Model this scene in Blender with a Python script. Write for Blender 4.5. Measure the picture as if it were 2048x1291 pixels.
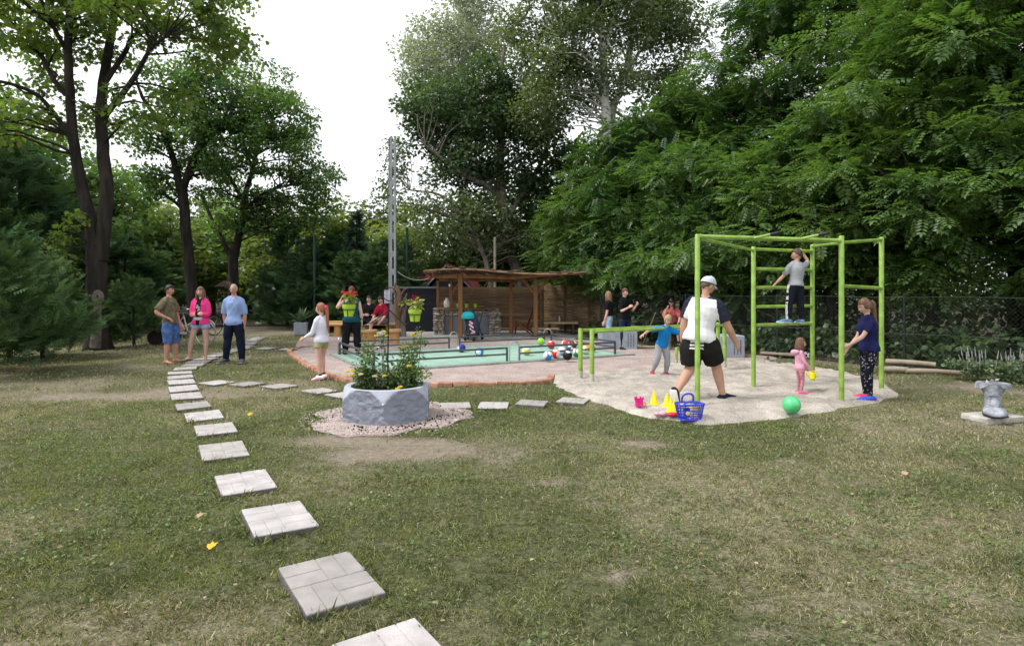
import bpy, bmesh, math, random
import numpy as np
from mathutils import Vector, Matrix, geometry

for o in list(bpy.data.objects):
    bpy.data.objects.remove(o)
SC = bpy.context.scene
COL = SC.collection
rng = np.random.default_rng(7)
random.seed(7)
R = math.radians

# ------------------------------------------------------------------ camera
F, CH, HY = 1200.0, 1.6, 580.0        # focal length in px of the 2048 px frame, eye height, horizon row
cam = bpy.data.cameras.new('camera')
camo = bpy.data.objects.new('camera', cam)
COL.objects.link(camo)
camo.location = (0, 0, CH)
camo.rotation_euler = (R(90), 0, 0)
cam.sensor_width = 36.0
cam.lens = F / 2048 * 36
cam.shift_y = -65.5 / 2048
cam.clip_end = 1500
cam.clip_start = 0.05
SC.camera = camo

# ------------------------------------------------------------------ sky, sun, exposure
SUN_EL, SUN_AZ = R(56), R(-100)        # azimuth measured from +Y (into the picture) towards +X
world = bpy.data.worlds.new('World')
SC.world = world
world.use_nodes = True
nt = world.node_tree
bg = nt.nodes['Background']
sky = nt.nodes.new('ShaderNodeTexSky')
sky.sky_type = 'NISHITA'
sky.sun_disc = False
sky.sun_elevation = SUN_EL
sky.sun_rotation = SUN_AZ
sky.air_density = 1.0
sky.dust_density = 4.0
sky.ozone_density = 1.0
hsv = nt.nodes.new('ShaderNodeHueSaturation')
hsv.inputs['Saturation'].default_value = 0.12
cloud = nt.nodes.new('ShaderNodeMix')          # an even white overcast in front of the blue
cloud.data_type = 'RGBA'
cloud.inputs['Factor'].default_value = 0.62
cloud.inputs['B'].default_value = (7.6, 7.8, 8.1, 1)
nt.links.new(sky.outputs[0], hsv.inputs['Color'])
nt.links.new(hsv.outputs[0], cloud.inputs['A'])
nt.links.new(cloud.outputs['Result'], bg.inputs['Color'])
bg.inputs['Strength'].default_value = 0.12
sl = bpy.data.lights.new('sun', 'SUN')
sl.energy = 1.5
sl.angle = R(14)
sl.color = (1.0, 0.96, 0.9)
so = bpy.data.objects.new('sun', sl)
COL.objects.link(so)
sdir = Vector((math.sin(SUN_AZ) * math.cos(SUN_EL), math.cos(SUN_AZ) * math.cos(SUN_EL), math.sin(SUN_EL)))
so.rotation_euler = sdir.to_track_quat('Z', 'Y').to_euler()
so.location = sdir * 30
SC.view_settings.view_transform = 'Standard'
SC.view_settings.look = 'None'
SC.view_settings.exposure = 0.88
SC.view_settings.gamma = 1
SC.view_settings.use_curve_mapping = False
cy = SC.cycles
cy.use_denoising = True
cy.max_bounces = 6
cy.diffuse_bounces = 3
cy.glossy_bounces = 2
cy.transmission_bounces = 4
cy.transparent_max_bounces = 8
cy.use_adaptive_sampling = True
cy.adaptive_threshold = 0.02
cy.caustics_reflective = False
cy.caustics_refractive = False


# ------------------------------------------------------------------ helpers
def G(x, y, z=0.0):
    """the point of the horizontal plane at height z that is seen at pixel (x, y) of the 2048 px frame"""
    D = F * (CH - z) / (y - HY)
    return Vector(((x - 1024) * D / F, D, z))


def A(x, y, D):
    """the point at distance D seen at pixel (x, y)"""
    return Vector(((x - 1024) * D / F, D, CH - (y - HY) * D / F))


def tag(o, label=None, cat=None, group=None, kind=None):
    if label: o['label'] = label
    if cat: o['category'] = cat
    if group: o['group'] = group
    if kind: o['kind'] = kind
    return o


def empty(name, loc, label, cat, group=None, rz=0.0):
    o = bpy.data.objects.new(name, None)
    o.empty_display_size = 0.1
    COL.objects.link(o)
    o.location = loc
    o.rotation_euler = (0, 0, rz)
    return tag(o, label, cat, group)


def copy_tree(o, parent=None):
    c = o.copy()
    COL.objects.link(c)
    c.parent = parent
    for ch in list(o.children):
        copy_tree(ch, c)
    return c


def link(name, me, parent=None):
    o = bpy.data.objects.new(name, me)
    COL.objects.link(o)
    if parent is not None: o.parent = parent
    return o


# ---- noise in numpy (value noise, fbm)
_perm = np.random.default_rng(99).random(65536)


def vnoise(p):
    p = np.asarray(p, float)
    i = np.floor(p).astype(np.int64)
    f = p - i
    f = f * f * (3 - 2 * f)
    n = p.shape[-1]
    out = np.zeros(p.shape[:-1])
    for c in range(1 << n):
        w = np.ones(p.shape[:-1])
        h = np.zeros(p.shape[:-1], np.int64)
        for k in range(n):
            b = (c >> k) & 1
            w = w * (f[..., k] if b else 1 - f[..., k])
            h = h * 374761 + (i[..., k] + b) * [73856093, 19349663, 83492791][k]
        h = (h ^ (h >> 13)) * 1274126177
        out += w * _perm[(h ^ (h >> 16)) & 65535]
    return out


def fbm(p, o=4):
    p = np.asarray(p, float)
    s, a, t = 0, 0.5, 0
    for k in range(o):
        s = s + a * vnoise(p * 2 ** k + 17.3 * k)
        t += a
        a *= 0.5
    return s / t


# ---- materials
MATS = {}


def M(name, col, rough=0.75, var=0.15, scale=6.0, bump=0.0, bscale=60.0, metal=0.0, col2=None, stretch=None, spec=0.3, detail=4.0, coat=0.0, world=False):
    if name in MATS: return MATS[name]
    m = bpy.data.materials.new(name)
    m.use_nodes = True
    t = m.node_tree
    b = t.nodes['Principled BSDF']
    b.inputs['Roughness'].default_value = rough
    b.inputs['Metallic'].default_value = metal
    b.inputs['Specular IOR Level'].default_value = spec
    b.inputs['Coat Weight'].default_value = coat
    tc = t.nodes.new('ShaderNodeTexCoord')
    vec = tc.outputs['Object'] if not world else t.nodes.new('ShaderNodeNewGeometry').outputs['Position']
    if stretch:
        mp = t.nodes.new('ShaderNodeMapping')
        mp.inputs['Scale'].default_value = stretch
        t.links.new(vec, mp.inputs['Vector'])
        vec = mp.outputs[0]
    n = t.nodes.new('ShaderNodeTexNoise')
    n.inputs['Scale'].default_value = scale
    n.inputs['Detail'].default_value = detail
    t.links.new(vec, n.inputs['Vector'])
    mx = t.nodes.new('ShaderNodeMix')
    mx.data_type = 'RGBA'
    rp = t.nodes.new('ShaderNodeMapRange')
    rp.inputs['From Min'].default_value = 0.32
    rp.inputs['From Max'].default_value = 0.68
    t.links.new(n.outputs['Fac'], rp.inputs['Value'])
    t.links.new(rp.outputs[0], mx.inputs['Factor'])
    if col2 is None:
        a = [c * (1 - var) for c in col]
        d = [min(1, c * (1 + var)) for c in col]
    else:
        a, d = col, col2
    mx.inputs['A'].default_value = (*a, 1)
    mx.inputs['B'].default_value = (*d, 1)
    t.links.new(mx.outputs['Result'], b.inputs['Base Color'])
    if bump:
        n2 = t.nodes.new('ShaderNodeTexNoise')
        n2.inputs['Scale'].default_value = bscale
        n2.inputs['Detail'].default_value = 3
        t.links.new(vec, n2.inputs['Vector'])
        bp = t.nodes.new('ShaderNodeBump')
        bp.inputs['Strength'].default_value = bump
        bp.inputs['Distance'].default_value = 0.02
        t.links.new(n2.outputs['Fac'], bp.inputs['Height'])
        t.links.new(bp.outputs[0], b.inputs['Normal'])
    MATS[name] = m
    return m


def leafmat(name, c1, c2, trans=0.35, yellow=None, gloss=0.04, nscale=0.6, rnd=0.55):
    """leaf: diffuse front, light shining through, colour differing from leaf to leaf and from bough to bough"""
    if name in MATS: return MATS[name]
    m = bpy.data.materials.new(name)
    m.use_nodes = True
    t = m.node_tree
    for n in list(t.nodes): t.nodes.remove(n)
    out = t.nodes.new('ShaderNodeOutputMaterial')
    ge = t.nodes.new('ShaderNodeNewGeometry')
    no = t.nodes.new('ShaderNodeTexNoise')
    no.inputs['Scale'].default_value = nscale
    no.inputs['Detail'].default_value = 2
    t.links.new(ge.outputs['Position'], no.inputs['Vector'])
    ad = t.nodes.new('ShaderNodeMath'); ad.operation = 'MULTIPLY_ADD'
    ad.inputs[1].default_value = rnd; ad.inputs[2].default_value = -rnd / 2
    t.links.new(ge.outputs['Random Per Island'], ad.inputs[0])
    a2 = t.nodes.new('ShaderNodeMath'); a2.operation = 'MULTIPLY_ADD'
    a2.inputs[1].default_value = 2.2; a2.inputs[2].default_value = -0.6
    t.links.new(no.outputs['Fac'], a2.inputs[0])
    a3 = t.nodes.new('ShaderNodeMath'); a3.operation = 'ADD'; a3.use_clamp = True
    t.links.new(ad.outputs[0], a3.inputs[0]); t.links.new(a2.outputs[0], a3.inputs[1])
    oi = t.nodes.new('ShaderNodeObjectInfo')
    a4 = t.nodes.new('ShaderNodeMath'); a4.operation = 'MULTIPLY_ADD'; a4.inputs[1].default_value = 0.36; a4.inputs[2].default_value = -0.18
    t.links.new(oi.outputs['Random'], a4.inputs[0])
    a5 = t.nodes.new('ShaderNodeMath'); a5.operation = 'ADD'; a5.use_clamp = True
    t.links.new(a3.outputs[0], a5.inputs[0]); t.links.new(a4.outputs[0], a5.inputs[1])
    mx = t.nodes.new('ShaderNodeMix'); mx.data_type = 'RGBA'
    mx.inputs['A'].default_value = (*c1, 1); mx.inputs['B'].default_value = (*c2, 1)
    t.links.new(a5.outputs[0], mx.inputs['Factor'])
    col = mx.outputs['Result']
    if yellow:
        gt = t.nodes.new('ShaderNodeMath'); gt.operation = 'GREATER_THAN'; gt.inputs[1].default_value = 0.965
        t.links.new(ge.outputs['Random Per Island'], gt.inputs[0])
        m2 = t.nodes.new('ShaderNodeMix'); m2.data_type = 'RGBA'
        m2.inputs['B'].default_value = (*yellow, 1)
        t.links.new(gt.outputs[0], m2.inputs['Factor']); t.links.new(col, m2.inputs['A'])
        col = m2.outputs['Result']
    df = t.nodes.new('ShaderNodeBsdfDiffuse')
    tr = t.nodes.new('ShaderNodeBsdfTranslucent')
    br = t.nodes.new('ShaderNodeMix'); br.data_type = 'RGBA'; br.blend_type = 'MULTIPLY'
    br.inputs['Factor'].default_value = 1
    br.inputs['B'].default_value = (1.25, 1.3, 0.55, 1)
    t.links.new(col, br.inputs['A'])
    t.links.new(col, df.inputs['Color']); t.links.new(br.outputs['Result'], tr.inputs['Color'])
    ms = t.nodes.new('ShaderNodeMixShader'); ms.inputs[0].default_value = trans
    t.links.new(df.outputs[0], ms.inputs[1]); t.links.new(tr.outputs[0], ms.inputs[2])
    sh = ms.outputs[0]
    if gloss:
        gl = t.nodes.new('ShaderNodeBsdfGlossy'); gl.inputs['Roughness'].default_value = 0.45
        m3 = t.nodes.new('ShaderNodeMixShader'); m3.inputs[0].default_value = gloss
        t.links.new(sh, m3.inputs[1]); t.links.new(gl.outputs[0], m3.inputs[2])
        sh = m3.outputs[0]
    t.links.new(sh, out.inputs['Surface'])
    MATS[name] = m
    return m


# ---- mesh building
def rotm(axis, ang):
    return np.array(Matrix.Rotation(ang, 3, axis))


class MB:
    def __init__(s):
        s.v, s.f, s.m = [], [], []

    def add(s, V, Fc, mi=0):
        o = len(s.v)
        s.v += [(float(p[0]), float(p[1]), float(p[2])) for p in V]
        s.f += [tuple(i + o for i in f) for f in Fc]
        s.m += [mi] * len(Fc)
        return s

    def box(s, c, size, mi=0, rot=None):
        hx, hy, hz = size[0] / 2, size[1] / 2, size[2] / 2
        V = np.array([(x, y, z) for z in (-hz, hz) for y in (-hy, hy) for x in (-hx, hx)])
        if rot is not None: V = V @ np.asarray(rot).T
        V = V + np.asarray(c, float)
        return s.add(V, [(0, 2, 3, 1), (4, 5, 7, 6), (0, 1, 5, 4), (1, 3, 7, 5), (3, 2, 6, 7), (2, 0, 4, 6)], mi)

    def tube(s, P, r, n=8, mi=0, cap=True, rx=None, side=None, rnd=False):
        """a swept tube; r one radius or one for each point; rx (second radius) and side make it elliptic; rnd rounds the ends"""
        P = [np.asarray(p, float) for p in P]
        k = len(P)
        r = [r] * k if np.isscalar(r) else list(r)
        ry = r if rx is None else ([rx] * k if np.isscalar(rx) else list(rx))
        if rnd:
            d0 = P[0] - P[1]; d0 /= np.linalg.norm(d0) + 1e-9
            d1 = P[-1] - P[-2]; d1 /= np.linalg.norm(d1) + 1e-9
            e0 = [(0.95, 0.3), (0.7, 0.7)]
            a = [(P[0] + d0 * min(r[0], ry[0]) * h, r[0] * q, ry[0] * q) for h, q in ((0.92, 0.38), (0.65, 0.76))]
            b = [(P[-1] + d1 * min(r[-1], ry[-1]) * h, r[-1] * q, ry[-1] * q) for h, q in ((0.65, 0.76), (0.92, 0.38))]
            P = [x[0] for x in a] + P + [x[0] for x in b]
            r = [x[1] for x in a] + r + [x[1] for x in b]
            ry = [x[2] for x in a] + ry + [x[2] for x in b]
            k = len(P)
        T = []
        for i in range(k):
            d = P[min(i + 1, k - 1)] - P[max(i - 1, 0)]
            T.append(d / (np.linalg.norm(d) + 1e-9))
        if side is None:
            u = np.cross(T[0], (0, 0, 1))
            if np.linalg.norm(u) < 0.1: u = np.cross(T[0], (0, 1, 0))
        else:
            u = np.asarray(side, float)
        V = []
        for i in range(k):
            u = u - T[i] * np.dot(u, T[i])
            u = u / (np.linalg.norm(u) + 1e-9)
            w = np.cross(T[i], u)
            for j in range(n):
                a = 2 * math.pi * j / n
                V.append(P[i] + u * math.cos(a) * r[i] + w * math.sin(a) * ry[i])
        Fc = []
        for i in range(k - 1):
            for j in range(n):
                j2 = (j + 1) % n
                Fc.append((i * n + j, i * n + j2, (i + 1) * n + j2, (i + 1) * n + j))
        if cap:
            Fc.append(tuple(range(n - 1, -1, -1)))
            Fc.append(tuple((k - 1) * n + j for j in range(n)))
        return s.add(V, Fc, mi)

    def sphere(s, c, r, nu=16, nv=10, mi=0, rot=None):
        r = (r, r, r) if np.isscalar(r) else r
        V = [(0, 0, 1)]
        for i in range(1, nv):
            th = math.pi * i / nv
            for j in range(nu):
                a = 2 * math.pi * j / nu
                V.append((math.sin(th) * math.cos(a), math.sin(th) * math.sin(a), math.cos(th)))
        V.append((0, 0, -1))
        V = np.array(V) * np.asarray(r)
        if rot is not None: V = V @ np.asarray(rot).T
        Fc = [(0, 1 + j, 1 + (j + 1) % nu) for j in range(nu)]
        for i in range(nv - 2):
            for j in range(nu):
                a, b = 1 + i * nu + j, 1 + i * nu + (j + 1) % nu
                Fc.append((a, a + nu, b + nu, b))
        L = len(V) - 1
        o = 1 + (nv - 2) * nu
        Fc += [(o + j, L, o + (j + 1) % nu) for j in range(nu)]
        return s.add(V + np.asarray(c, float), Fc, mi)

    def lathe(s, prof, c=(0, 0, 0), n=24, mi=0, cap=True, rot=None):
        V = []
        for r_, z in prof:
            for j in range(n):
                a = 2 * math.pi * j / n
                V.append((r_ * math.cos(a), r_ * math.sin(a), z))
        V = np.array(V)
        if rot is not None: V = V @ np.asarray(rot).T
        Fc = []
        for i in range(len(prof) - 1):
            for j in range(n):
                j2 = (j + 1) % n
                Fc.append((i * n + j, i * n + j2, (i + 1) * n + j2, (i + 1) * n + j))
        if cap:
            Fc.append(tuple(range(n - 1, -1, -1)))
            Fc.append(tuple((len(prof) - 1) * n + j for j in range(n)))
        return s.add(V + np.asarray(c, float), Fc, mi)

    def prism(s, poly, z0, z1, mi=0, rot=None, c=(0, 0, 0)):
        n = len(poly)
        V = np.array([(x, y, z0) for x, y in poly] + [(x, y, z1) for x, y in poly], float)
        if rot is not None: V = V @ np.asarray(rot).T
        V = V + np.asarray(c, float)
        Fc = [tuple(range(n - 1, -1, -1)), tuple(range(n, 2 * n))] + [(i, (i + 1) % n, n + (i + 1) % n, n + i) for i in range(n)]
        return s.add(V, Fc, mi)

    def mesh(s, name, mats, smooth=False, bevel=0.0, angle=40, jitter=0.0):
        me = bpy.data.meshes.new(name)
        me.from_pydata(s.v, [], s.f)
        for m in (mats if isinstance(mats, (list, tuple)) else [mats]): me.materials.append(m)
        if any(s.m): me.polygons.foreach_set('material_index', s.m)
        if bevel:
            bm = bmesh.new(); bm.from_mesh(me)
            es = [e for e in bm.edges if len(e.link_faces) == 2 and e.calc_face_angle(0) > 0.5]
            bmesh.ops.bevel(bm, geom=es, offset=bevel, segments=1, affect='EDGES', clamp_overlap=True)
            bm.to_mesh(me); bm.free()
        if jitter:
            co = np.empty(len(me.vertices) * 3); me.vertices.foreach_get('co', co)
            me.vertices.foreach_set('co', co + rng.normal(0, jitter, len(co)))
        me.update()
        if smooth:
            me.polygons.foreach_set('use_smooth', [True] * len(me.polygons))
            me.set_sharp_from_angle(angle=R(angle))
        return me

    def build(s, name, mats, parent=None, **k):
        return link(name, s.mesh(name, mats, **k), parent)


def thing(name, mb, mats, loc, label, cat, group=None, rz=0.0, **k):
    """a thing that is one mesh"""
    o = mb.build(name, mats, None, **k)
    o.location = loc
    o.rotation_euler = (0, 0, rz)
    return tag(o, label, cat, group)


def mesh_np(name, V, Fq, mats, mi=None, smooth=False):
    """mesh from numpy arrays; Fq is (N, k) with one k"""
    V = np.asarray(V, np.float32); Fq = np.asarray(Fq, np.int32)
    me = bpy.data.meshes.new(name)
    n, k = Fq.shape
    me.vertices.add(len(V)); me.vertices.foreach_set('co', V.ravel())
    me.loops.add(n * k); me.loops.foreach_set('vertex_index', Fq.ravel())
    me.polygons.add(n)
    me.polygons.foreach_set('loop_start', np.arange(0, n * k, k, dtype=np.int32))
    me.polygons.foreach_set('loop_total', np.full(n, k, np.int32))
    for m in (mats if isinstance(mats, (list, tuple)) else [mats]): me.materials.append(m)
    if mi is not None: me.polygons.foreach_set('material_index', np.asarray(mi, np.int32))
    if smooth: me.polygons.foreach_set('use_smooth', np.ones(n, bool))
    me.update(calc_edges=True)
    return me


def unit(v):
    v = np.asarray(v, float)
    return v / (np.linalg.norm(v, axis=-1, keepdims=True) + 1e-9)


def stamp(tv, tf, pos, axis, nrm, scale):
    """copies of a template (its y along axis, its z along nrm) at pos, as one pair of arrays"""
    axis = unit(axis)
    x = unit(np.cross(axis, nrm))
    z = np.cross(x, axis)
    Rm = np.stack([x, axis, z], axis=-1)
    sc = np.asarray(scale)
    sc = sc[:, None, None] if sc.ndim == 1 else sc[:, None, :]
    V = np.einsum('nij,nkj->nki', Rm, np.asarray(tv)[None] * sc) + pos[:, None, :]
    nv = len(tv)
    Fc = np.asarray(tf)[None] + (np.arange(len(pos)) * nv)[:, None, None]
    return V.reshape(-1, 3), Fc.reshape(-1, np.asarray(tf).shape[1])


def catmull(P, n=6, closed=False):
    P = [np.asarray(p, float) for p in P]
    out = []
    k = len(P)
    for i in range(k if closed else k - 1):
        p0 = P[(i - 1) % k] if closed or i > 0 else P[i]
        p1, p2 = P[i], P[(i + 1) % k]
        p3 = P[(i + 2) % k] if closed or i + 2 < k else p2
        for j in range(n):
            t = j / n
            out.append(0.5 * (2 * p1 + (p2 - p0) * t + (2 * p0 - 5 * p1 + 4 * p2 - p3) * t * t + (3 * p1 - p0 - 3 * p2 + p3) * t ** 3))
    if not closed: out.append(P[-1])
    return out


def inside(poly, X, Y):
    poly = np.asarray(poly)[:, :2]
    c = np.zeros(np.shape(X), bool)
    j = len(poly) - 1
    for i in range(len(poly)):
        xi, yi = poly[i]; xj, yj = poly[j]
        if yi != yj:
            c ^= ((yi > Y) != (yj > Y)) & (X < (xj - xi) * (Y - yi) / (yj - yi) + xi)
        j = i
    return c

# ================================================================== THE SETTING
# outlines, in pixels of the frame and turned into metres on the ground
def gp(pts): return [tuple(G(x, y))[:2] for x, y in pts]


U = np.array((0.877, 0.481)); W = np.array((-0.481, 0.877))          # along and across the green pitch
FL = np.array(tuple(G(745, 746))[:2])
PL, PW = 6.2, 3.45
pitch_poly = [FL, FL + U * PL, FL + U * PL + W * PW, FL + W * PW]
gravel_poly = [p[:2] for p in catmull([np.array((*q, 0)) for q in gp([(578, 703), (592, 716), (616, 731), (645, 746), (680, 758), (740, 766),
    (850, 769), (960, 768), (1060, 766), (1110, 762), (1180, 760), (1260, 750), (1400, 735), (1560, 716), (1500, 708), (1380, 697), (1290, 690), (1180, 680),
    (1060, 678), (900, 677), (800, 675), (690, 672), (610, 674), (588, 686), (590, 697)])], 5, True)]
sand_poly = [p[:2] for p in catmull([np.array((*q, 0)) for q in gp([(1098, 752), (1112, 772), (1150, 791), (1210, 810), (1285, 832), (1350, 842), (1440, 848),
    (1560, 838), (1690, 818), (1770, 803), (1806, 790), (1795, 776), (1740, 757), (1660, 741), (1580, 728), (1500, 722), (1420, 722), (1300, 733), (1190, 744)])], 5, True)]
nut_c = np.array((-1.56, 7.52))
nutgravel_poly = [(nut_c[0] + 0.02 + (0.9 + 0.10 * math.sin(3 * a + 1) + 0.08 * math.sin(7 * a) + 0.04 * math.sin(13 * a)) * math.cos(a) * 1.06,
                   nut_c[1] + (0.9 + 0.10 * math.sin(2 * a) + 0.06 * math.sin(9 * a) + 0.04 * math.sin(17 * a + 2)) * math.sin(a) * 1.05) for a in np.linspace(0, 2 * math.pi, 60, endpoint=False)]

# bare and dry places: (px, py, half-width m, half-depth m, strength)
BARE = [(690, 880, 0.8, 0.35, 1.0), (790, 905, 1.0, 0.40, 1.0), (860, 890, 0.6, 0.35, 0.8), (230, 790, 2.6, 0.55, 0.8), (60, 765, 3.0, 0.9, 0.65), (250, 735, 2.2, 0.8, 0.6),
        (1295, 886, 0.35, 0.22, 1.1), (600, 880, 0.5, 0.3, 0.7), (545, 660, 4, 2.5, 0.9), (1900, 775, 1.5, 1.0, 0.6), (1960, 850, 1.0, 0.6, 0.55),
        (1100, 965, 0.3, 0.15, 0.8), (560, 1045, 0.25, 0.15, 0.5), (1750, 850, 0.8, 0.4, 0.3), (1620, 720, 3, 0.8, 0.7), (1150, 985, 0.4, 0.2, 0.4), (150, 850, 1.0, 0.4, 0.5),
        (330, 780, 0.5, 0.5, 0.7), (1500, 1210, 0.12, 0.08, 0.7), (1240, 1150, 0.1, 0.08, 0.6), (1530, 1270, 0.15, 0.08, 0.7), (1000, 900, 0.9, 0.3, 0.35), (700, 820, 0.6, 0.3, 0.4)]


def bare_at(X, Y):
    P = np.stack([X, Y], -1)
    b = np.zeros(np.shape(X))
    for px, py, a, d, s in BARE:
        c = G(px, py)
        b = np.maximum(b, s * np.exp(-((X - c.x) / a) ** 2 - ((Y - c.y) / d) ** 2))
    n = fbm(P * 1.3, 4)
    n2 = fbm(P * 5.0 + 50, 3)
    return np.clip(b * (0.55 + 0.9 * n) + (n - 0.62) * 1.6 * (n > 0.62) + (n2 - 0.66) * 2.2 * (n2 > 0.66), 0, 1)


def dry_at(X, Y):
    P = np.stack([X, Y], -1)
    return np.clip((fbm(P * 0.8 + 9, 4) - 0.42) * 3.4 + 0.10 + 0.25 * np.clip((X - 3.2) / 4, 0, 1) * (Y > 6), 0, 1)


def ragged(poly, amp, seed, step=.05):
    out = []
    n = len(poly)
    for i in range(n):
        a, b = np.array(poly[i]), np.array(poly[(i + 1) % n])
        k = max(1, int(np.linalg.norm(b - a) / step))
        d = b - a; nn = np.array((-d[1], d[0])) / (np.linalg.norm(d) + 1e-9)
        for j in range(k):
            p = a + d * j / k
            out.append(p + nn * ((float(fbm(p * 3.1 + seed, 3)) - .5) * 2.2 * amp + (float(vnoise(p * 17 + seed)) - .5) * amp * .5))
    return out


sand_poly = ragged(sand_poly, .10, 5)
nutgravel_poly = ragged(nutgravel_poly, .07, 8)


def lawn_material():
    m = bpy.data.materials.new('lawn_soil'); m.use_nodes = True
    t = m.node_tree; b = t.nodes['Principled BSDF']
    b.inputs['Roughness'].default_value = 0.95; b.inputs['Specular IOR Level'].default_value = 0.1
    at = t.nodes.new('ShaderNodeAttribute'); at.attribute_name = 'bare'
    ad = t.nodes.new('ShaderNodeAttribute'); ad.attribute_name = 'dry'
    ge = t.nodes.new('ShaderNodeNewGeometry')

    def noise(s, d=5):
        n = t.nodes.new('ShaderNodeTexNoise'); n.inputs['Scale'].default_value = s; n.inputs['Detail'].default_value = d
        n.inputs['Roughness'].default_value = 0.65
        t.links.new(ge.outputs['Position'], n.inputs['Vector']); return n.outputs['Fac']

    def mix(f, a, c):
        x = t.nodes.new('ShaderNodeMix'); x.data_type = 'RGBA'
        t.links.new(f, x.inputs['Factor'])
        for k, v in (('A', a), ('B', c)):
            if isinstance(v, tuple): x.inputs[k].default_value = (*v, 1)
            else: t.links.new(v, x.inputs[k])
        return x.outputs['Result']

    def ramp(v, lo, hi):
        r_ = t.nodes.new('ShaderNodeMapRange'); r_.inputs['From Min'].default_value = lo; r_.inputs['From Max'].default_value = hi
        t.links.new(v, r_.inputs['Value']); return r_.outputs[0]
    green = mix(ramp(noise(22), 0.35, 0.65), (0.042, 0.050, 0.022), (0.150, 0.160, 0.078))
    straw = mix(ramp(noise(30), 0.35, 0.65), (0.125, 0.108, 0.068), (0.34, 0.305, 0.21))
    soil = mix(ramp(noise(14), 0.3, 0.7), (0.20, 0.165, 0.125), (0.36, 0.31, 0.25))
    dr = t.nodes.new('ShaderNodeMath'); dr.operation = 'ADD'; dr.use_clamp = True
    r1 = ramp(noise(60), 0.38, 0.72)
    sub = t.nodes.new('ShaderNodeMath'); sub.operation = 'MULTIPLY_ADD'; sub.inputs[1].default_value = 0.8; sub.inputs[2].default_value = -0.4
    t.links.new(r1, sub.inputs[0])
    t.links.new(ad.outputs['Fac'], dr.inputs[0]); t.links.new(sub.outputs[0], dr.inputs[1])
    g2 = mix(dr.outputs[0], green, straw)
    br = t.nodes.new('ShaderNodeMath'); br.operation = 'ADD'; br.use_clamp = True
    t.links.new(at.outputs['Fac'], br.inputs[0]); t.links.new(sub.outputs[0], br.inputs[1])
    col = mix(ramp(br.outputs[0], 0.25, 0.75), g2, soil)
    dk = ramp(noise(160, 3), 0.3, 0.62)                     # the dark gaps between tufts
    x = t.nodes.new('ShaderNodeMix'); x.data_type = 'RGBA'; x.blend_type = 'MULTIPLY'; x.inputs['Factor'].default_value = 1
    t.links.new(col, x.inputs['A'])
    t.links.new(mix(dk, (0.62, 0.6, 0.55), (1.1, 1.1, 1.1)), x.inputs['B'])
    t.links.new(x.outputs['Result'], b.inputs['Base Color'])
    bp = t.nodes.new('ShaderNodeBump'); bp.inputs['Strength'].default_value = 0.9; bp.inputs['Distance'].default_value = 0.03
    t.links.new(noise(55, 5), bp.inputs['Height']); t.links.new(bp.outputs[0], b.inputs['Normal'])
    return m


def ground_h(X, Y):
    P = np.stack([X, Y], -1)
    return (fbm(P * 0.9 + 3, 3) - 0.5) * 0.035 * np.clip((Y - 1) / 3, 0.3, 1)


xs = np.concatenate([-np.geomspace(400, 17, 14), np.linspace(-16, 16, 240), np.geomspace(17, 400, 14)])
ys = np.concatenate([np.linspace(-60, 1.0, 8), np.linspace(1.5, 24, 190), np.geomspace(25, 900, 16)])
gx, gy = np.meshgrid(xs, ys)
gz = ground_h(gx, gy) * (np.abs(gx) < 16.5) * (gy > 1.2) * (gy < 24.5) - 0.012
V = np.stack([gx, gy, gz], -1).reshape(-1, 3)
nx, ny = len(xs), len(ys)
ii = (np.arange(ny - 1)[:, None] * nx + np.arange(nx - 1)[None]).ravel()
gm = mesh_np('ground', V, np.stack([ii, ii + 1, ii + nx + 1, ii + nx], -1), lawn_material(), smooth=True)
for nm, fn in (('bare', bare_at), ('dry', dry_at)):
    a = gm.attributes.new(nm, 'FLOAT', 'POINT')
    a.data.foreach_set('value', fn(V[:, 0], V[:, 1]).astype(np.float32))
tag(link('ground', gm), 'patchy dry lawn reaching under the trees all round', kind='structure')


def patch(name, poly, spacing, hfun, mat, label):
    """a sheet with the given outline and real relief"""
    poly = [Vector((float(p[0]), float(p[1]))) for p in poly]
    P = np.array([(p.x, p.y) for p in poly])
    X, Y = np.meshgrid(np.arange(P[:, 0].min(), P[:, 0].max(), spacing), np.arange(P[:, 1].min(), P[:, 1].max(), spacing))
    X = X + rng.uniform(-.3, .3, X.shape) * spacing; Y = Y + rng.uniform(-.3, .3, X.shape) * spacing
    k = inside(P, X, Y)
    pts = poly + [Vector((float(a), float(b))) for a, b in zip(X[k], Y[k])]
    n = len(poly)
    vv, _, ff, *_r = geometry.delaunay_2d_cdt(pts, [(i, (i + 1) % n) for i in range(n)], [], 1, 1e-5)
    vv = np.array([(p.x, p.y) for p in vv])
    dist = np.full(len(vv), 9.0)
    for i in range(n):
        a, b = P[i], P[(i + 1) % n]
        d = b - a
        t = np.clip(((vv - a) @ d) / (d @ d + 1e-12), 0, 1)
        dist = np.minimum(dist, np.linalg.norm(vv - a - t[:, None] * d, axis=1))
    q = np.clip(dist / 0.16, 0, 1); q = q * q * (3 - 2 * q)
    z = ground_h(vv[:, 0], vv[:, 1]) - 0.012 - 0.02 * (1 - q) + q * np.maximum(hfun(vv[:, 0], vv[:, 1]), 0.012)
    me = bpy.data.meshes.new(name)
    me.from_pydata(np.column_stack([vv, z]).tolist(), [], [tuple(f) for f in ff])
    me.materials.append(mat)
    me.update()
    for p in me.polygons: p.use_smooth = True
    if len(me.polygons) and me.polygons[0].normal.z < 0: me.flip_normals()
    return tag(link(name, me), label, kind='structure')


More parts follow.
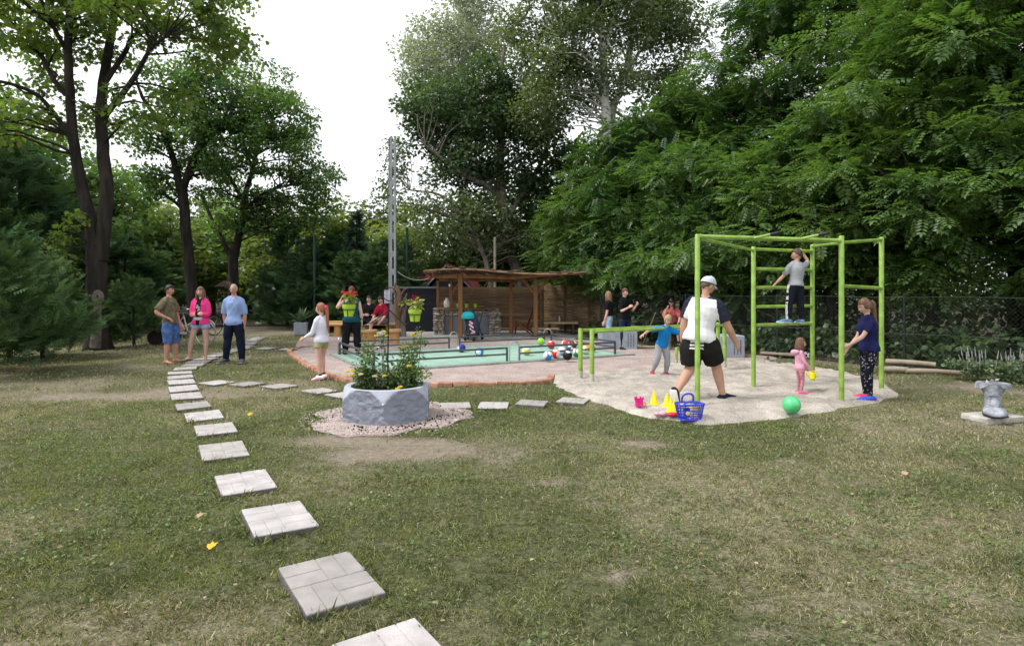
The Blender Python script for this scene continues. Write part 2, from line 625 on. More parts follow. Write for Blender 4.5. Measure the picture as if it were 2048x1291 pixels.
def gravel_material(name, cols, scale, bump, dark=0.55, patchy=None):
    m = bpy.data.materials.new(name); m.use_nodes = True
    t = m.node_tree; b = t.nodes['Principled BSDF']
    b.inputs['Roughness'].default_value = 0.92; b.inputs['Specular IOR Level'].default_value = 0.15
    ge = t.nodes.new('ShaderNodeNewGeometry')
    vo = t.nodes.new('ShaderNodeTexVoronoi'); vo.inputs['Scale'].default_value = scale
    t.links.new(ge.outputs['Position'], vo.inputs['Vector'])
    sp = t.nodes.new('ShaderNodeSeparateColor'); t.links.new(vo.outputs['Color'], sp.inputs[0])
    cr = t.nodes.new('ShaderNodeValToRGB')
    cr.color_ramp.interpolation = 'LINEAR'
    e = cr.color_ramp.elements
    e[0].color = (*cols[0], 1); e[1].color = (*cols[-1], 1)
    for i, c in enumerate(cols[1:-1]):
        q = e.new((i + 1) / (len(cols) - 1)); q.color = (*c, 1)
    t.links.new(sp.outputs[0], cr.inputs[0])
    no = t.nodes.new('ShaderNodeTexNoise'); no.inputs['Scale'].default_value = 2.2; no.inputs['Detail'].default_value = 5
    t.links.new(ge.outputs['Position'], no.inputs['Vector'])
    mr = t.nodes.new('ShaderNodeMapRange'); mr.inputs['From Min'].default_value = 0.3; mr.inputs['From Max'].default_value = 0.7
    mr.inputs['To Min'].default_value = dark; mr.inputs['To Max'].default_value = 1.12
    t.links.new(no.outputs['Fac'], mr.inputs['Value'])
    x = t.nodes.new('ShaderNodeMix'); x.data_type = 'RGBA'; x.blend_type = 'MULTIPLY'; x.inputs['Factor'].default_value = 1
    t.links.new(cr.outputs[0], x.inputs['A']); t.links.new(mr.outputs[0], x.inputs['B'])
    t.links.new(x.outputs['Result'], b.inputs['Base Color'])
    bp = t.nodes.new('ShaderNodeBump'); bp.inputs['Strength'].default_value = bump; bp.inputs['Distance'].default_value = 0.012
    t.links.new(vo.outputs['Distance'], bp.inputs['Height']); bp.invert = True
    t.links.new(bp.outputs[0], b.inputs['Normal'])
    return m


GRAVEL = gravel_material('pink_gravel', [(0.20, 0.155, 0.14), (0.44, 0.36, 0.33), (0.39, 0.30, 0.275), (0.55, 0.47, 0.44)], 70, 0.8, 0.8)
SAND = gravel_material('play_sand', [(0.32, 0.28, 0.245), (0.47, 0.42, 0.37), (0.55, 0.50, 0.445)], 110, 0.6, 0.68)


def sand_h(X, Y):
    P = np.stack([X, Y], -1)
    foot = fbm(P * 4.5 + 31, 3)
    r0 = np.random.default_rng(4)
    fp = np.zeros(len(X))
    for k in range(420):                              # footprints
        c = np.array((r0.uniform(.6, 7.2), r0.uniform(7.2, 13.2))); a = r0.uniform(0, 6.28)
        dx, dy = X - c[0], Y - c[1]
        u_, v_ = dx * math.cos(a) + dy * math.sin(a), -dx * math.sin(a) + dy * math.cos(a)
        q = (u_ / .13) ** 2 + (v_ / .055) ** 2
        fp = fp - .022 * np.exp(-q * q) + .012 * np.exp(-(np.sqrt(q) - 1.45) ** 2 * 9)
    return 0.06 + (fbm(P * 1.1 + 5, 3) - 0.5) * 0.06 + (foot - 0.5) * 0.075 + (fbm(P * 13, 2) - 0.5) * 0.03 + fp


patch('gravel_area', gravel_poly, 0.16, lambda X, Y: 0.03 + (vnoise(np.stack([X, Y], -1) * 5) - .5) * 0.014, GRAVEL, 'pinkish gravel bed around the green ball pitch')
patch('sand_area', sand_poly, 0.055, sand_h, SAND, 'trampled pale sand under the green climbing frames')
patch('planter_gravel', nutgravel_poly, 0.06, lambda X, Y: 0.03 + (vnoise(np.stack([X, Y], -1) * 14) - .5) * 0.016, GRAVEL, 'pink gravel ring around the grey planter')

# leaf litter under the trees, behind the fence and behind the hedge
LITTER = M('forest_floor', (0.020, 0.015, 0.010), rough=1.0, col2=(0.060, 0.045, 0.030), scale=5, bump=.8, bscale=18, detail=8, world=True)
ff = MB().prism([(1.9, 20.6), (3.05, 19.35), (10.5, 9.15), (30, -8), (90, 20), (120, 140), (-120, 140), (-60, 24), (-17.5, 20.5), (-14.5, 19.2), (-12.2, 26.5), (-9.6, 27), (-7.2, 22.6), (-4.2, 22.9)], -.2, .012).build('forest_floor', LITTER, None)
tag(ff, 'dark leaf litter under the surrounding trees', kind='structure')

# the green pitch: a carpet on a thin base with a grey edging
PITCH = M('pitch_green', (0.27, 0.42, 0.34), rough=0.85, var=0.10, scale=3.0, bump=0.15, bscale=300)
EDGE = M('edging_grey', (0.26, 0.26, 0.26), rough=0.85, var=0.2, scale=12, bump=0.2)
ang_p = math.atan2(U[1], U[0])
pc = FL + U * PL / 2 + W * PW / 2
mb = MB()
for i in range(24):
    for j in range(12):
        pass
mb.box((0, 0, 0.02), (PL, PW, 0.07))
pitch = mb.build('pitch', PITCH, None, bevel=0.006)
pitch.location = (pc[0], pc[1], 0); pitch.rotation_euler = (0, 0, ang_p)
tag(pitch, 'mint green carpeted ball pitch', kind='structure')
for nm, c, s in (('edging', (0, -PW / 2 - 0.05, 0.02), (PL + 0.5, 0.07, 0.075)), ('edging', (0, PW / 2 + 0.05, 0.02), (PL + 0.14, 0.07, 0.075)),
                 ('edging', (-PL / 2 - 0.04, 0, 0.021), (0.06, PW, 0.075)), ('edging', (PL / 2 + 0.04, 0, 0.021), (0.06, PW, 0.075))):
    MB().box(c, s).build(nm, EDGE, pitch, bevel=0.008)

# concrete floor of the shelter
CONC = M('concrete_floor', (0.36, 0.35, 0.34), rough=0.9, var=0.18, scale=3, bump=0.25)
fl = MB().prism([tuple(G(786, 676.5))[:2], tuple(G(1010, 677))[:2], tuple(G(1150, 680))[:2], (4.4, 24.5), (-6.2, 24.5)], -0.05, 0.055).build('shelter_floor', CONC, None, bevel=0.01)
tag(fl, 'grey concrete floor under the wooden shelter', kind='structure')

# orange brick edging of the gravel
BRICK = [M('brick_%s' % 'abc'[i], c, rough=0.9, var=0.25, scale=14, bump=0.4, world=True) for i, c in enumerate([(0.40, 0.20, 0.125), (0.46, 0.26, 0.175), (0.35, 0.18, 0.12)])]
edge_pts = catmull([np.array((*q, 0)) for q in gp([(640, 694), (612, 695), (584, 700), (579, 706), (592, 717), (616, 732), (645, 747), (680, 759), (740, 767), (850, 770), (960, 769), (1060, 767), (1096, 762), (1104, 754)])], 12)
root = empty('brick_edging', (edge_pts[60][0], edge_pts[60][1], 0), 'low curved edging of orange bricks around the gravel', 'brick edging')
bmes = [MB().box((0, 0, 0), (0.24, 0.115, 0.075)).mesh('brick', b, bevel=0.008, jitter=0.003) for b in BRICK]
ep = np.array(edge_pts)
cum = np.concatenate([[0], np.cumsum(np.linalg.norm(np.diff(ep[:, :2], axis=0), axis=1))])
for d_ in np.arange(.13, cum[-1] - .1, .246):
    p = [np.interp(d_, cum, ep[:, k]) for k in (0, 1)]; q = [np.interp(d_ + .1, cum, ep[:, k]) for k in (0, 1)]; b0 = [np.interp(d_ - .1, cum, ep[:, k]) for k in (0, 1)]
    o = link('brick', bmes[random.randrange(3)], root)
    o.location = (p[0] - root.location.x + random.uniform(-.008, .008), p[1] - root.location.y + random.uniform(-.008, .008), 0.012 + random.uniform(-0.012, 0.012))
    o.rotation_euler = (random.uniform(-.09, .09), random.uniform(-.05, .05), math.atan2(q[1] - b0[1], q[0] - b0[0]) + random.uniform(-.06, .06))

# ================================================================== TREES
def leaf_template():
    # a leaf folded along its midrib, axis y 0..1
    v = np.array([(0, 0, 0), (0.36, 0.45, 0.07), (0, 1, -0.06), (-0.36, 0.45, 0.07)])
    return v, np.array([(0, 1, 2), (0, 2, 3)])


def lobed_template():
    # a broad lobed leaf (maple), axis y
    o = [(0, 0), (0.26, -0.06), (0.52, 0.16), (0.34, 0.36), (0.46, 0.66), (0.16, 0.66), (0, 1.0), (-0.16, 0.66), (-0.46, 0.66), (-0.34, 0.36), (-0.52, 0.16), (-0.26, -0.06)]
    v = np.array([(x, y, 0.10 * abs(x) * 2 - 0.10 * y * y) for x, y in o])
    f = [(0, 1, 2), (0, 2, 3), (0, 3, 4), (0, 4, 5), (0, 5, 6), (0, 6, 7), (0, 7, 8), (0, 8, 9), (0, 9, 10), (0, 10, 11)]
    return v, np.array(f)


def frond_template(pairs=5, droop=0.20, ll=0.36, lw=0.155):
    # pinnate leaf: leaflets in pairs along a drooping rachis and one at the end
    V, Fc = [], []

    def leaflet(base, d, l, w):
        d = unit(np.array(d)); s = unit(np.cross(d, (0, 0, 1)))
        o = len(V)
        V.extend([base, base + d * l * 0.5 + s * w * 0.5 + np.array((0, 0, 0.015)), base + d * l + np.array((0, 0, -0.05 * l)), base + d * l * 0.5 - s * w * 0.5 + np.array((0, 0, 0.015))])
        Fc.append((o, o + 1, o + 2, o + 3))
    for i in range(pairs):
        t = 0.16 + 0.78 * i / (pairs - 1)
        b = np.array((0, t, -droop * t * t))
        k = 1.0 - 0.55 * abs(t - 0.45)
        for s in (-1, 1):
            leaflet(b, (s * 0.9, 0.45, -0.22), ll * k, lw)
    leaflet(np.array((0, 0.95, -droop * 0.9)), (0, 1, -0.5), ll * 0.8, lw)
    return np.array(V), np.array(Fc)


def spray_template():
    # a flat feathery conifer spray, axis y
    V, Fc = [], []

    def fin(a, b, w):
        a, b = np.array(a), np.array(b)
        d = unit(b - a); s = unit(np.cross(d, (0, 0, 1))) * w
        o = len(V)
        V.extend([a - s * 0.4, a + s * 0.4, (a * .4 + b * .6) + s, b, (a * .4 + b * .6) - s])
        Fc.append((o, o + 1, o + 2, o + 4)); Fc.append((o + 4, o + 2, o + 3, o + 3))
    for t, l in ((0.0, 0.42), (0.2, 0.46), (0.4, 0.40), (0.6, 0.30)):
        for s in (-1, 1):
            b = (0, t, -0.12 * t)
            fin(b, (s * l * 0.62, t + l * 0.75, -0.12 * (t + .3) - 0.06), 0.045)
    fin((0, 0, 0), (0, 1, -0.16), 0.05)
    V = np.array(V)
    tri = []
    for q in Fc:
        a, b, c, d = q
        tri.append((a, b, c)); 
        if d != c: tri.append((a, c, d))
    return V, np.array(tri)


LEAF, LOBED, FROND, SPRAY = leaf_template(), lobed_template(), frond_template(), spray_template()
FROND_L = frond_template(5, 0.3, 0.36, 0.15)

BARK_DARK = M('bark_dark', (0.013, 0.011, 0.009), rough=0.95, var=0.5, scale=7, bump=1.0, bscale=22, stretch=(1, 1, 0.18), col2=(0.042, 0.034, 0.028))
BARK_GREY = M('bark_grey', (0.10, 0.085, 0.07), rough=0.95, scale=7, bump=0.9, bscale=22, stretch=(1, 1, 0.2), col2=(0.22, 0.19, 0.16))
BARK_BIRCH = M('bark_birch', (0.12, 0.11, 0.10), rough=0.8, scale=3.5, bump=0.3, bscale=30, stretch=(1, 1, 2.2), col2=(0.62, 0.60, 0.56))
BARK_BIRCH.node_tree.nodes['Map Range'].inputs['From Min'].default_value = 0.36
BARK_BIRCH.node_tree.nodes['Map Range'].inputs['From Max'].default_value = 0.46
L_MAPLE = leafmat('leaf_maple', (0.075, 0.135, 0.030), (0.20, 0.285, 0.070), 0.60, (0.22, 0.19, 0.04))
L_MAPLE2 = leafmat('leaf_linden', (0.060, 0.135, 0.040), (0.16, 0.265, 0.078), 0.55, (0.16, 0.16, 0.04))
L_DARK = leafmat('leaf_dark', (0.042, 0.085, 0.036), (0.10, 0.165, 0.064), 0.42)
L_POPLAR = leafmat('leaf_white_poplar', (0.25, 0.29, 0.24), (0.42, 0.46, 0.40), 0.42)
L_BIRCH = leafmat('leaf_birch', (0.060, 0.098, 0.036), (0.145, 0.190, 0.078), 0.44)
L_LOCUST = leafmat('leaf_locust', (0.042, 0.104, 0.034), (0.135, 0.232, 0.064), 0.46, nscale=0.9)
L_LOCUST2 = leafmat('leaf_locust_yellow', (0.055, 0.125, 0.032), (0.15, 0.240, 0.058), 0.44, nscale=0.9)
L_LIGHT = leafmat('leaf_light', (0.13, 0.19, 0.055), (0.23, 0.29, 0.085), 0.48)
L_CONIFER = leafmat('needle_conifer', (0.036, 0.078, 0.044), (0.095, 0.155, 0.076), 0.25, gloss=0.0)
L_CONIFER2 = leafmat('needle_juniper', (0.050, 0.100, 0.046), (0.115, 0.18, 0.078), 0.22, gloss=0.0)
L_SPRUCE = leafmat('needle_spruce', (0.028, 0.056, 0.040), (0.062, 0.105, 0.068), 0.15, gloss=0.0)


def clump_points(center, rad, n, r_):
    d = unit(r_.normal(size=(n, 3)))
    k = r_.random(n) ** 0.45
    return np.asarray(center) + d * k[:, None] * np.asarray(rad), d


def crown_mesh(name, clumps, mat, kind, size, r_, hang=0.3):
    """clumps: (centre, radii, count). Leaves point outwards and down from each clump's middle."""
    PS, AX, NR, SC_ = [], [], [], []
    for c, rad, n in clumps:
        rad = np.asarray(rad, float)
        p, d = clump_points(c, rad, n, r_)
        if kind in ('frond', 'frondl'):
            ax = d * (1, 1, 0.35) + r_.normal(0, 0.35, (n, 3)) + (0, 0, -hang * 0.4)
            nr = np.tile((0, 0, 1.0), (n, 1)) + d * 0.35 + r_.normal(0, 0.22, (n, 3))
        elif kind == 'spray':
            ax = d * (1, 1, 0.3) + r_.normal(0, 0.25, (n, 3)) + (0, 0, hang)
            nr = r_.normal(0, 0.6, (n, 3)) + (0, 0, 0.8)
        else:
            ax = d * (1, 1, 0.5) + r_.normal(0, 0.6, (n, 3)) + (0, 0, -hang)
            nr = np.tile((0, 0, 0.9), (n, 1)) + d * 0.5 + r_.normal(0, 0.45, (n, 3))
        PS.append(p); AX.append(ax); NR.append(nr)
        SC_.append(size * r_.uniform(0.65, 1.3, n))
    tv, tf = {'leaf': LEAF, 'lobed': LOBED, 'frond': FROND, 'frondl': FROND_L, 'spray': SPRAY}[kind]
    V, Fc = stamp(tv, tf, np.concatenate(PS), np.concatenate(AX), np.concatenate(NR), np.concatenate(SC_))
    return mesh_np(name, V, Fc, mat)


def pick_clumps(env, n, r_, rad=(0.5, 0.95), flat=0.6, count=60, shell=0.5, sep=0.75, gap=None):
    """clump centres inside a list of ellipsoids (centre, radii), apart from each other, more of them near the outside"""
    env = [(np.asarray(c, float), np.asarray(q, float)) for c, q in env]
    wt = np.array([np.prod(q) ** 0.8 for _, q in env]); wt /= wt.sum()
    out, tries = [], 0
    while len(out) < n and tries < n * 14:
        tries += 1
        c, q = env[r_.choice(len(env), p=wt)]
        d = unit(r_.normal(size=3))
        k = r_.random() ** shell
        p = c + d * q * k
        rr = r_.uniform(*rad)
        if gap is not None and gap(p): continue
        s_ = sep * (1 if tries < n * 7 else 0.6)
        if any(np.sum(((p - o[0]) / (1, 1, 0.8)) ** 2) < (s_ * 0.5 * (rr + o[1][0])) ** 2 for o in out): continue
        out.append((p, np.array((rr, rr, rr * flat)) * r_.uniform(0.85, 1.15, 3), int(count * (rr / np.mean(rad)) ** 2 * r_.uniform(0.7, 1.2))))
    return out


def branch_to(mb, limbs, p, r_, r0=0.035, n=5):
    """a bent twig from the nearest limb point below to the clump at p"""
    best, bd = None, 1e9
    for L in limbs:
        for q in L:
            q3 = np.asarray(q[:3])
            d = np.linalg.norm(p - q3) + max(0, q3[2] - p[2] + 0.2) * 2.0
            if d < bd: best, bd = q, d
    a = np.asarray(best[:3]); rr = min(r0, best[3] * 0.6)
    mid = (a * 0.5 + p * 0.5) + np.array((0, 0, 0.12 * bd)) + r_.normal(0, 0.07 * bd, 3)
    P = [a, a * 0.6 + mid * 0.4 + r_.normal(0, .03 * bd, 3), mid, mid * 0.45 + p * 0.55 + r_.normal(0, .03 * bd, 3), p]
    mb.tube(P, [rr, rr * 0.85, rr * 0.65, rr * 0.45, rr * 0.2], n=n)


def dense_limb(L, n=5):
    """smooth a limb given as (x, y, z, r) points"""
    return [tuple(q) for q in catmull([np.array(p, float) for p in L], n)]


def tree(name, label, cat, limbs, clumps, bark, mat, kind, size, seed, group=None, twigs=True, hang=0.3, r0=0.035, extra=None):
    r_ = np.random.default_rng(seed)
    limbs = [dense_limb(L) for L in limbs]
    base = np.array(limbs[0][0][:3])
    root = empty(name, tuple(base), label, cat, group)
    mb = MB()
    for i, L in enumerate(limbs):
        L = [np.array(q) for q in L]
        P = [q[:3] - base for q in L]
        rad = [q[3] for q in L]
        P = [p + r_.normal(0, 0.05 * r, 3) for p, r in zip(P, rad)]
        if i == 0:   # flared foot
            rad = [r * (1 + 0.45 * max(0, 1 - (p[2] / 0.5)) ** 2) for p, r in zip(P, rad)]
            P[0] = P[0] - np.array((0, 0, 0.08))
        mb.tube(P, rad, n=14 if i < 2 else 8, rnd=False)
    if twigs:
        sub = [[(q[0] - base[0], q[1] - base[1], q[2] - base[2], q[3]) for q in L] for L in limbs]
        for c, rad, n in clumps: branch_to(mb, sub, np.asarray(c) - base, r_, r0)
    tr = mb.build('trunk', bark, root, smooth=True, angle=80)
    cl = [(np.asarray(c) - base, rad, n) for c, rad, n in clumps]
    link('crown', crown_mesh('crown', cl, mat, kind, size, r_, hang), root)
    return root


def PX(pts, D, dd=None):
    """limb from pixels: (x, y, width in px, depth offset)"""
    out = []
    for p in pts:
        d = D + (p[3] if len(p) > 3 else 0)
        q = A(p[0], p[1], d)
        out.append((q.x, q.y, max(q.z, 0) if p is pts[0] else q.z, p[2] / 2 * d / F))
    return out


def EN(x, y, D, wx, wy, dep):
    """ellipsoid from pixels: centre, half-width and half-height in px, half-depth in m"""
    c = A(x, y, D)
    return (tuple(c), (wx * D / F, dep, wy * D / F))


rt = np.random.default_rng(3)
# --- left: the two-stemmed maple
D1 = 16.4
b1 = G(197, 697)
L1 = [PX([(197, 697, 40.0), (196, 640, 36.8), (193, 560, 35.2), (192, 490, 36.8)], D1),
      PX([(196, 520, 27.2), (178, 430, 24.0), (165, 380, 21.6), (148, 290, 19.2, -.2), (141, 200, 16.8, -.3), (136, 90, 14.4, -.4), (146, -40, 12.0, -.5), (160, -180, 8.8, -.5), (165, -330, 4.8, -.5)], D1),
      PX([(200, 520, 28.8), (210, 430, 25.6), (214, 380, 24.0), (205, 290, 22.4, .2), (204, 190, 19.2, .4), (222, 70, 15.2, .6), (236, -40, 12.8, .7), (248, -180, 8.8, .9), (250, -320, 4.8, 1)], D1),
      PX([(140, 265, 11.2), (118, 240, 9.6), (80, 195, 8.8, -.4), (35, 172, 7.2, -.8), (-30, 155, 5.6, -1.2), (-110, 120, 3.2, -1.6)], D1),
      PX([(132, 190, 10.4), (108, 160, 9.6), (75, 100, 8.0, .5), (40, 62, 6.4, .9), (-20, 40, 4.8, 1.4), (-90, 10, 3.2, 1.8)], D1),
      PX([(206, 235, 12.0), (240, 195, 11.2, -.2), (272, 150, 9.6, -.5), (300, 100, 7.2, -.9), (330, 74, 5.6, -1.2)], D1),
      PX([(210, 165, 11.2, .4), (250, 105, 8.8, .6), (270, 70, 8.0, .8), (330, 62, 6.4, 1.2), (400, 78, 4.8, 1.6), (450, 115, 2.4, 2)], D1),
      PX([(138, 110, 9.6, -.4), (110, 60, 8.0, -.8), (85, 5, 6.4, -1.2), (50, -70, 4.0, -1.6)], D1),
      PX([(230, 20, 9.6, .7), (280, -30, 7.2, .4), (340, -60, 5.6, 0), (420, -80, 3.2, -.4)], D1)]
env = [EN(60, 60, D1, 150, 130, 3.2), EN(210, -60, D1, 260, 170, 3.6), EN(330, 60, D1, 150, 90, 2.6), EN(440, 40, D1, 90, 80, 1.8), EN(60, 230, D1, 130, 90, 2.2), EN(270, 210, D1, 100, 80, 1.8), EN(130, -250, D1, 250, 130, 3.2)]
cl = pick_clumps(env, 185, rt, (0.38, 0.78), 0.55, 125, 0.6)
cl += [(tuple(A(x, y, D1 - .5)), np.array((.35, .3, .3)), 60) for x, y in ((128, 470), (120, 515), (150, 440), (140, 545), (110, 490))]
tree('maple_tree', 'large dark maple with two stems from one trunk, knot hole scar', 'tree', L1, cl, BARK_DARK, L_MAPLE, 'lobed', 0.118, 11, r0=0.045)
# scar on the trunk
SCAR = M('bark_scar', (0.085, 0.072, 0.06), rough=0.9, col2=(0.17, 0.145, 0.12), scale=10, bump=0.5)
mt = [o for o in bpy.data.objects if o.name == 'maple_tree'][0]
mb = MB()
c = A(196, 595, D1 - 0.33) - mt.location
mb.sphere(c, (0.17, 0.06, 0.21), 14, 10, 0)
mb.sphere(c + Vector((0.02, -0.05, 0.04)), (0.03, 0.02, 0.035), 8, 6, 1)
mb.tube([c + Vector((-.02, 0.02, -.15)), c + Vector((-.03, 0.0, -.7)), c + Vector((-.08, .0, -1.35))], [0.1, 0.13, 0.16], n=10, rx=[.05, .04, .05])
mb.build('scar', [SCAR, BARK_DARK], mt, smooth=True)

# --- second and third tree
D2 = 24.5
L2 = [PX([(390, 658, 22.1), (384, 580, 20.5), (374, 480, 19.7), (366, 395, 18.9), (362, 370, 19.7)], D2),
      PX([(362, 385, 14.8), (350, 330, 12.3), (335, 285, 10.7, -.3), (312, 235, 9.0, -.6), (285, 195, 6.6, -.9), (270, 150, 4.1, -1)], D2),
      PX([(364, 385, 15.6), (380, 335, 13.1), (394, 300, 11.5), (405, 262, 9.8, .3), (385, 215, 9.0, .5), (382, 190, 8.2), (395, 145, 5.7), (400, 90, 3.3)], D2),
      PX([(392, 300, 8.2), (420, 265, 6.6, -.4), (446, 240, 4.9, -.7), (470, 190, 2.5, -1)], D2),
      PX([(366, 420, 6.6), (345, 400, 5.7, .4), (325, 385, 4.1, .8)], D2)]
env = [EN(330, 270, D2, 75, 70, 1.8), EN(410, 210, D2, 90, 95, 2.2), EN(310, 360, D2, 55, 45, 1.5), EN(440, 330, D2, 60, 50, 1.6), EN(360, 150, D2, 60, 45, 1.6), EN(470, 240, D2, 70, 70, 1.8)]
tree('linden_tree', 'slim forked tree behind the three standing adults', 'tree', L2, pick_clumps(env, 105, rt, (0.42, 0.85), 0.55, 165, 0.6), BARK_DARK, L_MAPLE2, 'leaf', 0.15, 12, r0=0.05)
D3 = 27
L3 = [PX([(470, 650, 21.3), (467, 580, 19.7), (466, 515, 18.9), (470, 495, 18.0)], D3),
      PX([(468, 520, 13.9), (480, 460, 13.1), (487, 430, 12.3), (492, 385, 10.7), (505, 340, 9.0), (514, 290, 7.4), (512, 230, 4.9), (520, 160, 2.5)], D3),
      PX([(466, 520, 12.3), (450, 490, 9.8), (432, 455, 8.2, .4), (420, 430, 6.6, .6), (405, 395, 4.1, .8)], D3),
      PX([(486, 400, 9.0), (466, 365, 7.4), (448, 335, 6.6, -.4), (432, 305, 4.9, -.7), (425, 270, 2.5, -.9)], D3),
      PX([(488, 420, 7.4), (530, 385, 6.6, -.5), (580, 370, 4.9, -.9), (640, 365, 2.5, -1.2)], D3)]
env = [EN(540, 260, D3, 85, 90, 2.4), EN(520, 180, D3, 65, 75, 2.0), EN(600, 350, D3, 80, 55, 2.0), EN(600, 250, D3, 38, 60, 1.2), EN(560, 420, D3, 70, 50, 1.8), EN(430, 350, D3, 50, 45, 1.6), EN(500, 430, D3, 85, 55, 1.6), EN(640, 420, D3, 50, 40, 1.4)]
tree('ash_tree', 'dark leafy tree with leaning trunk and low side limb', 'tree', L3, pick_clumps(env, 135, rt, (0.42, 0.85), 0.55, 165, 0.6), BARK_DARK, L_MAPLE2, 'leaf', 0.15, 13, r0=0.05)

# --- middle: the dark tree behind the shelter, white poplar, birches
D4 = 27
L4 = [PX([(1046, 645, 27), (1040, 570, 24), (1024, 505, 22), (1010, 440, 20), (1003, 380, 19), (1000, 320, 17), (1004, 250, 14), (1000, 170, 10), (1010, 90, 6)], D4),
      PX([(1006, 400, 13), (975, 372, 11, -.5), (930, 350, 9, -1), (885, 318, 7, -1.5), (850, 290, 4, -2)], D4),
      PX([(1004, 375, 11), (960, 345, 9, .5), (905, 315, 7, 1), (860, 285, 5, 1.4)], D4),
      PX([(1016, 470, 12), (975, 450, 9, -.8), (920, 440, 7, -1.4), (860, 420, 5, -2), (800, 410, 3, -2.4)], D4),
      PX([(1012, 440, 12), (1050, 380, 10, .5), (1085, 320, 9, .8), (1100, 270, 7, 1), (1100, 210, 4, 1)], D4)]
env = [EN(900, 230, D4, 105, 80, 2.6), EN(1010, 200, D4, 95, 90, 2.6), EN(940, 330, D4, 120, 45, 2.4), EN(1060, 290, D4, 80, 80, 2.2), EN(830, 220, D4, 40, 60, 1.5)]
tree('alder_tree', 'dark spreading tree with bare lower limbs behind the shelter', 'tree', L4, pick_clumps(env, 190, rt, (0.45, 0.95), 0.6, 150, 0.6), BARK_GREY, L_DARK, 'leaf', 0.17, 14, r0=0.05)
env = [EN(960, 415, D4 - 2, 60, 30, 1.5), EN(850, 400, D4 - 2, 65, 35, 1.4), EN(930, 470, D4 - 1, 90, 45, 1.8), EN(1040, 480, D4 - 1, 60, 60, 1.8), EN(790, 320, D4, 25, 60, 1.2)]
L4b = [PX([(985, 650, 12), (980, 560, 11), (960, 490, 9), (930, 430, 7), (880, 390, 5), (820, 380, 3)], D4 - 1.5)]
tree('willow_tree', 'thin drooping olive tree between the pole and the shelter roof', 'tree', L4b, pick_clumps(env, 62, rt, (0.4, 0.85), 0.8, 85, 0.6), BARK_GREY, L_BIRCH, 'leaf', 0.16, 15, hang=0.7)
D5 = 37
L5 = [PX([(935, 640, 26), (930, 480, 22), (925, 330, 19), (920, 200, 15), (930, 90, 10), (935, -40, 5)], D5), PX([(925, 300, 12), (890, 200, 9), (865, 120, 6), (850, 60, 3)], D5)]
env = [EN(900, 160, D5, 100, 120, 3), EN(950, 60, D5, 110, 90, 3), EN(840, 130, D5, 45, 80, 2), EN(930, -80, D5, 100, 80, 3)]
tree('white_poplar', 'tall silvery white poplar rising behind the dark tree', 'tree', L5, pick_clumps(env, 190, rt, (0.6, 1.2), 0.75, 150, 0.55), BARK_BIRCH, L_POPLAR, 'leaf', 0.19, 16)
D6 = 24
L6 = [PX([(1222, 640, 24), (1220, 480, 22), (1216, 330, 20), (1213, 250, 20), (1209, 180, 17), (1205, 90, 14), (1200, 0, 11), (1205, -120, 7), (1210, -230, 4)], D6),
      PX([(1208, 190, 9), (1190, 130, 7, -.4), (1160, 90, 5, -.8), (1120, 70, 3, -1.2)], D6), PX([(1206, 110, 10), (1222, 55, 8), (1240, 0, 6), (1260, -70, 4)], D6)]
env = [EN(1130, 130, D6, 90, 110, 2.2), EN(1200, 20, D6, 120, 100, 2.4), EN(1090, 220, D6, 60, 60, 1.6), EN(1230, 170, D6, 60, 60, 1.6), EN(1150, -110, D6, 130, 90, 2.4), EN(1070, 60, D6, 70, 80, 1.8)]
tree('birch_tree', 'white-barked birch with upright trunk above the locust bushes', 'tree', L6, pick_clumps(env, 205, rt, (0.42, 0.88), 0.85, 165, 0.6), BARK_BIRCH, L_BIRCH, 'leaf', 0.14, 17, hang=0.6)
D7 = 26
L7 = [PX([(1215, 640, 18), (1218, 400, 17), (1222, 240, 16), (1240, 180, 15), (1255, 130, 14), (1265, 60, 12), (1275, -20, 10), (1285, -130, 6)], D7), PX([(1250, 150, 7), (1290, 90, 5), (1340, 40, 3)], D7)]
env = [EN(1330, 60, D7, 80, 70, 2), EN(1300, -60, D7, 100, 80, 2.2), EN(1320, 160, D7, 50, 50, 1.5)]
tree('birch_tree', 'leaning birch with curved pale trunk beside the taller birch', 'tree', L7, pick_clumps(env, 110, rt, (0.42, 0.88), 0.85, 150, 0.6), BARK_BIRCH, L_BIRCH, 'leaf', 0.145, 18, hang=0.6)

# --- right: locust trees along the fence
FA, FB = np.array((2.83, 19.2)), np.array((10.3, 8.95))       # the fence line
fu = unit(FB - FA); fn = np.array((-fu[1], fu[0])) * -1
if fn[0] < 0: fn = -fn


def fpos(t, off): return FA + (FB - FA) * t + fn * off


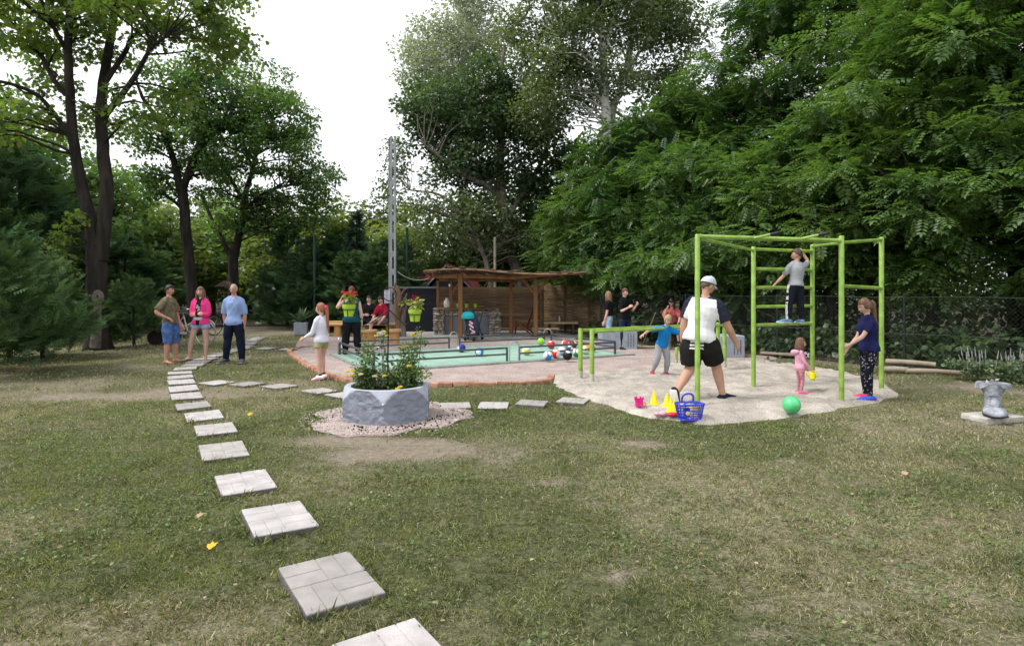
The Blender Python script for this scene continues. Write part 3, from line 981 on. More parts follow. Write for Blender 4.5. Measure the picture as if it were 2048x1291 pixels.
LOC = [  # along the fence 0..1, offset, height, foliage from, half-width, clumps, frond size, seed, material, label
    (-0.22, 2.0, 6.2, 1.6, 2.0, 66, 0.44, 43, L_LOCUST2, 'locust tree rising behind the shelter end wall'),
    (-0.10, 2.8, 8.0, 1.5, 2.2, 84, 0.46, 44, L_LOCUST, 'locust tree covering the foot of the birches'),
    (-0.03, 1.5, 4.6, 1.3, 1.6, 44, 0.42, 31, L_LOCUST, 'low locust bush hanging over the shelter end and its bench'),
    (0.12, 1.9, 6.2, 1.2, 2.1, 80, 0.44, 32, L_LOCUST, 'spreading locust tree behind the boy on the parallel bars'),
    (0.30, 1.8, 5.6, 1.1, 2.0, 76, 0.44, 33, L_LOCUST, 'locust tree just behind the fence at the climbing frame'),
    (0.48, 2.0, 6.4, 1.1, 2.0, 80, 0.45, 34, L_LOCUST, 'tall dense locust tree behind the ladder rungs'),
    (0.66, 1.9, 8.8, 1.9, 2.3, 110, 0.46, 35, L_LOCUST2, 'bright green locust tree leaning out above the climbing frame'),
    (0.84, 2.0, 9.2, 1.5, 2.3, 110, 0.44, 36, L_LOCUST, 'locust tree over the fence corner by the boot planter'),
    (1.04, 2.0, 8.6, 1.3, 2.2, 80, 0.44, 37, L_LOCUST, 'shaded locust tree cut by the frame edge'),
    (0.06, 5.0, 9.6, 2.0, 2.5, 80, 0.50, 38, L_LOCUST, 'high rear locust tree beside the birches'),
    (0.26, 5.0, 12.0, 2.0, 2.9, 105, 0.50, 42, L_LOCUST, 'rear locust tree filling the gap right of the birches'),
    (0.48, 5.0, 13.0, 2.0, 3.0, 120, 0.52, 39, L_LOCUST, 'tallest locust tree behind the middle of the fence'),
    (0.72, 5.2, 13.5, 2.2, 3.0, 110, 0.52, 40, L_LOCUST2, 'rear locust tree towering over the fence end'),
    (0.98, 5.4, 12.5, 2.2, 2.7, 70, 0.52, 41, L_LOCUST, 'rear locust tree at the far end of the row')]


def locust_meshes(h, z0, hw, n, fs, sd, skirt):
    """trunk with limbs and a crown of layered pinnate boughs, foot at the origin"""
    r_ = np.random.default_rng(sd)
    tr = 0.05 + h * 0.011
    q = [r_.normal(0, .12, 2) for _ in range(5)]
    limbs = [[(0, 0, 0, tr), (q[1][0] * .4, q[1][1] * .4, h * .2, tr * .85), (q[2][0], q[2][1], h * .45, tr * .65), (q[3][0] * 2, q[3][1] * 2, h * .72, tr * .4), (q[4][0] * 2, q[4][1] * 2, h * .95, tr * .12)]]
    for k in range(6):
        a = r_.uniform(0, 2 * math.pi); z = z0 + (h - z0) * r_.uniform(0.0, 0.6)
        s = np.array((0, 0, z * 0.85)); d = np.array((math.cos(a), math.sin(a), 0.45)); l = hw * r_.uniform(0.7, 1.0)
        limbs.append([(*s, tr * .4), (*(s + d * l * .4), tr * .3), (*(s + d * l * .8 + (0, 0, .1)), tr * .18), (*(s + d * l + (0, 0, -.05)), tr * .08)])
    cz = (z0 + h) / 2
    env = [((0, 0, cz), (hw, hw, (h - z0) / 2)), ((0, 0, z0 + (h - z0) * .28), (hw * skirt, hw * skirt, (h - z0) * .26)), ((0, 0, h - 1.2), (hw * .75, hw * .75, 1.4))]
    cl = pick_clumps(env, n, r_, (0.40, 0.85), 0.42, 64, 0.40, 0.7)
    limbs = [dense_limb(L) for L in limbs]
    mb = MB()
    for i, L in enumerate(limbs): mb.tube([np.array(p[:3]) for p in L], [p[3] for p in L], n=10 if i == 0 else 6)
    for c, rad, _ in cl: branch_to(mb, limbs, np.asarray(c), r_, 0.028, 4)
    return mb.mesh('trunk', BARK_DARK, smooth=True), crown_mesh('crown', cl, L_LOCUST, 'frond', fs, r_, 0.30)


LP = {'bush': (5.6, locust_meshes(5.6, 1.15, 2.0, 84, .33, 131, 1.25)), 'mid': (6.4, locust_meshes(6.4, 1.2, 2.1, 96, .34, 132, 1.25)),
      'tall': (9.0, locust_meshes(9.0, 1.5, 2.4, 124, .36, 133, 1.2)), 'high': (12.5, locust_meshes(12.5, 2.0, 2.9, 130, .42, 134, 1.1))}
for i, (t_, off, h, z0, hw, n, fs, sd, mat, lab) in enumerate(LOC):
    kind = 'high' if off > 4 else ('tall' if h > 8.2 else ('mid' if h > 5.8 else 'bush'))
    h0, (tm_, cm_) = LP[kind]
    b = fpos(t_, off + .35)
    root = empty('locust_tree', (b[0], b[1], 0), lab, 'tree', 'locust trees behind the fence', i * 1.37 + .4)
    k = h / h0
    root.scale = (k ** .5 * 1.03, k ** .5 * 1.03, k)
    link('trunk', tm_, root)
    o = link('crown', cm_, root)
    if mat is not L_LOCUST:
        o.material_slots[0].link = 'OBJECT'; o.material_slots[0].material = mat


# --- conifers
def conifer_mesh(h, rb, n, seed, mat, size=0.5, layers=False, power=0.8, boughs=90):
    """boughs of uneven length, each carrying flat sprays along its outer part"""
    r_ = np.random.default_rng(seed)
    PS, AX, NR, SC_ = [], [], [], []
    per = max(8, n // boughs)
    for k in range(boughs):
        t = ((k + r_.random()) / boughs) ** 0.9
        z = 0.05 * h + t * h * 0.93
        if layers: z = (np.floor(t * 13) + r_.random() * .35) / 13 * h * .93 + .05 * h
        a = r_.uniform(0, 2 * math.pi)
        L = rb * max(.06, 1 - t) ** power * r_.uniform(.62, 1.28)
        rise = (-.12 if layers else .38) + r_.normal(0, .12)
        m = max(5, int(per * (.45 + 1.1 * (1 - t))))
        q = .25 + .8 * r_.random(m) ** .7
        d0 = np.array((math.cos(a), math.sin(a), rise))
        p = np.stack([math.cos(a) * L * q, math.sin(a) * L * q, z + rise * L * q - .10 * L * q * q], -1) + r_.normal(0, .085 * (.4 + L), (m, 3))
        ax = d0 + r_.normal(0, .42, (m, 3)) + (0, 0, .1 if layers else .35)
        PS.append(p); AX.append(ax); NR.append(r_.normal(0, .5, (m, 3)) + (0, 0, .8)); SC_.append(size * r_.uniform(.6, 1.35, m) * (.6 + .4 * (1 - t)))
    V, Fc = stamp(*SPRAY, np.concatenate(PS), np.concatenate(AX), np.concatenate(NR), np.concatenate(SC_))
    return mesh_np('crown', V, Fc, mat)


def conifer_trunk(h, r0):
    return MB().tube([(0, 0, -.05), (0.02, 0, h * .4), (0, 0.02, h * .97)], [r0, r0 * .7, r0 * .1], n=8).mesh('trunk', BARK_DARK, smooth=True)


THUJA = [conifer_mesh(5.0, 1.3, 2600, 51, L_CONIFER, 0.42, power=.62), conifer_mesh(5.0, 1.45, 2600, 52, L_CONIFER, 0.44, power=.55, boughs=80), conifer_mesh(5.0, 1.4, 2500, 53, L_CONIFER2, 0.42, power=0.5)]
SPRUCE = conifer_mesh(5.0, 1.3, 2000, 54, L_SPRUCE, 0.44, layers=True, power=0.95, boughs=110)
JUNI = conifer_mesh(2.2, 1.05, 2400, 55, L_CONIFER2, 0.27, power=0.45, boughs=70)
CT = conifer_trunk(5.0, 0.09); CT2 = conifer_trunk(2.2, 0.05)


def conifer(kind, pos, sx, sz, rz, label, name='cypress_tree', group=None):
    root = empty(name, (pos[0], pos[1], 0), label, 'tree', group, rz)
    root.scale = (sx, sx, sz)
    link('trunk', CT2 if kind is JUNI else CT, root); link('crown', kind, root)
    return root


for px, D, kind, sx, sz, lab in [
        (575, 27, 0, 1.0, .90, 'dark cypress beside the yucca pot, first of the hedge'), (622, 24.5, 1, 1.0, .74, 'cypress behind the girl in white, left of the spruce'),
        (665, 25, 0, 1.1, .78, 'cypress behind the woman with the phone'), (700, 23.5, 2, .9, .62, 'paler cypress right behind the seated man in black'),
        (755, 24, 1, .95, .70, 'cypress behind the seated boy in red'), (812, 26.5, 0, .9, .72, 'cypress between the concrete pole and the red roof')]:
    conifer(THUJA[kind], (A(px, 600, D).x, D), sx, sz, px, lab, group='cypress hedge behind the benches')
conifer(SPRUCE, (A(714, 600, 26).x, 26), 1.0, 1.06, 2.0, 'pointed dark spruce rising above the cypress hedge', 'spruce_tree')
for px, D, kind, sx, sz, lab in [
        (-60, 19, 1, 1.7, 1.45, 'big dark cypress cut by the picture edge'), (40, 21, 0, 1.7, 1.35, 'big dark cypress behind the young junipers'), (120, 23, 1, 1.5, 1.2, 'dark cypress close behind the double maple'),
        (250, 25, 0, 1.3, .78, 'dark cypress right of the double maple'), (300, 28, 2, 1.2, 0.70, 'paler cypress behind the man in the camouflage shirt')]:
    conifer(THUJA[kind], (A(px, 600, D).x, D), sx, sz, px * 1.3, lab, group='cypresses on the maple side')
for px, py, s, lab in [(-10, 748, 1.25, 'feathery juniper cut off by the frame, nearest of three'), (85, 716, 1.0, 'young juniper with bare foot in front of the maple'), (268, 692, .85, 'small round juniper beside the maple trunk'), (20, 718, 1.1, 'juniper bush between the two other junipers')]:
    p = G(px, py)
    conifer(JUNI, (p.x, p.y), s, s * 1.02, px, lab, 'juniper_bush', group='young junipers')

# --- lighter broadleaf trees farther back
BG = []
for sd, mat in ((61, L_LIGHT), (62, L_MAPLE2), (63, L_DARK), (64, L_BIRCH)):
    r_ = np.random.default_rng(sd)
    env = [((0, 0, 4.6), (2.3, 2.3, 2.6)), ((0.5, 0, 6.2), (1.6, 1.6, 1.6)), ((-.9, 0, 3.2), (1.8, 1.8, 1.5)), ((.8, .2, 2.2), (1.8, 1.8, 1.2))]
    cl = pick_clumps(env, 75, r_, (0.5, 0.95), 0.65, 75, 0.5)
    limb = [[(0, 0, 0, .16), (0.05, 0, 1.5, .13), (0, .1, 3.2, .10), (.1, 0, 5.5, .05), (.2, 0, 7, .02)]]
    mb = MB(); LL = [dense_limb(q) for q in limb]
    for q in LL: mb.tube([np.array(k[:3]) for k in q], [k[3] for k in q], n=9)
    for c, rad, n in cl: branch_to(mb, LL, np.asarray(c), r_, 0.04)
    BG.append((mb.mesh('trunk', BARK_DARK, smooth=True), crown_mesh('crown', cl, mat, 'leaf', 0.25, r_)))


def bgtree(k, x, D, s, rz, lab, sz=None, grp='broadleaf trees farther back'):
    root = empty('broadleaf_tree', (x, D, 0), lab, 'tree', grp, rz)
    root.scale = (s, s, sz or s)
    link('trunk', BG[k][0], root); link('crown', BG[k][1], root)


for px, D, k, s, sz, lab in [
        (-70, 27, 1, 1.3, 1.5, 'broadleaf tree beyond the cypresses at the picture edge'), (60, 31, 1, 1.3, 1.45, 'broadleaf tree beyond the big cypresses'), (170, 34, 0, 1.2, 1.1, 'light green tree seen between the maple stems'), (262, 36, 0, 1.2, 1.05, 'yellowish green tree right of the maple trunk'),
        (230, 30, 1, 1.2, 1.15, 'mid green tree right behind the maple stems'), (345, 33, 0, 1.1, .80, 'light green bush behind the woman in pink'), (425, 38, 0, 1.3, .95, 'light green tree between the forked trunks'), (500, 36, 1, 1.2, .85, 'mid green tree beneath the street lamp'), (560, 33, 0, 1.15, .82, 'light green tree left of the spruce'),
        (620, 32, 0, 1.2, .86, 'pale broadleaf tree directly behind the tall green post'), (680, 34, 0, 1.2, .82, 'light green tree behind the spruce tip'), (765, 40, 3, 1.2, 1.05, 'hazy olive tree behind the concrete pole'), (840, 37, 0, 1.3, .85, 'pale tree behind the red roof'),
        (905, 33, 3, 1.2, .85, 'olive bush above the red roof'), (985, 31, 2, 1.3, .9, 'dark bush above the shelter roof'), (1085, 30, 2, 1.3, .95, 'dark bush beside the shelter end'), (460, 44, 2, 1.6, 1.1, 'dark tree farthest back on the lamp side'), (1275, 27, 1, 1.15, 1.42, 'leafy tree filling the gap right of the birch trunks'), (1365, 24, 2, 1.1, 1.25, 'dark leafy tree between the birches and the locusts'), (1150, 28, 2, 1.1, 1.1, 'dark tree behind the birch foot'), (1440, 26, 1, 1.2, 1.35, 'leafy tree showing above the locusts')]:
    bgtree(k, A(px, 600, D).x, D, s, px * 0.7, lab, sz)

# --- dense wood that closes the view behind everything
r_ = np.random.default_rng(77)
cl = []
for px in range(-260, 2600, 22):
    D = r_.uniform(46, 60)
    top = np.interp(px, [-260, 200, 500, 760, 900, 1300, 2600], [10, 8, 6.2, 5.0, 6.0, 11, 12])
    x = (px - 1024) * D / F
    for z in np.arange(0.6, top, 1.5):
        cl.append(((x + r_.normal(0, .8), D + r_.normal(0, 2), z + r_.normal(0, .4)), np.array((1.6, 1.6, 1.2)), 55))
cl3 = []
for k in range(210):                       # undergrowth behind the fence
    t_ = r_.uniform(-0.15, 1.35); off = r_.uniform(2.6, 11)
    p = fpos(t_, off)
    cl3.append(((p[0], p[1], r_.uniform(0.3, 2.8)), np.array((1.1, 1.1, 0.9)), 130))
for k in range(60):                        # undergrowth behind the cypresses, both sides
    px = r_.choice([r_.uniform(-250, 380), r_.uniform(540, 1100)]); D = r_.uniform(27, 33)
    cl.append((((px - 1024) * D / F, D, r_.uniform(0.2, 1.6)), np.array((1.2, 1.2, 0.8)), 60))
cl2 = []
for k in range(170):
    t_ = r_.uniform(-0.1, 1.2); off = r_.uniform(.35, 2.6)
    p = fpos(t_, off)
    cl2.append(((p[0], p[1], abs(r_.normal(0, .45)) + .1), np.array((.5, .5, .35)), 40))
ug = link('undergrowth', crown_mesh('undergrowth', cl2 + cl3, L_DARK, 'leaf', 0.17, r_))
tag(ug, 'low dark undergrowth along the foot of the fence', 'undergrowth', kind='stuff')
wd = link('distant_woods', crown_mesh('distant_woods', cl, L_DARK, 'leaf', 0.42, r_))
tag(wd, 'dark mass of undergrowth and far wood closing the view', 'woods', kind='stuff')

# ================================================================== OBJECTS
# ---- paving slabs
SLABM = [M('slab_%s' % 'abcd'[i], c, rough=0.9, var=0.16, scale=7, bump=0.3, bscale=120, detail=10, world=True) for i, c in enumerate([(0.38, 0.352, 0.345), (0.42, 0.392, 0.388), (0.30, 0.278, 0.266), (0.35, 0.325, 0.312)])]
SLABSIDE = M('slab_side', (0.12, 0.115, 0.11), rough=0.95, var=0.3, scale=14, bump=0.4)  # side faces darker than the top: shade and soil damp put into the colour


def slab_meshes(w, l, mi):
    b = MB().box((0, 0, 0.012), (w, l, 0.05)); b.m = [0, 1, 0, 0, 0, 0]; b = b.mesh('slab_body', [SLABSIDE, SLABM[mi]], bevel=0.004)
    g = 0.006
    ph = MB().box((0, 0, 0.0345), (w / 2 - g, l / 4 - g, 0.016)).mesh('panel', SLABM[mi], bevel=0.004)
    pv = MB().box((0, 0, 0.0345), (w / 4 - g, l / 2 - g, 0.016)).mesh('panel', SLABM[mi], bevel=0.004)
    return b, ph, pv


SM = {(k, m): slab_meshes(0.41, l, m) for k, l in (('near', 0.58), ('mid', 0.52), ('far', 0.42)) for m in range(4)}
SL_L = {'near': 0.58, 'mid': 0.52, 'far': 0.42}
ORD = ['first', 'second', 'third', 'fourth', 'fifth', 'sixth', 'seventh', 'eighth', 'ninth', 'tenth', 'eleventh', 'twelfth', 'thirteenth', 'fourteenth', 'fifteenth', 'sixteenth', 'seventeenth', 'eighteenth',
       'nineteenth', 'twentieth', 'twenty-first', 'twenty-second', 'twenty-third', 'twenty-fourth', 'twenty-fifth', 'twenty-sixth', 'twenty-seventh', 'twenty-eighth']
SLABS = []


def slab(px, py, dirv, kind, label, group, mi):
    p = G(px, py, 0.05)
    ang = math.atan2(-dirv[0], dirv[1])
    root = empty('paving_slab', (p.x, p.y, ground_h(np.array(p.x), np.array(p.y)) * 0.6 - 0.014), label, 'paving slab', group, ang)
    root.rotation_euler = (random.uniform(-.025, .025), random.uniform(-.025, .025), ang)
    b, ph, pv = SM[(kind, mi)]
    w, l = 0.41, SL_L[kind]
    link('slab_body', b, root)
    for sx, sy, hor in ((-1, 1, 1), (1, 1, 0), (-1, -1, 0), (1, -1, 1)):
        for k in (-1, 1):
            o = link('panel', ph if hor else pv, root)
            o.location = (sx * w / 4, sy * l / 4 + k * l / 8, 0) if hor else (sx * w / 4 + k * w / 8, sy * l / 4, 0)
    SLABS.append((p.x, p.y, ang, w / 2 + .005, l / 2 + .005))


main = [(800, 1312, (.3, -.44)), (660, 1150, (.3, -.44)), (558, 1027, (.31, -.5)), (490, 955, (.33, -.54)), (447, 895, (.34, -.57)), (431, 852, (.33, -.55)), (408, 826, (.3, -.48)), (386, 806, (.34, -.52)), (373, 787, (.35, -.56)),
        (367, 773, (.3, -.47)), (363, 760.5, (.3, -.46)), (361, 750.5, (.28, -.45)), (360, 742, (.26, -.45)), (371, 733.5, (.2, -.45)), (387, 726.5, (.12, -.45)), (398, 720, (.05, -.45)), (411, 714.5, (-.05, -.45)),
        (428, 708.5, (-.12, -.4)), (445, 703.5, (-.15, -.4)), (464, 699, (-.15, -.4)), (481, 694.5, (-.1, -.4)), (489, 690.5, (0, -.4)), (495, 686.5, (.05, -.4)), (500, 683, (.05, -.4)), (504, 679.5, (0, -.4)), (509, 676.5, (-.05, -.4)), (516, 673.5, (-.1, -.4))]
for i, (x, y, d) in enumerate(main):
    lab = 'pale concrete slab, %s along the winding path counted from the front' % ORD[i]
    if i == 0: lab = 'pale concrete slab cut by the bottom edge, first of the winding path'
    slab(x, y, d, 'near' if i < 6 else ('mid' if i < 11 else 'far'), lab, 'slabs of the winding path', [1, 2, 1, 1, 3, 0, 1, 2, 0, 1, 1, 0, 1, 3, 2][i] if i < 15 else i % 4)
for i, (x, y, d) in enumerate([(434, 762, (.5, -.25)), (494, 764.5, (.5, -.28)), (559, 768.5, (.48, -.3)), (640, 778, (.42, -.3)), (688, 786, (.4, -.3))]):
    slab(x, y, d, 'far', 'pale concrete slab, %s of the side path running to the planter' % ORD[i], 'slabs of the side path', (i + 1) % 4)
for i, (x, y, d) in enumerate([(911, 806.5, (.06, -.45)), (987, 805.5, (-.02, -.45)), (1064, 801, (-.1, -.45)), (1146, 796.5, (-.16, -.45))]):
    slab(x, y, d, 'far', 'pale concrete slab, %s on the way from planter to sand' % ORD[i], 'slabs between planter and sand', i % 4)
for i, (x, y, d) in enumerate([(532, 694, (.5, -.1)), (578, 695.5, (.5, -.1)), (618, 693.5, (.5, -.1))]):
    slab(x, y, d, 'far', 'thin pale slab, %s leading off to the gravel bed' % ORD[i], 'slabs to the gravel bed', i % 4)

# ---- big nut-shaped planter
NUTM = M('planter_grey_paint', (0.225, 0.245, 0.30), rough=0.85, var=0.15, scale=5, bump=0.5, bscale=45)
NUTRIM = M('planter_rim_paint', (0.40, 0.42, 0.49), rough=0.75, var=0.12, scale=9, bump=0.3, bscale=70)
SOIL = M('potting_soil', (0.022, 0.016, 0.012), rough=1.0, var=0.5, scale=20, bump=1.0, bscale=50)


def nut_planter():
    N, K = 144, 26
    Hh, ap = 0.40, 0.515                      # height, apothem
    rot0 = math.atan2(-1, 0.12)               # one corner faces the viewer, a touch to the right
    V, Fc, mi = [], [], []
    zs = np.linspace(-0.03, Hh, K)

    def rr(a, z):
        u = ((a - rot0 + math.pi / 6 + math.pi) % (math.pi / 3)) - math.pi / 6
        hexr = ap / math.cos(((a - rot0) % (math.pi / 3)) - math.pi / 6)
        top = 0.60 - max(0, z - 0.22) ** 1.2 * 0.62
        bot = 0.60 - max(0, 0.09 - z) ** 1.2 * 0.9
        return hexr, min(top, bot)
    for z in zs:
        for j in range(N):
            a = 2 * math.pi * j / N
            hx, cn = rr(a, z)
            r_ = min(hx, cn)
            if hx < cn: r_ += (float(vnoise(np.array((math.cos(a) * 14, z * 34, math.sin(a) * 14)))) - .5) * 0.026 - 0.006
            V.append((r_ * math.cos(a), r_ * math.sin(a), z))
    for i in range(K - 1):
        for j in range(N):
            j2 = (j + 1) % N
            Fc.append((i * N + j, i * N + j2, (i + 1) * N + j2, (i + 1) * N + j))
            a = 2 * math.pi * (j + .5) / N
            hx, cn = rr(a, (zs[i] + zs[i + 1]) / 2)
            mi.append(0 if hx < cn else 1)
    base = (K - 1) * N
    prof = [(0.472, Hh + 0.006), (0.445, Hh - 0.004), (0.43, Hh - 0.06), (0.43, 0.1)]
    for r_, z in prof:
        for j in range(N):
            a = 2 * math.pi * j / N
            V.append((r_ * math.cos(a), r_ * math.sin(a), z))
    for i in range(len(prof)):
        for j in range(N):
            j2 = (j + 1) % N
            o = base + i * N
            Fc.append((o + j, o + j2, o + N + j2, o + N + j)); mi.append(1)
    m = MB(); m.v, m.f, m.m = V, Fc, mi
    return m


root = empty('nut_planter', (nut_c[0], nut_c[1], 0.02), 'huge grey planter shaped like a hexagonal nut, roses inside', 'planter')
nut_planter().build('shell', [NUTM, NUTRIM], root, smooth=True, angle=35)
mb = MB()
th = np.linspace(0, 2 * math.pi, 40, endpoint=False)
mb.v = [(0, 0, .37)] + [(r_ * math.cos(a), r_ * math.sin(a), 0.345 + 0.02 * math.sin(5 * a + 9 * r_) - .02 * r_) for r_ in (0.15, 0.3, 0.435) for a in th]
mb.f = [(0, 1 + j, 1 + (j + 1) % 40) for j in range(40)] + [(1 + k * 40 + j, 1 + (k + 1) * 40 + j, 1 + (k + 1) * 40 + (j + 1) % 40, 1 + k * 40 + (j + 1) % 40) for k in range(2) for j in range(40)]
mb.m = [0] * len(mb.f)
mb.build('soil', SOIL, root, smooth=True)
MB().sphere((0.07, -0.585, 0.255), 0.012, 8, 6).build('bolt', M('bolt_pale', (0.6, 0.6, 0.62), rough=.5), root, smooth=True)
# crumbs of soil fallen on the gravel ring
r_ = np.random.default_rng(5)
mb = MB()
for k in range(110):
    a = r_.uniform(-1.9, 0.1) if k % 3 else r_.uniform(0, 6.28)
    q = 0.62 + abs(r_.normal(0, 0.16))
    mb.sphere((nut_c[0] + q * math.cos(a), nut_c[1] + q * math.sin(a), 0.035), np.abs(r_.normal(0.006, 0.004, 3)) + .003, 5, 4)
tag(mb.build('soil_crumbs', SOIL), 'dark soil crumbs spilled on the planter gravel', 'soil', kind='stuff')
# loose pebbles on the gravel ring
tv = np.array([(1, 0, 0), (-.5, .87, 0), (-.5, -.87, 0), (0, 0, .8)]) * 1.0
n = 9000
a = r_.uniform(0, 2 * math.pi, n); q = np.sqrt(r_.uniform(.3, 1.25, n))
X = nut_c[0] + q * np.cos(a) * .95; Y = nut_c[1] + q * np.sin(a) * .95
k = inside(nutgravel_poly, X, Y) | (r_.random(n) < 0.06)
pos = np.stack([X, Y, np.full(n, 0.026)], -1)[k]
k2 = len(pos)
V, Fc = stamp(tv, np.array([(0, 1, 3), (1, 2, 3), (2, 0, 3)]), pos, r_.normal(size=(k2, 3)) * (1, 1, .3), r_.normal(0, .25, (k2, 3)) + (0, 0, 1), r_.uniform(.005, .013, k2))
PEB = leafmat('pebble_pink', (0.28, 0.22, 0.20), (0.56, 0.48, 0.45), 0.0, gloss=0, nscale=9)
tag(link('gravel_pebbles', mesh_np('gravel_pebbles', V, Fc, PEB)), 'loose pink pebbles around the planter', 'pebbles', kind='stuff')

# ---- rose bushes in the planter
L_ROSE = leafmat('leaf_rose', (0.075, 0.14, 0.040), (0.17, 0.25, 0.08), 0.4, nscale=4)
STEM = M('stem_green', (0.07, 0.10, 0.03), rough=0.7)
PETAL = leafmat('petal_yellow', (0.72, 0.55, 0.05), (0.85, 0.75, 0.22), 0.3, gloss=0, nscale=20)
PETALW = leafmat('petal_cream', (0.75, 0.68, 0.48), (0.8, 0.75, 0.6), 0.3, gloss=0, nscale=20)


def flower(mb, c, r0, mi, r_, n=14):
    for k in range(n):
        a = 2.4 * k; t = k / n
        d = np.array((math.cos(a) * (0.3 + t), math.sin(a) * (0.3 + t), 1.1 - t))
        d = unit(d); s = unit(np.cross(d, (0, 0, 1.0)) + 1e-4); u = np.cross(s, d)
        l, w = r0 * (0.6 + .5 * t), r0 * .55
        p = np.asarray(c)
        mb.add([p, p + d * l * .6 + s * w, p + d * l + u * .2 * l, p + d * l * .6 - s * w], [(0, 1, 2, 3)], mi)


def rose_bush(cx, cy, label, stems, seed):
    r_ = np.random.default_rng(seed)
    base = np.array((nut_c[0] + cx, nut_c[1] + cy, 0.36))
    root = empty('rose_bush', tuple(base), label, 'rose bush', 'roses in the nut planter')
    sm, cl = MB(), []
    tops = []
    for dx, dy, h in stems:
        P = [np.array((r_.normal(0, .02), r_.normal(0, .02), -0.03)), np.array((dx * .45, dy * .45, h * .4)) + r_.normal(0, .02, 3), np.array((dx * .85, dy * .85, h * .75)) + r_.normal(0, .02, 3), np.array((dx, dy, h))]
        sm.tube(P, [.006, .005, .004, .003], n=5)
        for t in np.linspace(.15, 1, max(4, int(h / .06))):
            q = t * 3; i = min(int(q), 2)
            c = P[i] * (1 - q + i) + P[i + 1] * (q - i)
            cl.append((c + r_.normal(0, .025, 3), np.array((.075, .075, .055)) * (1.25 - .5 * t), int(13 * (1.3 - .6 * t))))
        tops.append(P[-1])
    sm.build('stem', STEM, root, smooth=True)
    for k in range(10):
        cl.append((np.array((r_.normal(0, .11), r_.normal(0, .09), r_.uniform(.03, .22))), np.array((.11, .11, .08)), 36))
    link('foliage', crown_mesh('foliage', cl, L_ROSE, 'leaf', 0.048, r_, 0.25), root)
    return root, tops, r_


def blooms(root, pts, mi, r_, size=.044):
    for p in pts:
        fb = MB(); flower(fb, (0, 0, 0), size, 0, r_, 16)
        o = fb.build('flower', [PETAL, PETALW][mi], root); o.location = p


rb, tp, r2 = rose_bush(-.27, .02, 'yellow rose bush with the densest leaves, over the planter rim', [(-.12, -.05, .36), (0.02, .03, .62), (.07, -.1, .45), (-.04, .1, .52), (.12, .04, .4), (-.1, -.14, .25), (0.0, -.12, .3)], 71)
blooms(rb, [(-.13, -.2, .19), (-.12, -.2, .24), (-.21, -.12, .22), tuple(tp[1] + (.1, 0, .03))], 0, r2); blooms(rb, [(-.02, -.2, .2), (.14, -.16, .17)], 1, r2)
rb, tp, r2 = rose_bush(.05, .05, 'low yellow rose bush around the foot of the metal stand', [(-.1, -.1, .3), (.1, -.1, .3), (-.12, .05, .7), (.1, .1, .34), (-.02, -.18, .22), (.14, -.16, .26), (.17, 0, .52)], 72)
blooms(rb, [tuple(tp[2]), tuple(tp[2] + (.05, -.02, -.05)), (-.05, -.22, .18), (.12, -.28, 0.03), (.15, -.26, .05), tuple(tp[6])], 0, r2)
rb, tp, r2 = rose_bush(.30, .02, 'tall leggy yellow rose bush reaching highest', [(.05, -.05, .66), (.12, .02, .70), (-.06, .06, .52), (.1, -.12, .3), (-.08, -.1, .42), (.0, -.15, .25), (-.14, 0, .5)], 73)
blooms(rb, [tuple(tp[0]), tuple(tp[0] + (-.03, 0, .02)), tuple(tp[1]), tuple(tp[6]), (.0, -.18, .3)], 0, r2)

# ---- metal flower stand with two pots
IRON = M('black_iron', (0.018, 0.018, 0.02), rough=0.45, var=0.1, metal=0.6, spec=0.5)
sx, sy = nut_c[0] + 0.01, nut_c[1] - 0.06


def S(px, py): return np.array(A(px, py, sy)) - np.array((sx, sy, 0.33))


root = empty('flower_stand', (sx, sy, 0.33), 'black metal flower stand with ring and two zigzag arms', 'flower stand')
MB().tube([(0, 0, -.15), S(776, 700), S(777.5, 605)], 0.0085, n=8).build('pole', IRON, root, smooth=True)
c0 = S(779, 588)
MB().tube([c0 + np.array((math.cos(a) * .083, 0.0, math.sin(a) * .083)) for a in np.linspace(0, 2 * math.pi, 33)], 0.006, n=6).build('ring', IRON, root, smooth=True)
pot_l, pot_r = S(698, 619), S(830, 629)
yo = np.array((0, -.03, 0))
MB().tube([S(777, 619), S(741, 647), S(713, 632), S(700, 626) + yo], 0.007, n=6).build('arm', IRON, root, smooth=True)
MB().tube([S(778, 619), S(810, 650), S(824, 639), S(828, 632) + yo], 0.007, n=6).build('arm', IRON, root, smooth=True)
MB().tube([S(777, 688), S(729, 708), S(776, 711)], 0.006, n=6).build('brace', IRON, root, smooth=True)
for c in (pot_l, pot_r):
    MB().tube([c + np.array((math.cos(a) * .073, math.sin(a) * .073, 0)) for a in np.linspace(0, 2 * math.pi, 25)], 0.0055, n=6).build('pot_ring', IRON, root, smooth=True)
    MB().tube([c + np.array((0, -.073, 0)), c + np.array((0.0, -.06, -.09)), c + np.array((0, 0, -.095))], 0.0045, n=6).build('pot_hook', IRON, root, smooth=True)
LIME = M('lime_plastic', (0.36, 0.54, 0.04), rough=0.45, var=0.06, spec=0.4)
REDFL = leafmat('petal_red', (0.55, 0.02, 0.06), (0.72, 0.07, 0.14), 0.25, gloss=0, nscale=30)
REDFL2 = leafmat('petal_deep_red', (0.38, 0.015, 0.03), (0.5, 0.03, 0.05), 0.2, gloss=0, nscale=30)
L_PALE = leafmat('leaf_pale', (0.20, 0.25, 0.06), (0.42, 0.45, 0.16), 0.35, nscale=15)
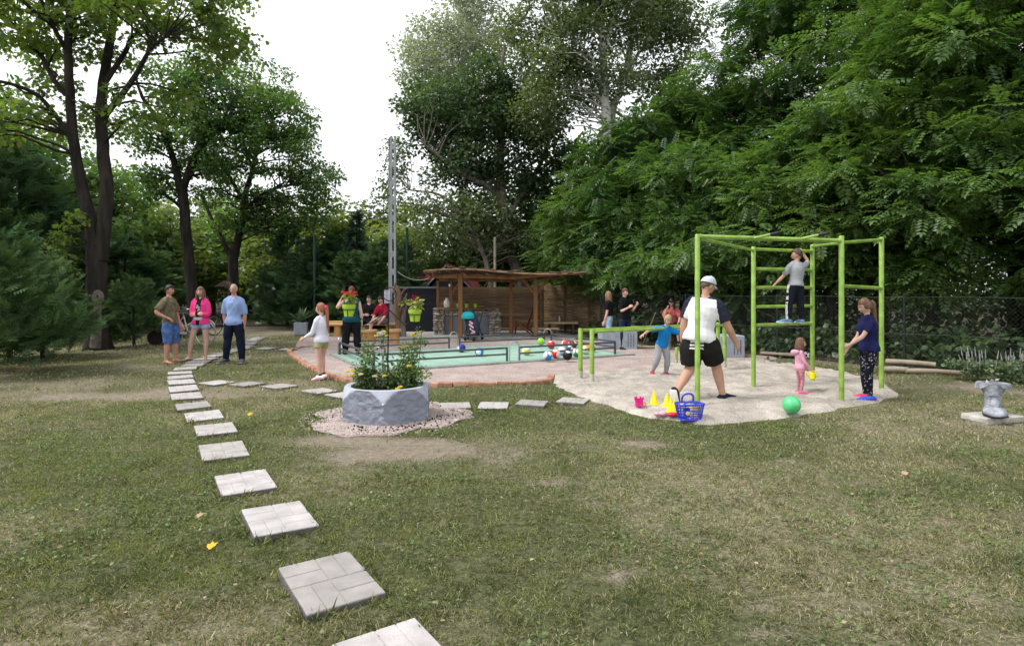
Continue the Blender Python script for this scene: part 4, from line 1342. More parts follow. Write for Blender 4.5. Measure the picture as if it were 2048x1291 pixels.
for c, lab, fm, nf in ((pot_l, 'lime green flower pot with large bright red blooms', REDFL, 26), (pot_r, 'lime green flower pot with small dark red blooms and pale leaves', REDFL2, 15)):
    r_ = np.random.default_rng(nf)
    w = c + np.array((sx, sy, 0.33))
    root = empty('flower_pot', (w[0], w[1], w[2] - .085), lab, 'flower pot')
    MB().lathe([(.052, 0), (.056, .003), (.072, .105), (.080, .106), (.083, .148), (.078, .150), (.074, .135)], n=28, cap=True).build('pot', LIME, root, smooth=True, angle=30)
    MB().lathe([(0.001, .137), (.072, .136)], n=20, cap=False).build('soil', SOIL, root)
    link('leaves', crown_mesh('leaves', [((0, 0, .19), np.array((.06, .06, .05)), 34), ((0.01, 0, .24), np.array((.05, .05, .04)), 16)], L_PALE, 'leaf', .075, r_, -.05), root)
    fb = MB()
    for k in range(nf):
        p = np.array((r_.normal(-.012, .038), r_.normal(0, .03), .285 + r_.normal(0, .022)))
        flower(fb, p, .026 if nf > 20 else .02, 0, r_, 7)
    fb.build('blossom', fm, root)

# ---- concrete lattice pole
POLE = M('pole_concrete', (0.33, 0.34, 0.36), rough=0.85, var=0.15, scale=6, bump=0.2)
pb = G(786.5, 672)
ph = 6.95


def slotted(w, dep, h, pitch, slot_h, slot_w, z0):
    """a web with rounded slots: rails, and cross webs with filleted corners"""
    m = MB()
    rw = (w - slot_w) / 2
    for s in (-1, 1): m.box((s * (slot_w + rw) / 2, 0, h / 2), (rw, dep, h))
    n = int((h - z0) / pitch)
    m.box((0, 0, z0 / 2), (slot_w, dep * .8, z0))
    for i in range(n + 1):
        zc = z0 + i * pitch
        top = pitch - slot_h
        q = slot_w / 2
        arc = [(q * math.cos(a), -q * math.sin(a)) for a in np.linspace(0, math.pi, 9)]
        lo = [(x, 0 + (y + q) * 1.0 - q) for x, y in arc]
        # web between two slots: bottom edge is the arch of the slot below, top edge the arch of the slot above
        zt = min(zc + top, h)
        poly = [(x, zc - math.sqrt(max(0, q * q - x * x)) * -1 - q) for x in np.linspace(-q, q, 11)] + [(x, zt - math.sqrt(max(0, q * q - x * x)) + q) for x in np.linspace(q, -q, 11)]
        V = [(x, -dep * .4, z) for x, z in poly] + [(x, dep * .4, z) for x, z in poly]
        k = len(poly)
        m.add(V, [tuple(range(k)), tuple(range(2 * k - 1, k - 1, -1))] + [(i_, k + i_, k + (i_ + 1) % k, (i_ + 1) % k) for i_ in range(k)])
    return m


root = empty('utility_pole', tuple(pb), 'tall grey concrete utility pole with a row of oval slots', 'utility pole', rz=0.0)
slotted(0.19, 0.12, ph, 0.62, 0.42, 0.075, 0.9).build('slotted_shaft', POLE, root)
o = MB().box((-.155, 0.09, ph / 2 - .02), (.045, .06, ph - .04)).build('side_rail', POLE, root)
for z in np.arange(.5, ph, .9): MB().box((-.125, .05, z), (.02, .07, .05)).build('spacer', POLE, root)
for z in (ph - .12, ph - .3, 4.9): MB().tube([(-.21, .05, z), (-.05, .05, z)], .02, n=8).build('bolt', IRON, root, smooth=True)
PAPER = M('notice_paper', (0.62, 0.60, 0.72), rough=0.7, var=0.05)
INKM = M('ink_blue', (0.10, 0.10, 0.28), rough=0.7)
nb = empty('notice_board', tuple(A(774, 606, pb.y - .16)), 'pale lilac notice sheet fixed to the concrete pole', 'notice')
MB().box((0, 0.012, .22), (.20, .014, .46)).build('board', M('board_white', (.6, .6, .62), rough=.5), nb)
MB().box((0, 0, .25), (.175, .006, .38)).build('sheet', PAPER, nb)
mb = MB()
for k in range(8): mb.box((-.01 + .01 * math.sin(k * 3), -.0045, .41 - .04 * k), (.13 - .03 * (k % 3), .002, .010 if k else .022))
mb.build('print', INKM, nb)
DRIFT = M('driftwood', (0.10, 0.06, 0.04), rough=0.95, col2=(0.24, 0.15, 0.10), scale=8, bump=.7, stretch=(1, 1, .25))
mb = MB()
mb.tube([(0, 0, -.05), (.05, 0, .5), (-.03, 0, 1.0), (.08, 0, 1.45), (.0, 0, 1.75)], [.13, .11, .12, .10, .05], n=10)
mb.tube([(.02, 0, .8), (.2, 0, 1.1), (.33, 0, 1.5)], [.07, .05, .02], n=8); mb.tube([(.05, 0, 1.3), (-.1, 0, 1.55), (-.05, 0, 1.85)], [.06, .04, .02], n=8); mb.tube([(.06, 0, 1.3), (.25, -.05, 1.62), (.42, 0, 1.7)], [.05, .03, .012], n=8)
thing('dead_trunk', mb, DRIFT, tuple(G(794, 676)), 'gnarled brown dead trunk leaning beside the concrete pole', 'dead trunk', smooth=True)
mb = MB(); mb.tube([(0, 0, -.05), (-.03, 0, .5), (.03, 0, 1.0)], [.11, .09, .07], n=9); mb.tube([(0, 0, .7), (.1, 0, 1.1), (.16, 0, 1.25)], [.05, .03, .02], n=7)
dt = thing('dead_trunk', mb, BARK_GREY, tuple(G(807, 676)), 'short grey stump with a tuft of pale leaves on top', 'stump', smooth=True)
link('leaves', crown_mesh('leaves', [((0.02, 0, 1.2), np.array((.2, .18, .1)), 40)], L_PALE, 'leaf', .14, np.random.default_rng(4), 0), dt)

# wire from the pole to the shelter roof
a, b = np.array(A(795, 543, 20.8)), np.array(A(858, 556, 20.6))
P = [a + (b - a) * t + np.array((0, 0, -.16 * 4 * t * (1 - t))) for t in np.linspace(0, 1, 9)]
thing('wire', MB().tube(P, .011, n=5), M('wire_grey', (.3, .3, .28), rough=.6), (0, 0, 0), 'thin wire hanging between the concrete pole and the shelter roof', 'wire')

# ---- shelter
W_POST = M('timber_orange', (0.17, 0.082, 0.035), rough=0.75, col2=(0.28, 0.145, 0.062), scale=5, bump=.25, bscale=40, stretch=(1, 1, .12))
W_SLAT = [M('slat_%s' % 'abc'[i], c, rough=0.85, var=.35, scale=4, bump=.3, bscale=40, stretch=(.15, 1, 1), world=True) for i, c in enumerate([(0.16, 0.10, 0.055), (0.19, 0.125, 0.07), (0.135, 0.085, 0.05)])]
W_ROOF = [M('roofboard_%s' % 'abc'[i], c, rough=0.9, var=.35, scale=4, bump=.3, bscale=40, stretch=(1, .2, 1), world=True) for i, c in enumerate([(0.15, 0.092, 0.054), (0.20, 0.13, 0.078), (0.12, 0.076, 0.048)])]
S0 = G(921, 678)
root = empty('shelter', tuple(S0), 'open wooden shelter with orange posts and a rough plank roof', 'shelter')
Sv = np.array(S0)
posts = [(921, 678, 549, 1.25), (1071, 676, 560, 1.2), (902, 671.5, 559, 1.0), (1022, 671.5, 567, 1.0), (876, 669, 562, .8)]
for px, by, ty, k in posts:
    p = G(px, by); top = A(px, ty, p.y)
    MB().box((0, 0, (top.z) / 2 + .02), (.115 * k, .115 * k, top.z - .04)).build('post', W_POST, root, bevel=.008).location = Vector(p) - S0 + Vector((0, 0, .03))
# braces in a Y on the right front post and on the left pair
p = G(1071, 676)
for s in (-1, 1):
    a = np.array((p.x, p.y, 1.45)) - Sv; b = a + np.array((s * .42, 0, .52))
    MB().tube([a, b], .05, n=4).build('brace', W_POST, root)
p = G(902, 671.5)
MB().tube([np.array((p.x + .05, p.y, 1.5)) - Sv, np.array((p.x + .36, p.y - .3, 1.95)) - Sv], .045, n=4).build('brace', W_POST, root)
# roof: boards running towards the viewer over beams, with an uneven wavy edge
rz0 = 2.02
for yb, zz in ((19.6, 2.06), (21.4, 1.98)):
    for x0, x1, dz0, dz1 in ((-2.6, 0.2, .0, -.05), (0.1, 2.55, -.03, .12)):
        a, b = np.array((x0, yb, zz + dz0)) - Sv, np.array((x1, yb + .1, zz + dz1)) - Sv
        MB().tube([a, (a + b) / 2 + (0, 0, .02), b], .075, n=6).build('beam', W_POST, root)
r_ = np.random.default_rng(8)
n = 27
for k in range(n):
    t = k / (n - 1)
    x = -2.72 + 4.95 * t
    zf = 2.20 + .10 * math.sin(t * 5.2 + .6) - .10 * (t - .5) ** 2 + (0.13 * max(0, t - .5)) - .12 * math.exp(-(t / .07) ** 2)
    y0 = 19.0 + r_.normal(0, .07) + .5 * max(0, .12 - t) * 4
    o = MB().box((0, 0, 0), (.18, 3.0 + r_.normal(0, .1), .03)).build('roof_board', W_ROOF[r_.integers(3)], root, bevel=.004)
    o.location = (x - Sv[0], y0 + 1.5 - Sv[1], zf - .02 - Sv[2] + r_.normal(0, .008)); o.rotation_euler = (R(-1.8 + r_.normal(0, .6)), R(r_.normal(0, 4)), R(r_.normal(0, .8)))
fasc = [np.array((-2.8 + 5.1 * t, 18.98, 2.17 + .10 * math.sin(t * 5.2 + .6) + 0.13 * max(0, t - .5) - .10 * (t - .5) ** 2)) - Sv for t in np.linspace(0, 1, 14)]
MB().tube(fasc, .055, n=6, rx=.03).build('edge_log', W_ROOF[1], root, smooth=True)
# back wall and side panels of horizontal boards, each board a piece
wall = empty('plank_wall', tuple(G(985, 664)), 'dark plank wall closing the back of the shelter', 'plank wall')
slat_m = {}


def plank_wall(wall, P0, P1, z0, z1, n, mats, thick=.022, gapz=.012, skip=None):
    P0, P1 = np.array(P0), np.array(P1)
    L = np.linalg.norm(P1 - P0); a = math.atan2(P1[1] - P0[1], P1[0] - P0[0])
    hgt = (z1 - z0) / n
    key = (round(L, 2), round(hgt, 3))
    ms = [MB().box((0, 0, 0), (L, thick, hgt - gapz)).mesh('board', m, bevel=.004) for m in mats]
    for k in range(n):
        o = link('board', ms[random.randrange(len(ms))], wall)
        c = (P0 + P1) / 2
        o.location = (c[0] - wall.location.x, c[1] - wall.location.y + random.uniform(-.006, .006), z0 + hgt * (k + .5)); o.rotation_euler = (R(random.uniform(-2, 2)), R(random.uniform(-.25, .25)), a)


def mid(px, py): return tuple(G(px, py))[:2]


plank_wall(wall, mid(876, 666), mid(1080, 664), .06, 1.72, 15, W_SLAT)
side = empty('plank_screen', tuple(G(1160, 670)), 'brown slatted screen of three panels at the shelter end', 'plank screen')
seg = [(1083, 665.5), (1130, 668), (1178, 671), (1222, 674)]
for i in range(3):
    plank_wall(side, mid(*seg[i]), mid(*seg[i + 1]), .05, 1.78 - .03 * i, 17, W_SLAT[:2])
for q in seg:
    p = G(*q); MB().box((p.x - side.location.x, p.y - .05 - side.location.y, .92), (.09, .07, 1.84)).build('post', W_POST if q == seg[-1] else W_SLAT[2], side, bevel=.006)
# stone counter
STONE = [M('stone_%s' % 'abc'[i], c, rough=.95, var=.3, scale=9, bump=.6, bscale=30, world=True) for i, c in enumerate([(.30, .26, .22), (.38, .34, .29), (.24, .21, .18)])]
GREYP = M('door_grey', (.15, .16, .19), rough=.7, var=.12, scale=4, bump=.1)
ct = empty('stone_counter', tuple(G(937, 672)), 'rough stone counter with grey doors behind the stroller', 'counter')
r_ = np.random.default_rng(9)
smesh = [MB().sphere((0, 0, 0), 1, 8, 6).mesh('stone', s, smooth=False, jitter=.07) for s in STONE]


def stones(x0, x1, y, z0, z1, dz=.075, dep=.2):
    z = z0
    while z < z1:
        x = x0
        h = dz * r_.uniform(.8, 1.25)
        while x < x1 - .02:
            w = min(r_.uniform(.12, .26), x1 - x + .02)
            o = link('stone', smesh[r_.integers(3)], ct)
            o.location = (x + w / 2, y + r_.normal(0, .015), z + h / 2); o.scale = (w * .56, dep * .6, h * .6); o.rotation_euler = (0, r_.normal(0, .06), r_.normal(0, .1))
            x += w
        z += h


W2 = (1015 - 880) * G(937, 672).y / F
stones(-1.22, -.86, 0, .04, .95)
stones(.72, 1.12, 0, .04, .78)
stones(-.88, 1.05, .12, .72, .92)
MB().box((-.07, .14, .38), (1.56, .06, .66)).build('door_panel', GREYP, ct, bevel=.01)
MB().box((.30, .105, .36), (.012, .01, .62)).build('seam', IRON, ct)
MB().box((-.06, .1, .955), (2.0, .42, .05)).build('shelf', W_SLAT[2], ct, bevel=.01)
# things on the counter
def small_pot(px, py, D, s, label, plant=True):
    p = A(px, py, D)
    root = empty('small_pot', tuple(p), label, 'flower pot', 'green pots on the counter')
    MB().lathe([(.05 * s, 0), (.07 * s, .13 * s), (.066 * s, .13 * s)], n=16).build('pot', LIME, root, smooth=True, angle=30)
    if plant: link('leaves', crown_mesh('leaves', [((0, 0, .15 * s), np.array((.06, .06, .05)) * s, 16)], L_ROSE, 'leaf', .07 * s, np.random.default_rng(int(px)), -.1), root)


cD = G(937, 672).y + .1
ctz = .99
for px, lab in ((916, 'small green pot by the front post on the stone counter'), (933, 'small green pot in the middle of the stone counter'), (951, 'small green pot at the right of the stone counter')):
    p = A(px, 614, cD); pp = A(px, HY + (CH - ctz) * F / cD, cD)
    small_pot(px, HY + (CH - ctz) * F / cD, cD, 1.0, lab, px == 933)
p = A(894, HY + (CH - ctz) * F / cD, cD)
mb = MB(); mb.lathe([(.09, 0), (.115, .03), (.115, .22), (.06, .28), (.055, .33), (.07, .34)], n=18)
thing('jug', mb, M('jug_white', (.55, .54, .5), rough=.4), tuple(p), 'whitish round jug at the end of the stone counter', 'jug', smooth=True, angle=50)
p = A(962, HY + (CH - ctz) * F / cD, cD)
thing('bowl', MB().lathe([(.05, 0), (.13, .06), (.125, .062), (.04, .02)], n=18), M('bowl_yellow', (.5, .42, .12), rough=.5), tuple(p), 'shallow yellow bowl on the stone counter', 'bowl', smooth=True)
# hanging bulb and white figure under the roof edge
bl = empty('bulb', tuple(A(899, 570, 19.9)), 'white bulb hanging under the shelter roof corner', 'bulb')
MB().sphere((0, 0, 0), (.035, .035, .05), 10, 8).build('glass', M('bulb_white', (.8, .8, .78), rough=.3), bl, smooth=True)
MB().tube([(0, 0, .04), (0, 0, .3)], .012, n=6).build('cord', IRON, bl)

# ---- table, benches, chair in the shelter
W_TABLE = M('table_plank', (.42, .33, .19), rough=.7, col2=(.55, .45, .28), scale=3, stretch=(.2, 1, 1), bump=.2)
W_DARK = M('dark_wood', (.07, .045, .03), rough=.8, var=.3, stretch=(1, 1, .2))
W_RED = M('red_wood', (.17, .055, .035), rough=.7, var=.25, stretch=(1, 1, .2))


def table(name, px0, px1, by, ty, dep, label, cat, thick=.06):
    a = G((px0 + px1) / 2, by); w = (px1 - px0) * a.y / F
    h = A(0, ty, a.y).z
    root = empty(name, tuple(a), label, cat)
    m = MB()
    pl = [(-w / 2 - .05, -dep / 2), (-w / 4, -dep / 2 + .03), (0, -dep / 2 - .02), (w / 4, -dep / 2 + .04), (w / 2, -dep / 2), (w / 2 + .04, 0), (w / 2, dep / 2), (0, dep / 2 - .03), (-w / 2, dep / 2)]
    m.prism(pl, h - thick, h).build('top', W_TABLE, root, bevel=.008)
    for s in (-1, 1):
        MB().box((s * w * .36, 0, (h - thick) / 2), (.08, dep * .7, h - thick - .002)).build('leg', W_DARK, root)
    return h, a


th_, ta = table('garden_table', 1090, 1154, 671, 643, .7, 'live-edge wooden table deep in the shelter', 'table')
table('garden_bench', 1066, 1117, 674, 655, .34, 'pale plank bench in front of the shelter table', 'bench')
p = A(1119, 643, ta.y); p.z = th_
mb = MB(); mb.lathe([(.035, 0), (.035, .12), (.013, .16), (.013, .2)], n=12)
thing('bottle', mb, M('bottle_clear', (.5, .55, .5), rough=.15, spec=.6), tuple(p), 'small clear bottle standing on the shelter table', 'bottle', smooth=True)
ch = empty('wooden_chair', tuple(G(1045, 674)), 'reddish brown slatted garden chair beside the rear post', 'chair', rz=R(-100))
for i in range(5):
    o = MB().box((0, 0, 0), (.085, .02, .85)).build('back_slat', W_RED, ch, bevel=.004); o.location = (-.2 + .1 * i, .28, .78 - .03 * abs(i - 2)); o.rotation_euler = (R(-20), 0, 0)
for i in range(4):
    MB().box((0, -.22 + .12 * i, .40 - .02 * i), (.52, .10, .022)).build('seat_slat', W_RED, ch, bevel=.004)
for s in (-1, 1):
    MB().tube([(s * .28, -.3, 0), (s * .28, -.27, .58)], .03, n=4).build('leg', W_RED, ch)
    MB().tube([(s * .28, .5, 0), (s * .28, -.05, .42)], .03, n=4).build('leg', W_RED, ch)
    MB().box((s * .3, -.02, .6), (.1, .62, .022)).build('armrest', W_RED, ch, bevel=.004)

# ---- stroller
TEAL = M('stroller_teal', (.01, .30, .33), rough=.8, var=.1)
SGREY = M('stroller_grey', (.030, .035, .055), rough=.85, var=.15)
BLACKP = M('black_plastic', (.012, .012, .014), rough=.5, var=.1)
st = empty('stroller', tuple(G(945, 681)), 'grey baby stroller with turquoise hood by the front post', 'stroller', rz=R(-14))
# seat shell: an elongated shell, reclined
mb = MB()
mb.tube([(.10, -.03, .22), (.06, -.04, .38), (-.02, .0, .58), (-.10, .04, .78), (-.14, .06, .88)], [.15, .20, .22, .20, .14], n=14, rx=[.09, .11, .12, .12, .09], side=(1, 0, .3), rnd=True)
mb.build('seat_shell', SGREY, st, smooth=True)
mb = MB()
for k in range(9):
    mb.sphere((-.03 + .05 * math.sin(k * 2.1) + .012 * k, -.135, .60 - .045 * k), (.04, .012, .035), 7, 5)
mb.build('floral_pad', M('pad_pink', (.75, .22, .4), rough=.8, col2=(.85, .7, .75), scale=30), st, smooth=True)
N = 14
V = []
for i in range(7):
    e = -0.1 + i / 6 * 1.75
    for j in range(N):
        a = math.pi * j / (N - 1)
        x, r0 = math.cos(a) * .235, abs(math.sin(a)) ** .7
        V.append((x - .14, -.24 * r0 * math.cos(e) + .05, .72 + .21 * r0 * math.sin(e) * (1 + .06 * math.cos(i * 3.1))))
mb = MB(); mb.add(V, [(i * N + j, i * N + j + 1, (i + 1) * N + j + 1, (i + 1) * N + j) for i in range(6) for j in range(N - 1)])
mb.build('hood', TEAL, st, smooth=True)
for s in (-1, 1):
    MB().tube([(s * .2, -.3, .1), (s * .2, .0, .4), (s * .22, .28, .78), (s * .22, .42, .95)], .014, n=8).build('frame_tube', BLACKP, st, smooth=True)
    MB().tube([(s * .24, .28, .1), (s * .22, .05, .42)], .014, n=8).build('frame_tube', BLACKP, st, smooth=True)
MB().tube([(-.22, .42, .95), (0, .45, .97), (.22, .42, .95)], .018, n=8).build('handle', BLACKP, st, smooth=True)
MB().box((0, .02, .17), (.36, .4, .14)).build('basket', BLACKP, st, bevel=.03)
for s, y in ((-.24, .28), (.24, .28), (-.14, -.3), (.14, -.3)):
    r_w = .11 if y > 0 else .085
    mb = MB(); mb.tube([(s, y + r_w * .8 * math.cos(a), r_w + r_w * .8 * math.sin(a)) for a in np.linspace(0, 2 * math.pi, 19)], r_w * .22, n=6)
    mb.tube([(s - .02, y, r_w), (s + .02, y, r_w)], r_w * .5, n=10)
    mb.build('wheel', BLACKP, st, smooth=True)

# ---- dark shed and red-roofed house behind
TAR = M('tarred_board', (.012, .013, .020), rough=.7, var=.4, scale=5, bump=.3, stretch=(.2, 1, 1))
REDROOF = M('red_roof', (.19, .035, .035), rough=.8, var=.25, scale=6, bump=.4)
BARGE = M('barge_board', (.32, .37, .46), rough=.7, var=.15, scale=5)
sh = empty('dark_shed', tuple(G(838, 667)), 'black tarred shed next to the shelter, pale gable boards', 'shed')
so_ = np.array(sh.location)
x0, x1, yf = A(800, 0, 22.4).x, A(874, 0, 22.4).x, 22.4
nb_ = 15
tm = MB().box((0, 0, 0), (x1 - x0, .03, 1.62 / nb_ - .006)).mesh('board', TAR, bevel=.004)
for k in range(nb_):
    o = link('board', tm, sh); o.location = ((x0 + x1) / 2 - so_[0], yf - so_[1] + random.uniform(-.004, .004), .05 + 1.62 / nb_ * (k + .5)); o.rotation_euler = (R(-3), 0, 0)
MB().box(((x0 + x1) / 2 - so_[0], yf + .7 - so_[1], .82), (x1 - x0 - .02, 1.3, 1.62)).build('body', TAR, sh)
MB().box(((x0 + x1) / 2 - so_[0], yf - .02 - so_[1], 1.70), (x1 - x0 + .2, .12, .07)).build('eave', M('eave_grey', (.12, .13, .15), rough=.6), sh)
hs = empty('red_roof_house', (A(894, 0, 26).x, 26, 0), 'small dark house with red roof and pale gable boards behind the shed', 'house')
ho = np.array(hs.location)
gp_ = [A(894, 530, 26), A(838, 588, 26), A(948, 582, 26)]
gp_ = [np.array(q) - ho for q in gp_]
mb = MB(); mb.add([(gp_[1][0] + .2, 0, 0), (gp_[2][0] - .2, 0, 0), gp_[2] + (-.2, 0, -.1), gp_[0] + (0, 0, -.1), gp_[1] + (.2, 0, -.1), (gp_[1][0] + .2, 3, 0), (gp_[2][0] - .2, 3, 0), gp_[2] + (-.2, 3, -.1), gp_[0] + (0, 3, -.1), gp_[1] + (.2, 3, -.1)],
                   [(0, 1, 2, 3, 4), (5, 9, 8, 7, 6), (0, 5, 6, 1), (1, 6, 7, 2), (0, 4, 9, 5), (3, 2, 7, 8), (4, 3, 8, 9)])
mb.build('wall', TAR, hs)
for a, b in ((gp_[0], gp_[1]), (gp_[0], gp_[2])):
    d = unit(b - a)
    MB().tube([a - d * .02 + (0, -.06, 0), b + (0, -.06, 0)], .09, n=4, rx=.03).build('barge_board', BARGE, hs)
    V = [a + (0, -.05, .05), b + (0, -.05, .05), b + (0, 3, .05), a + (0, 3, .05)]
    mb = MB(); mb.add(V + [v + np.array((0, 0, .06)) for v in V], [(0, 1, 2, 3), (7, 6, 5, 4), (0, 4, 5, 1), (1, 5, 6, 2), (2, 6, 7, 3), (3, 7, 4, 0)]); mb.build('roof_slope', REDROOF, hs)
for xa, xb in ((822, 872), (905, 957)):
    a, b = A(xa, 541, 27.5), A(xb, 541, 27.5); c, d = A(xb, 590, 26.3), A(xa, 590, 26.3)
    V = [np.array(q) - ho for q in (a, b, c, d)]
    mb = MB(); mb.add(V + [v + np.array((0, .05, -.06)) for v in V], [(0, 3, 2, 1), (4, 5, 6, 7), (0, 1, 5, 4), (1, 2, 6, 5), (2, 3, 7, 6), (3, 0, 4, 7)]); mb.build('roof_slope', REDROOF, hs)

# ---- pitch rails, hoops
RAILM = M('rail_steel', (.085, .09, .10), rough=.5, var=.15, metal=.3, spec=.5)
HOOPM = M('hoop_steel', (.45, .45, .44), rough=.35, var=.1, metal=.8)
RH, gapm = .31, .27


def pt(u, w): return FL + U * u + W * w


def rail(a, b, label):
    a, b = np.array(a), np.array(b)
    L = np.linalg.norm(b - a); ang = math.atan2(*(b - a)[::-1])
    root = empty('pitch_rail', (a[0], a[1], .05), label, 'rail', 'rails around the green pitch', ang)
    MB().box((L / 2, 0, RH - .02), (L, .04, .04)).build('top_rail', RAILM, root, bevel=.004)
    MB().box((L / 2, 0, RH - .155), (L - .07, .032, .035)).build('mid_rail', RAILM, root, bevel=.004)
    for x in (.018, L - .018):
        MB().box((x, 0, RH / 2 - .023), (.036, .045, RH - .042)).build('post', RAILM, root, bevel=.004)


i0 = .1
mid_u = PL / 2 + .05
rail(pt(i0 + .12, i0), pt(mid_u - gapm / 2, i0), 'dark steel rail along the front of the pitch, behind the planter')
rail(pt(mid_u + gapm / 2, i0), pt(PL - i0 - .12, i0), 'dark steel rail along the front of the pitch, before the ball heap')
rail(pt(i0 + .12, PW - i0), pt(mid_u - gapm / 2, PW - i0), 'dark steel rail at the back of the pitch, before the benches')
rail(pt(mid_u + gapm / 2, PW - i0), pt(PL - i0 - .12, PW - i0), 'dark steel rail at the back of the pitch, before the shelter')
rail(pt(i0, i0 + .15), pt(i0, PW - i0 - .15), 'dark steel rail across the end of the pitch near the girl')
rail(pt(PL - i0, i0 + .15), pt(PL - i0, PW - i0 - .15), 'dark steel rail across the end of the pitch near the fence')


def hoop(a, b, label):
    a, b = np.array((*a, .05 + RH)), np.array((*b, .05 + RH))
    c = (a + b) / 2; h = np.linalg.norm(b - a) / 2
    P = [a - (0, 0, .3), a - (0, 0, .15)] + [c + (a - c) * math.cos(t) + np.array((0, 0, h * 1.05 * math.sin(t))) for t in np.linspace(0, math.pi, 15)] + [b - (0, 0, .15), b - (0, 0, .3)]
    P = [p - np.array((c[0], c[1], 0.05)) for p in P]
    thing('pocket_hoop', MB().tube(P, .012, n=7), HOOPM, (c[0], c[1], .05), label, 'hoop', 'pocket hoops of the pitch', smooth=True)


hoop(pt(mid_u - gapm / 2 + .02, i0 - .05), pt(mid_u + gapm / 2 - .02, i0 - .05), 'silver pocket hoop in the middle of the front rails')
hoop(pt(mid_u - gapm / 2 + .02, PW - i0 + .05), pt(mid_u + gapm / 2 - .02, PW - i0 + .05), 'silver pocket hoop between the back rails before the counter')
hoop(pt(i0 - .03, i0 + .13), pt(i0 + .13, i0 - .03), 'silver pocket hoop at the pitch corner behind the roses')
hoop(pt(i0 - .03, PW - i0 - .13), pt(i0 + .13, PW - i0 + .03), 'silver pocket hoop at the corner beside the teal-shirted woman')
hoop(pt(PL - i0 + .03, PW - i0 - .13), pt(PL - i0 - .13, PW - i0 + .03), 'silver pocket hoop at the far corner near the table')

# ---- balls
BR = .105
WHITEB = M('ball_white', (.72, .72, .70), rough=.45, var=.05)


def ball(px, py, col, label, stripe=False, r=BR, num=None, z=.058, aim=None):
    p = G(px, py, z)
    m = MB().sphere((0, 0, 0), r, 28, 18)
    cm = M('ball_%d' % (int(px) * 3), col, rough=.4, var=.06)
    d0 = unit(np.array(aim if aim is not None else (random.uniform(-.7, .7), -1, random.uniform(-.2, .7))))
    mi = []
    for f in m.f:
        c = unit(np.mean([m.v[i] for i in f], axis=0))
        k = np.dot(c, d0) > .86
        if stripe: k = k or abs(np.dot(c, unit(np.cross(d0, (0.3, 0.1, 1.0))))) > .62
        mi.append(1 if k else 0)
    m.m = mi
    o = m.build('ball', [cm, WHITEB], None, smooth=True, angle=180)
    o.location = (p.x, p.y, z + r - .002)
    tag(o, label, 'ball', 'balls on the pitch')
    return o


for px, py, col, lab, sp, aim in [
        (923, 704, (.015, .04, .22), 'dark blue ball with a white spot before the back rail', False, (-.95, -.5, 0)), (958.5, 712, (.02, .22, .55), 'light blue ball with a white spot in the middle of the pitch', False, (-.1, -1, .0)),
        (1082, 690, (.25, .55, .05), 'lime green ball behind the back rail', False, (1, -.3, .2)), (1102.5, 697, (.60, .03, .03), 'red ball standing alone under the far corner hoop', False, (-.4, -.2, 1)),
        (1053, 710, (.60, .55, .06), 'white and yellow ball just inside the front hoop', True, (.2, -.6, .7)), (1131, 694, (.60, .05, .05), 'red and white ball at the back of the heap', True, (-.3, -.6, -.6)), (1146, 697, (.14, .012, .02), 'maroon ball at the back of the heap', False, (.6, -.3, .6)),
        (1139, 708, (.01, .03, .12), 'navy ball in the middle of the heap', True, (.1, -.2, 1)), (1096, 720, (.02, .22, .55), 'blue and white striped ball at the near end of the heap', True, (.4, -.6, .5)), (1112, 716, (.6, .03, .03), 'red and white striped ball second in the front of the heap', True, (-.2, -.5, .8)),
        (1124.5, 710, (.35, .45, .62), 'pale blue and white ball inside the heap', True, (.2, -.7, .5)), (1135, 720, (.008, .008, .01), 'black ball in the front of the heap', False, (.1, -.3, 1)), (1153, 713, (.02, .25, .10), 'green and white ball at the right of the heap', True, (.2, -.8, .3)),
        (1171, 708, (.70, .50, .03), 'yellow and white ball behind the parallel bars post', True, (.2, -.7, -.4)), (1184, 704, (.62, .16, .02), 'orange ball at the far right of the heap', False, (.9, -.2, .4)), (685, 706, (.60, .63, .66), 'plain white ball behind the end rail by the woman', False, (0, -1, 0))]:
    ball(px, py, col, lab, sp, aim=aim)
gb = G(1583, 832)
o = MB().sphere((0, 0, 0), .112, 28, 18).build('ball', M('ball_green_clear', (.10, .55, .22), rough=.3, var=.12, scale=12, coat=.3), None, smooth=True, angle=180)
o.location = (gb.x, gb.y, .145); tag(o, 'shiny green rubber ball lying on the sand', 'ball')

# ---- green tube frames
GREEN = M('tube_green', (.235, .385, .06), rough=.42, var=.26, scale=7, spec=.45, coat=.1, detail=10, bump=.1, bscale=40)
BARES = M('tube_sandy', (.42, .42, .33), rough=.7, var=.15)


def tubeframe(root, a, b, r, name='bar', n=12):
    o = np.array(root.location)
    a, b = np.array(a) - o, np.array(b) - o
    d = unit(b - a)
    m = MB().tube([a, b], r, n=n, rnd=False)
    for p, q in ((a, d), (b, -d)): m.tube([p + q * .03, p + q * .05, p + q * .056], [r * 1.22, r * 1.18, r * 1.02], n=n)
    return m.build(name, GREEN, root, smooth=True, angle=50)


def upright(root, p, h, r, fade=.22):
    o = np.array(root.location)
    b = np.array((p[0], p[1], 0.0))
    po = MB().tube([b - o + (0, 0, -.05), b - o + (0, 0, fade)], r * 1.003, n=14).add([], [])
    po.build('post_foot', BARES, root, smooth=True)
    MB().tube([b - o + (0, 0, fade), b - o + (0, 0, h - .012), b - o + (0, 0, h)], [r, r, r * .8], n=14).build('post', GREEN, root, smooth=True)


hF = 2.40
pa, pb_, pc_, pd, pe = [np.array(tuple(G(*q))[:2]) for q in ((1395, 812), (1683, 806), (1507, 776), (1625, 765), (1763, 782))]
cf = empty('climbing_frame', (pb_[0], pb_[1], 0), 'lime green tubular climbing frame with ladder rungs', 'climbing frame')


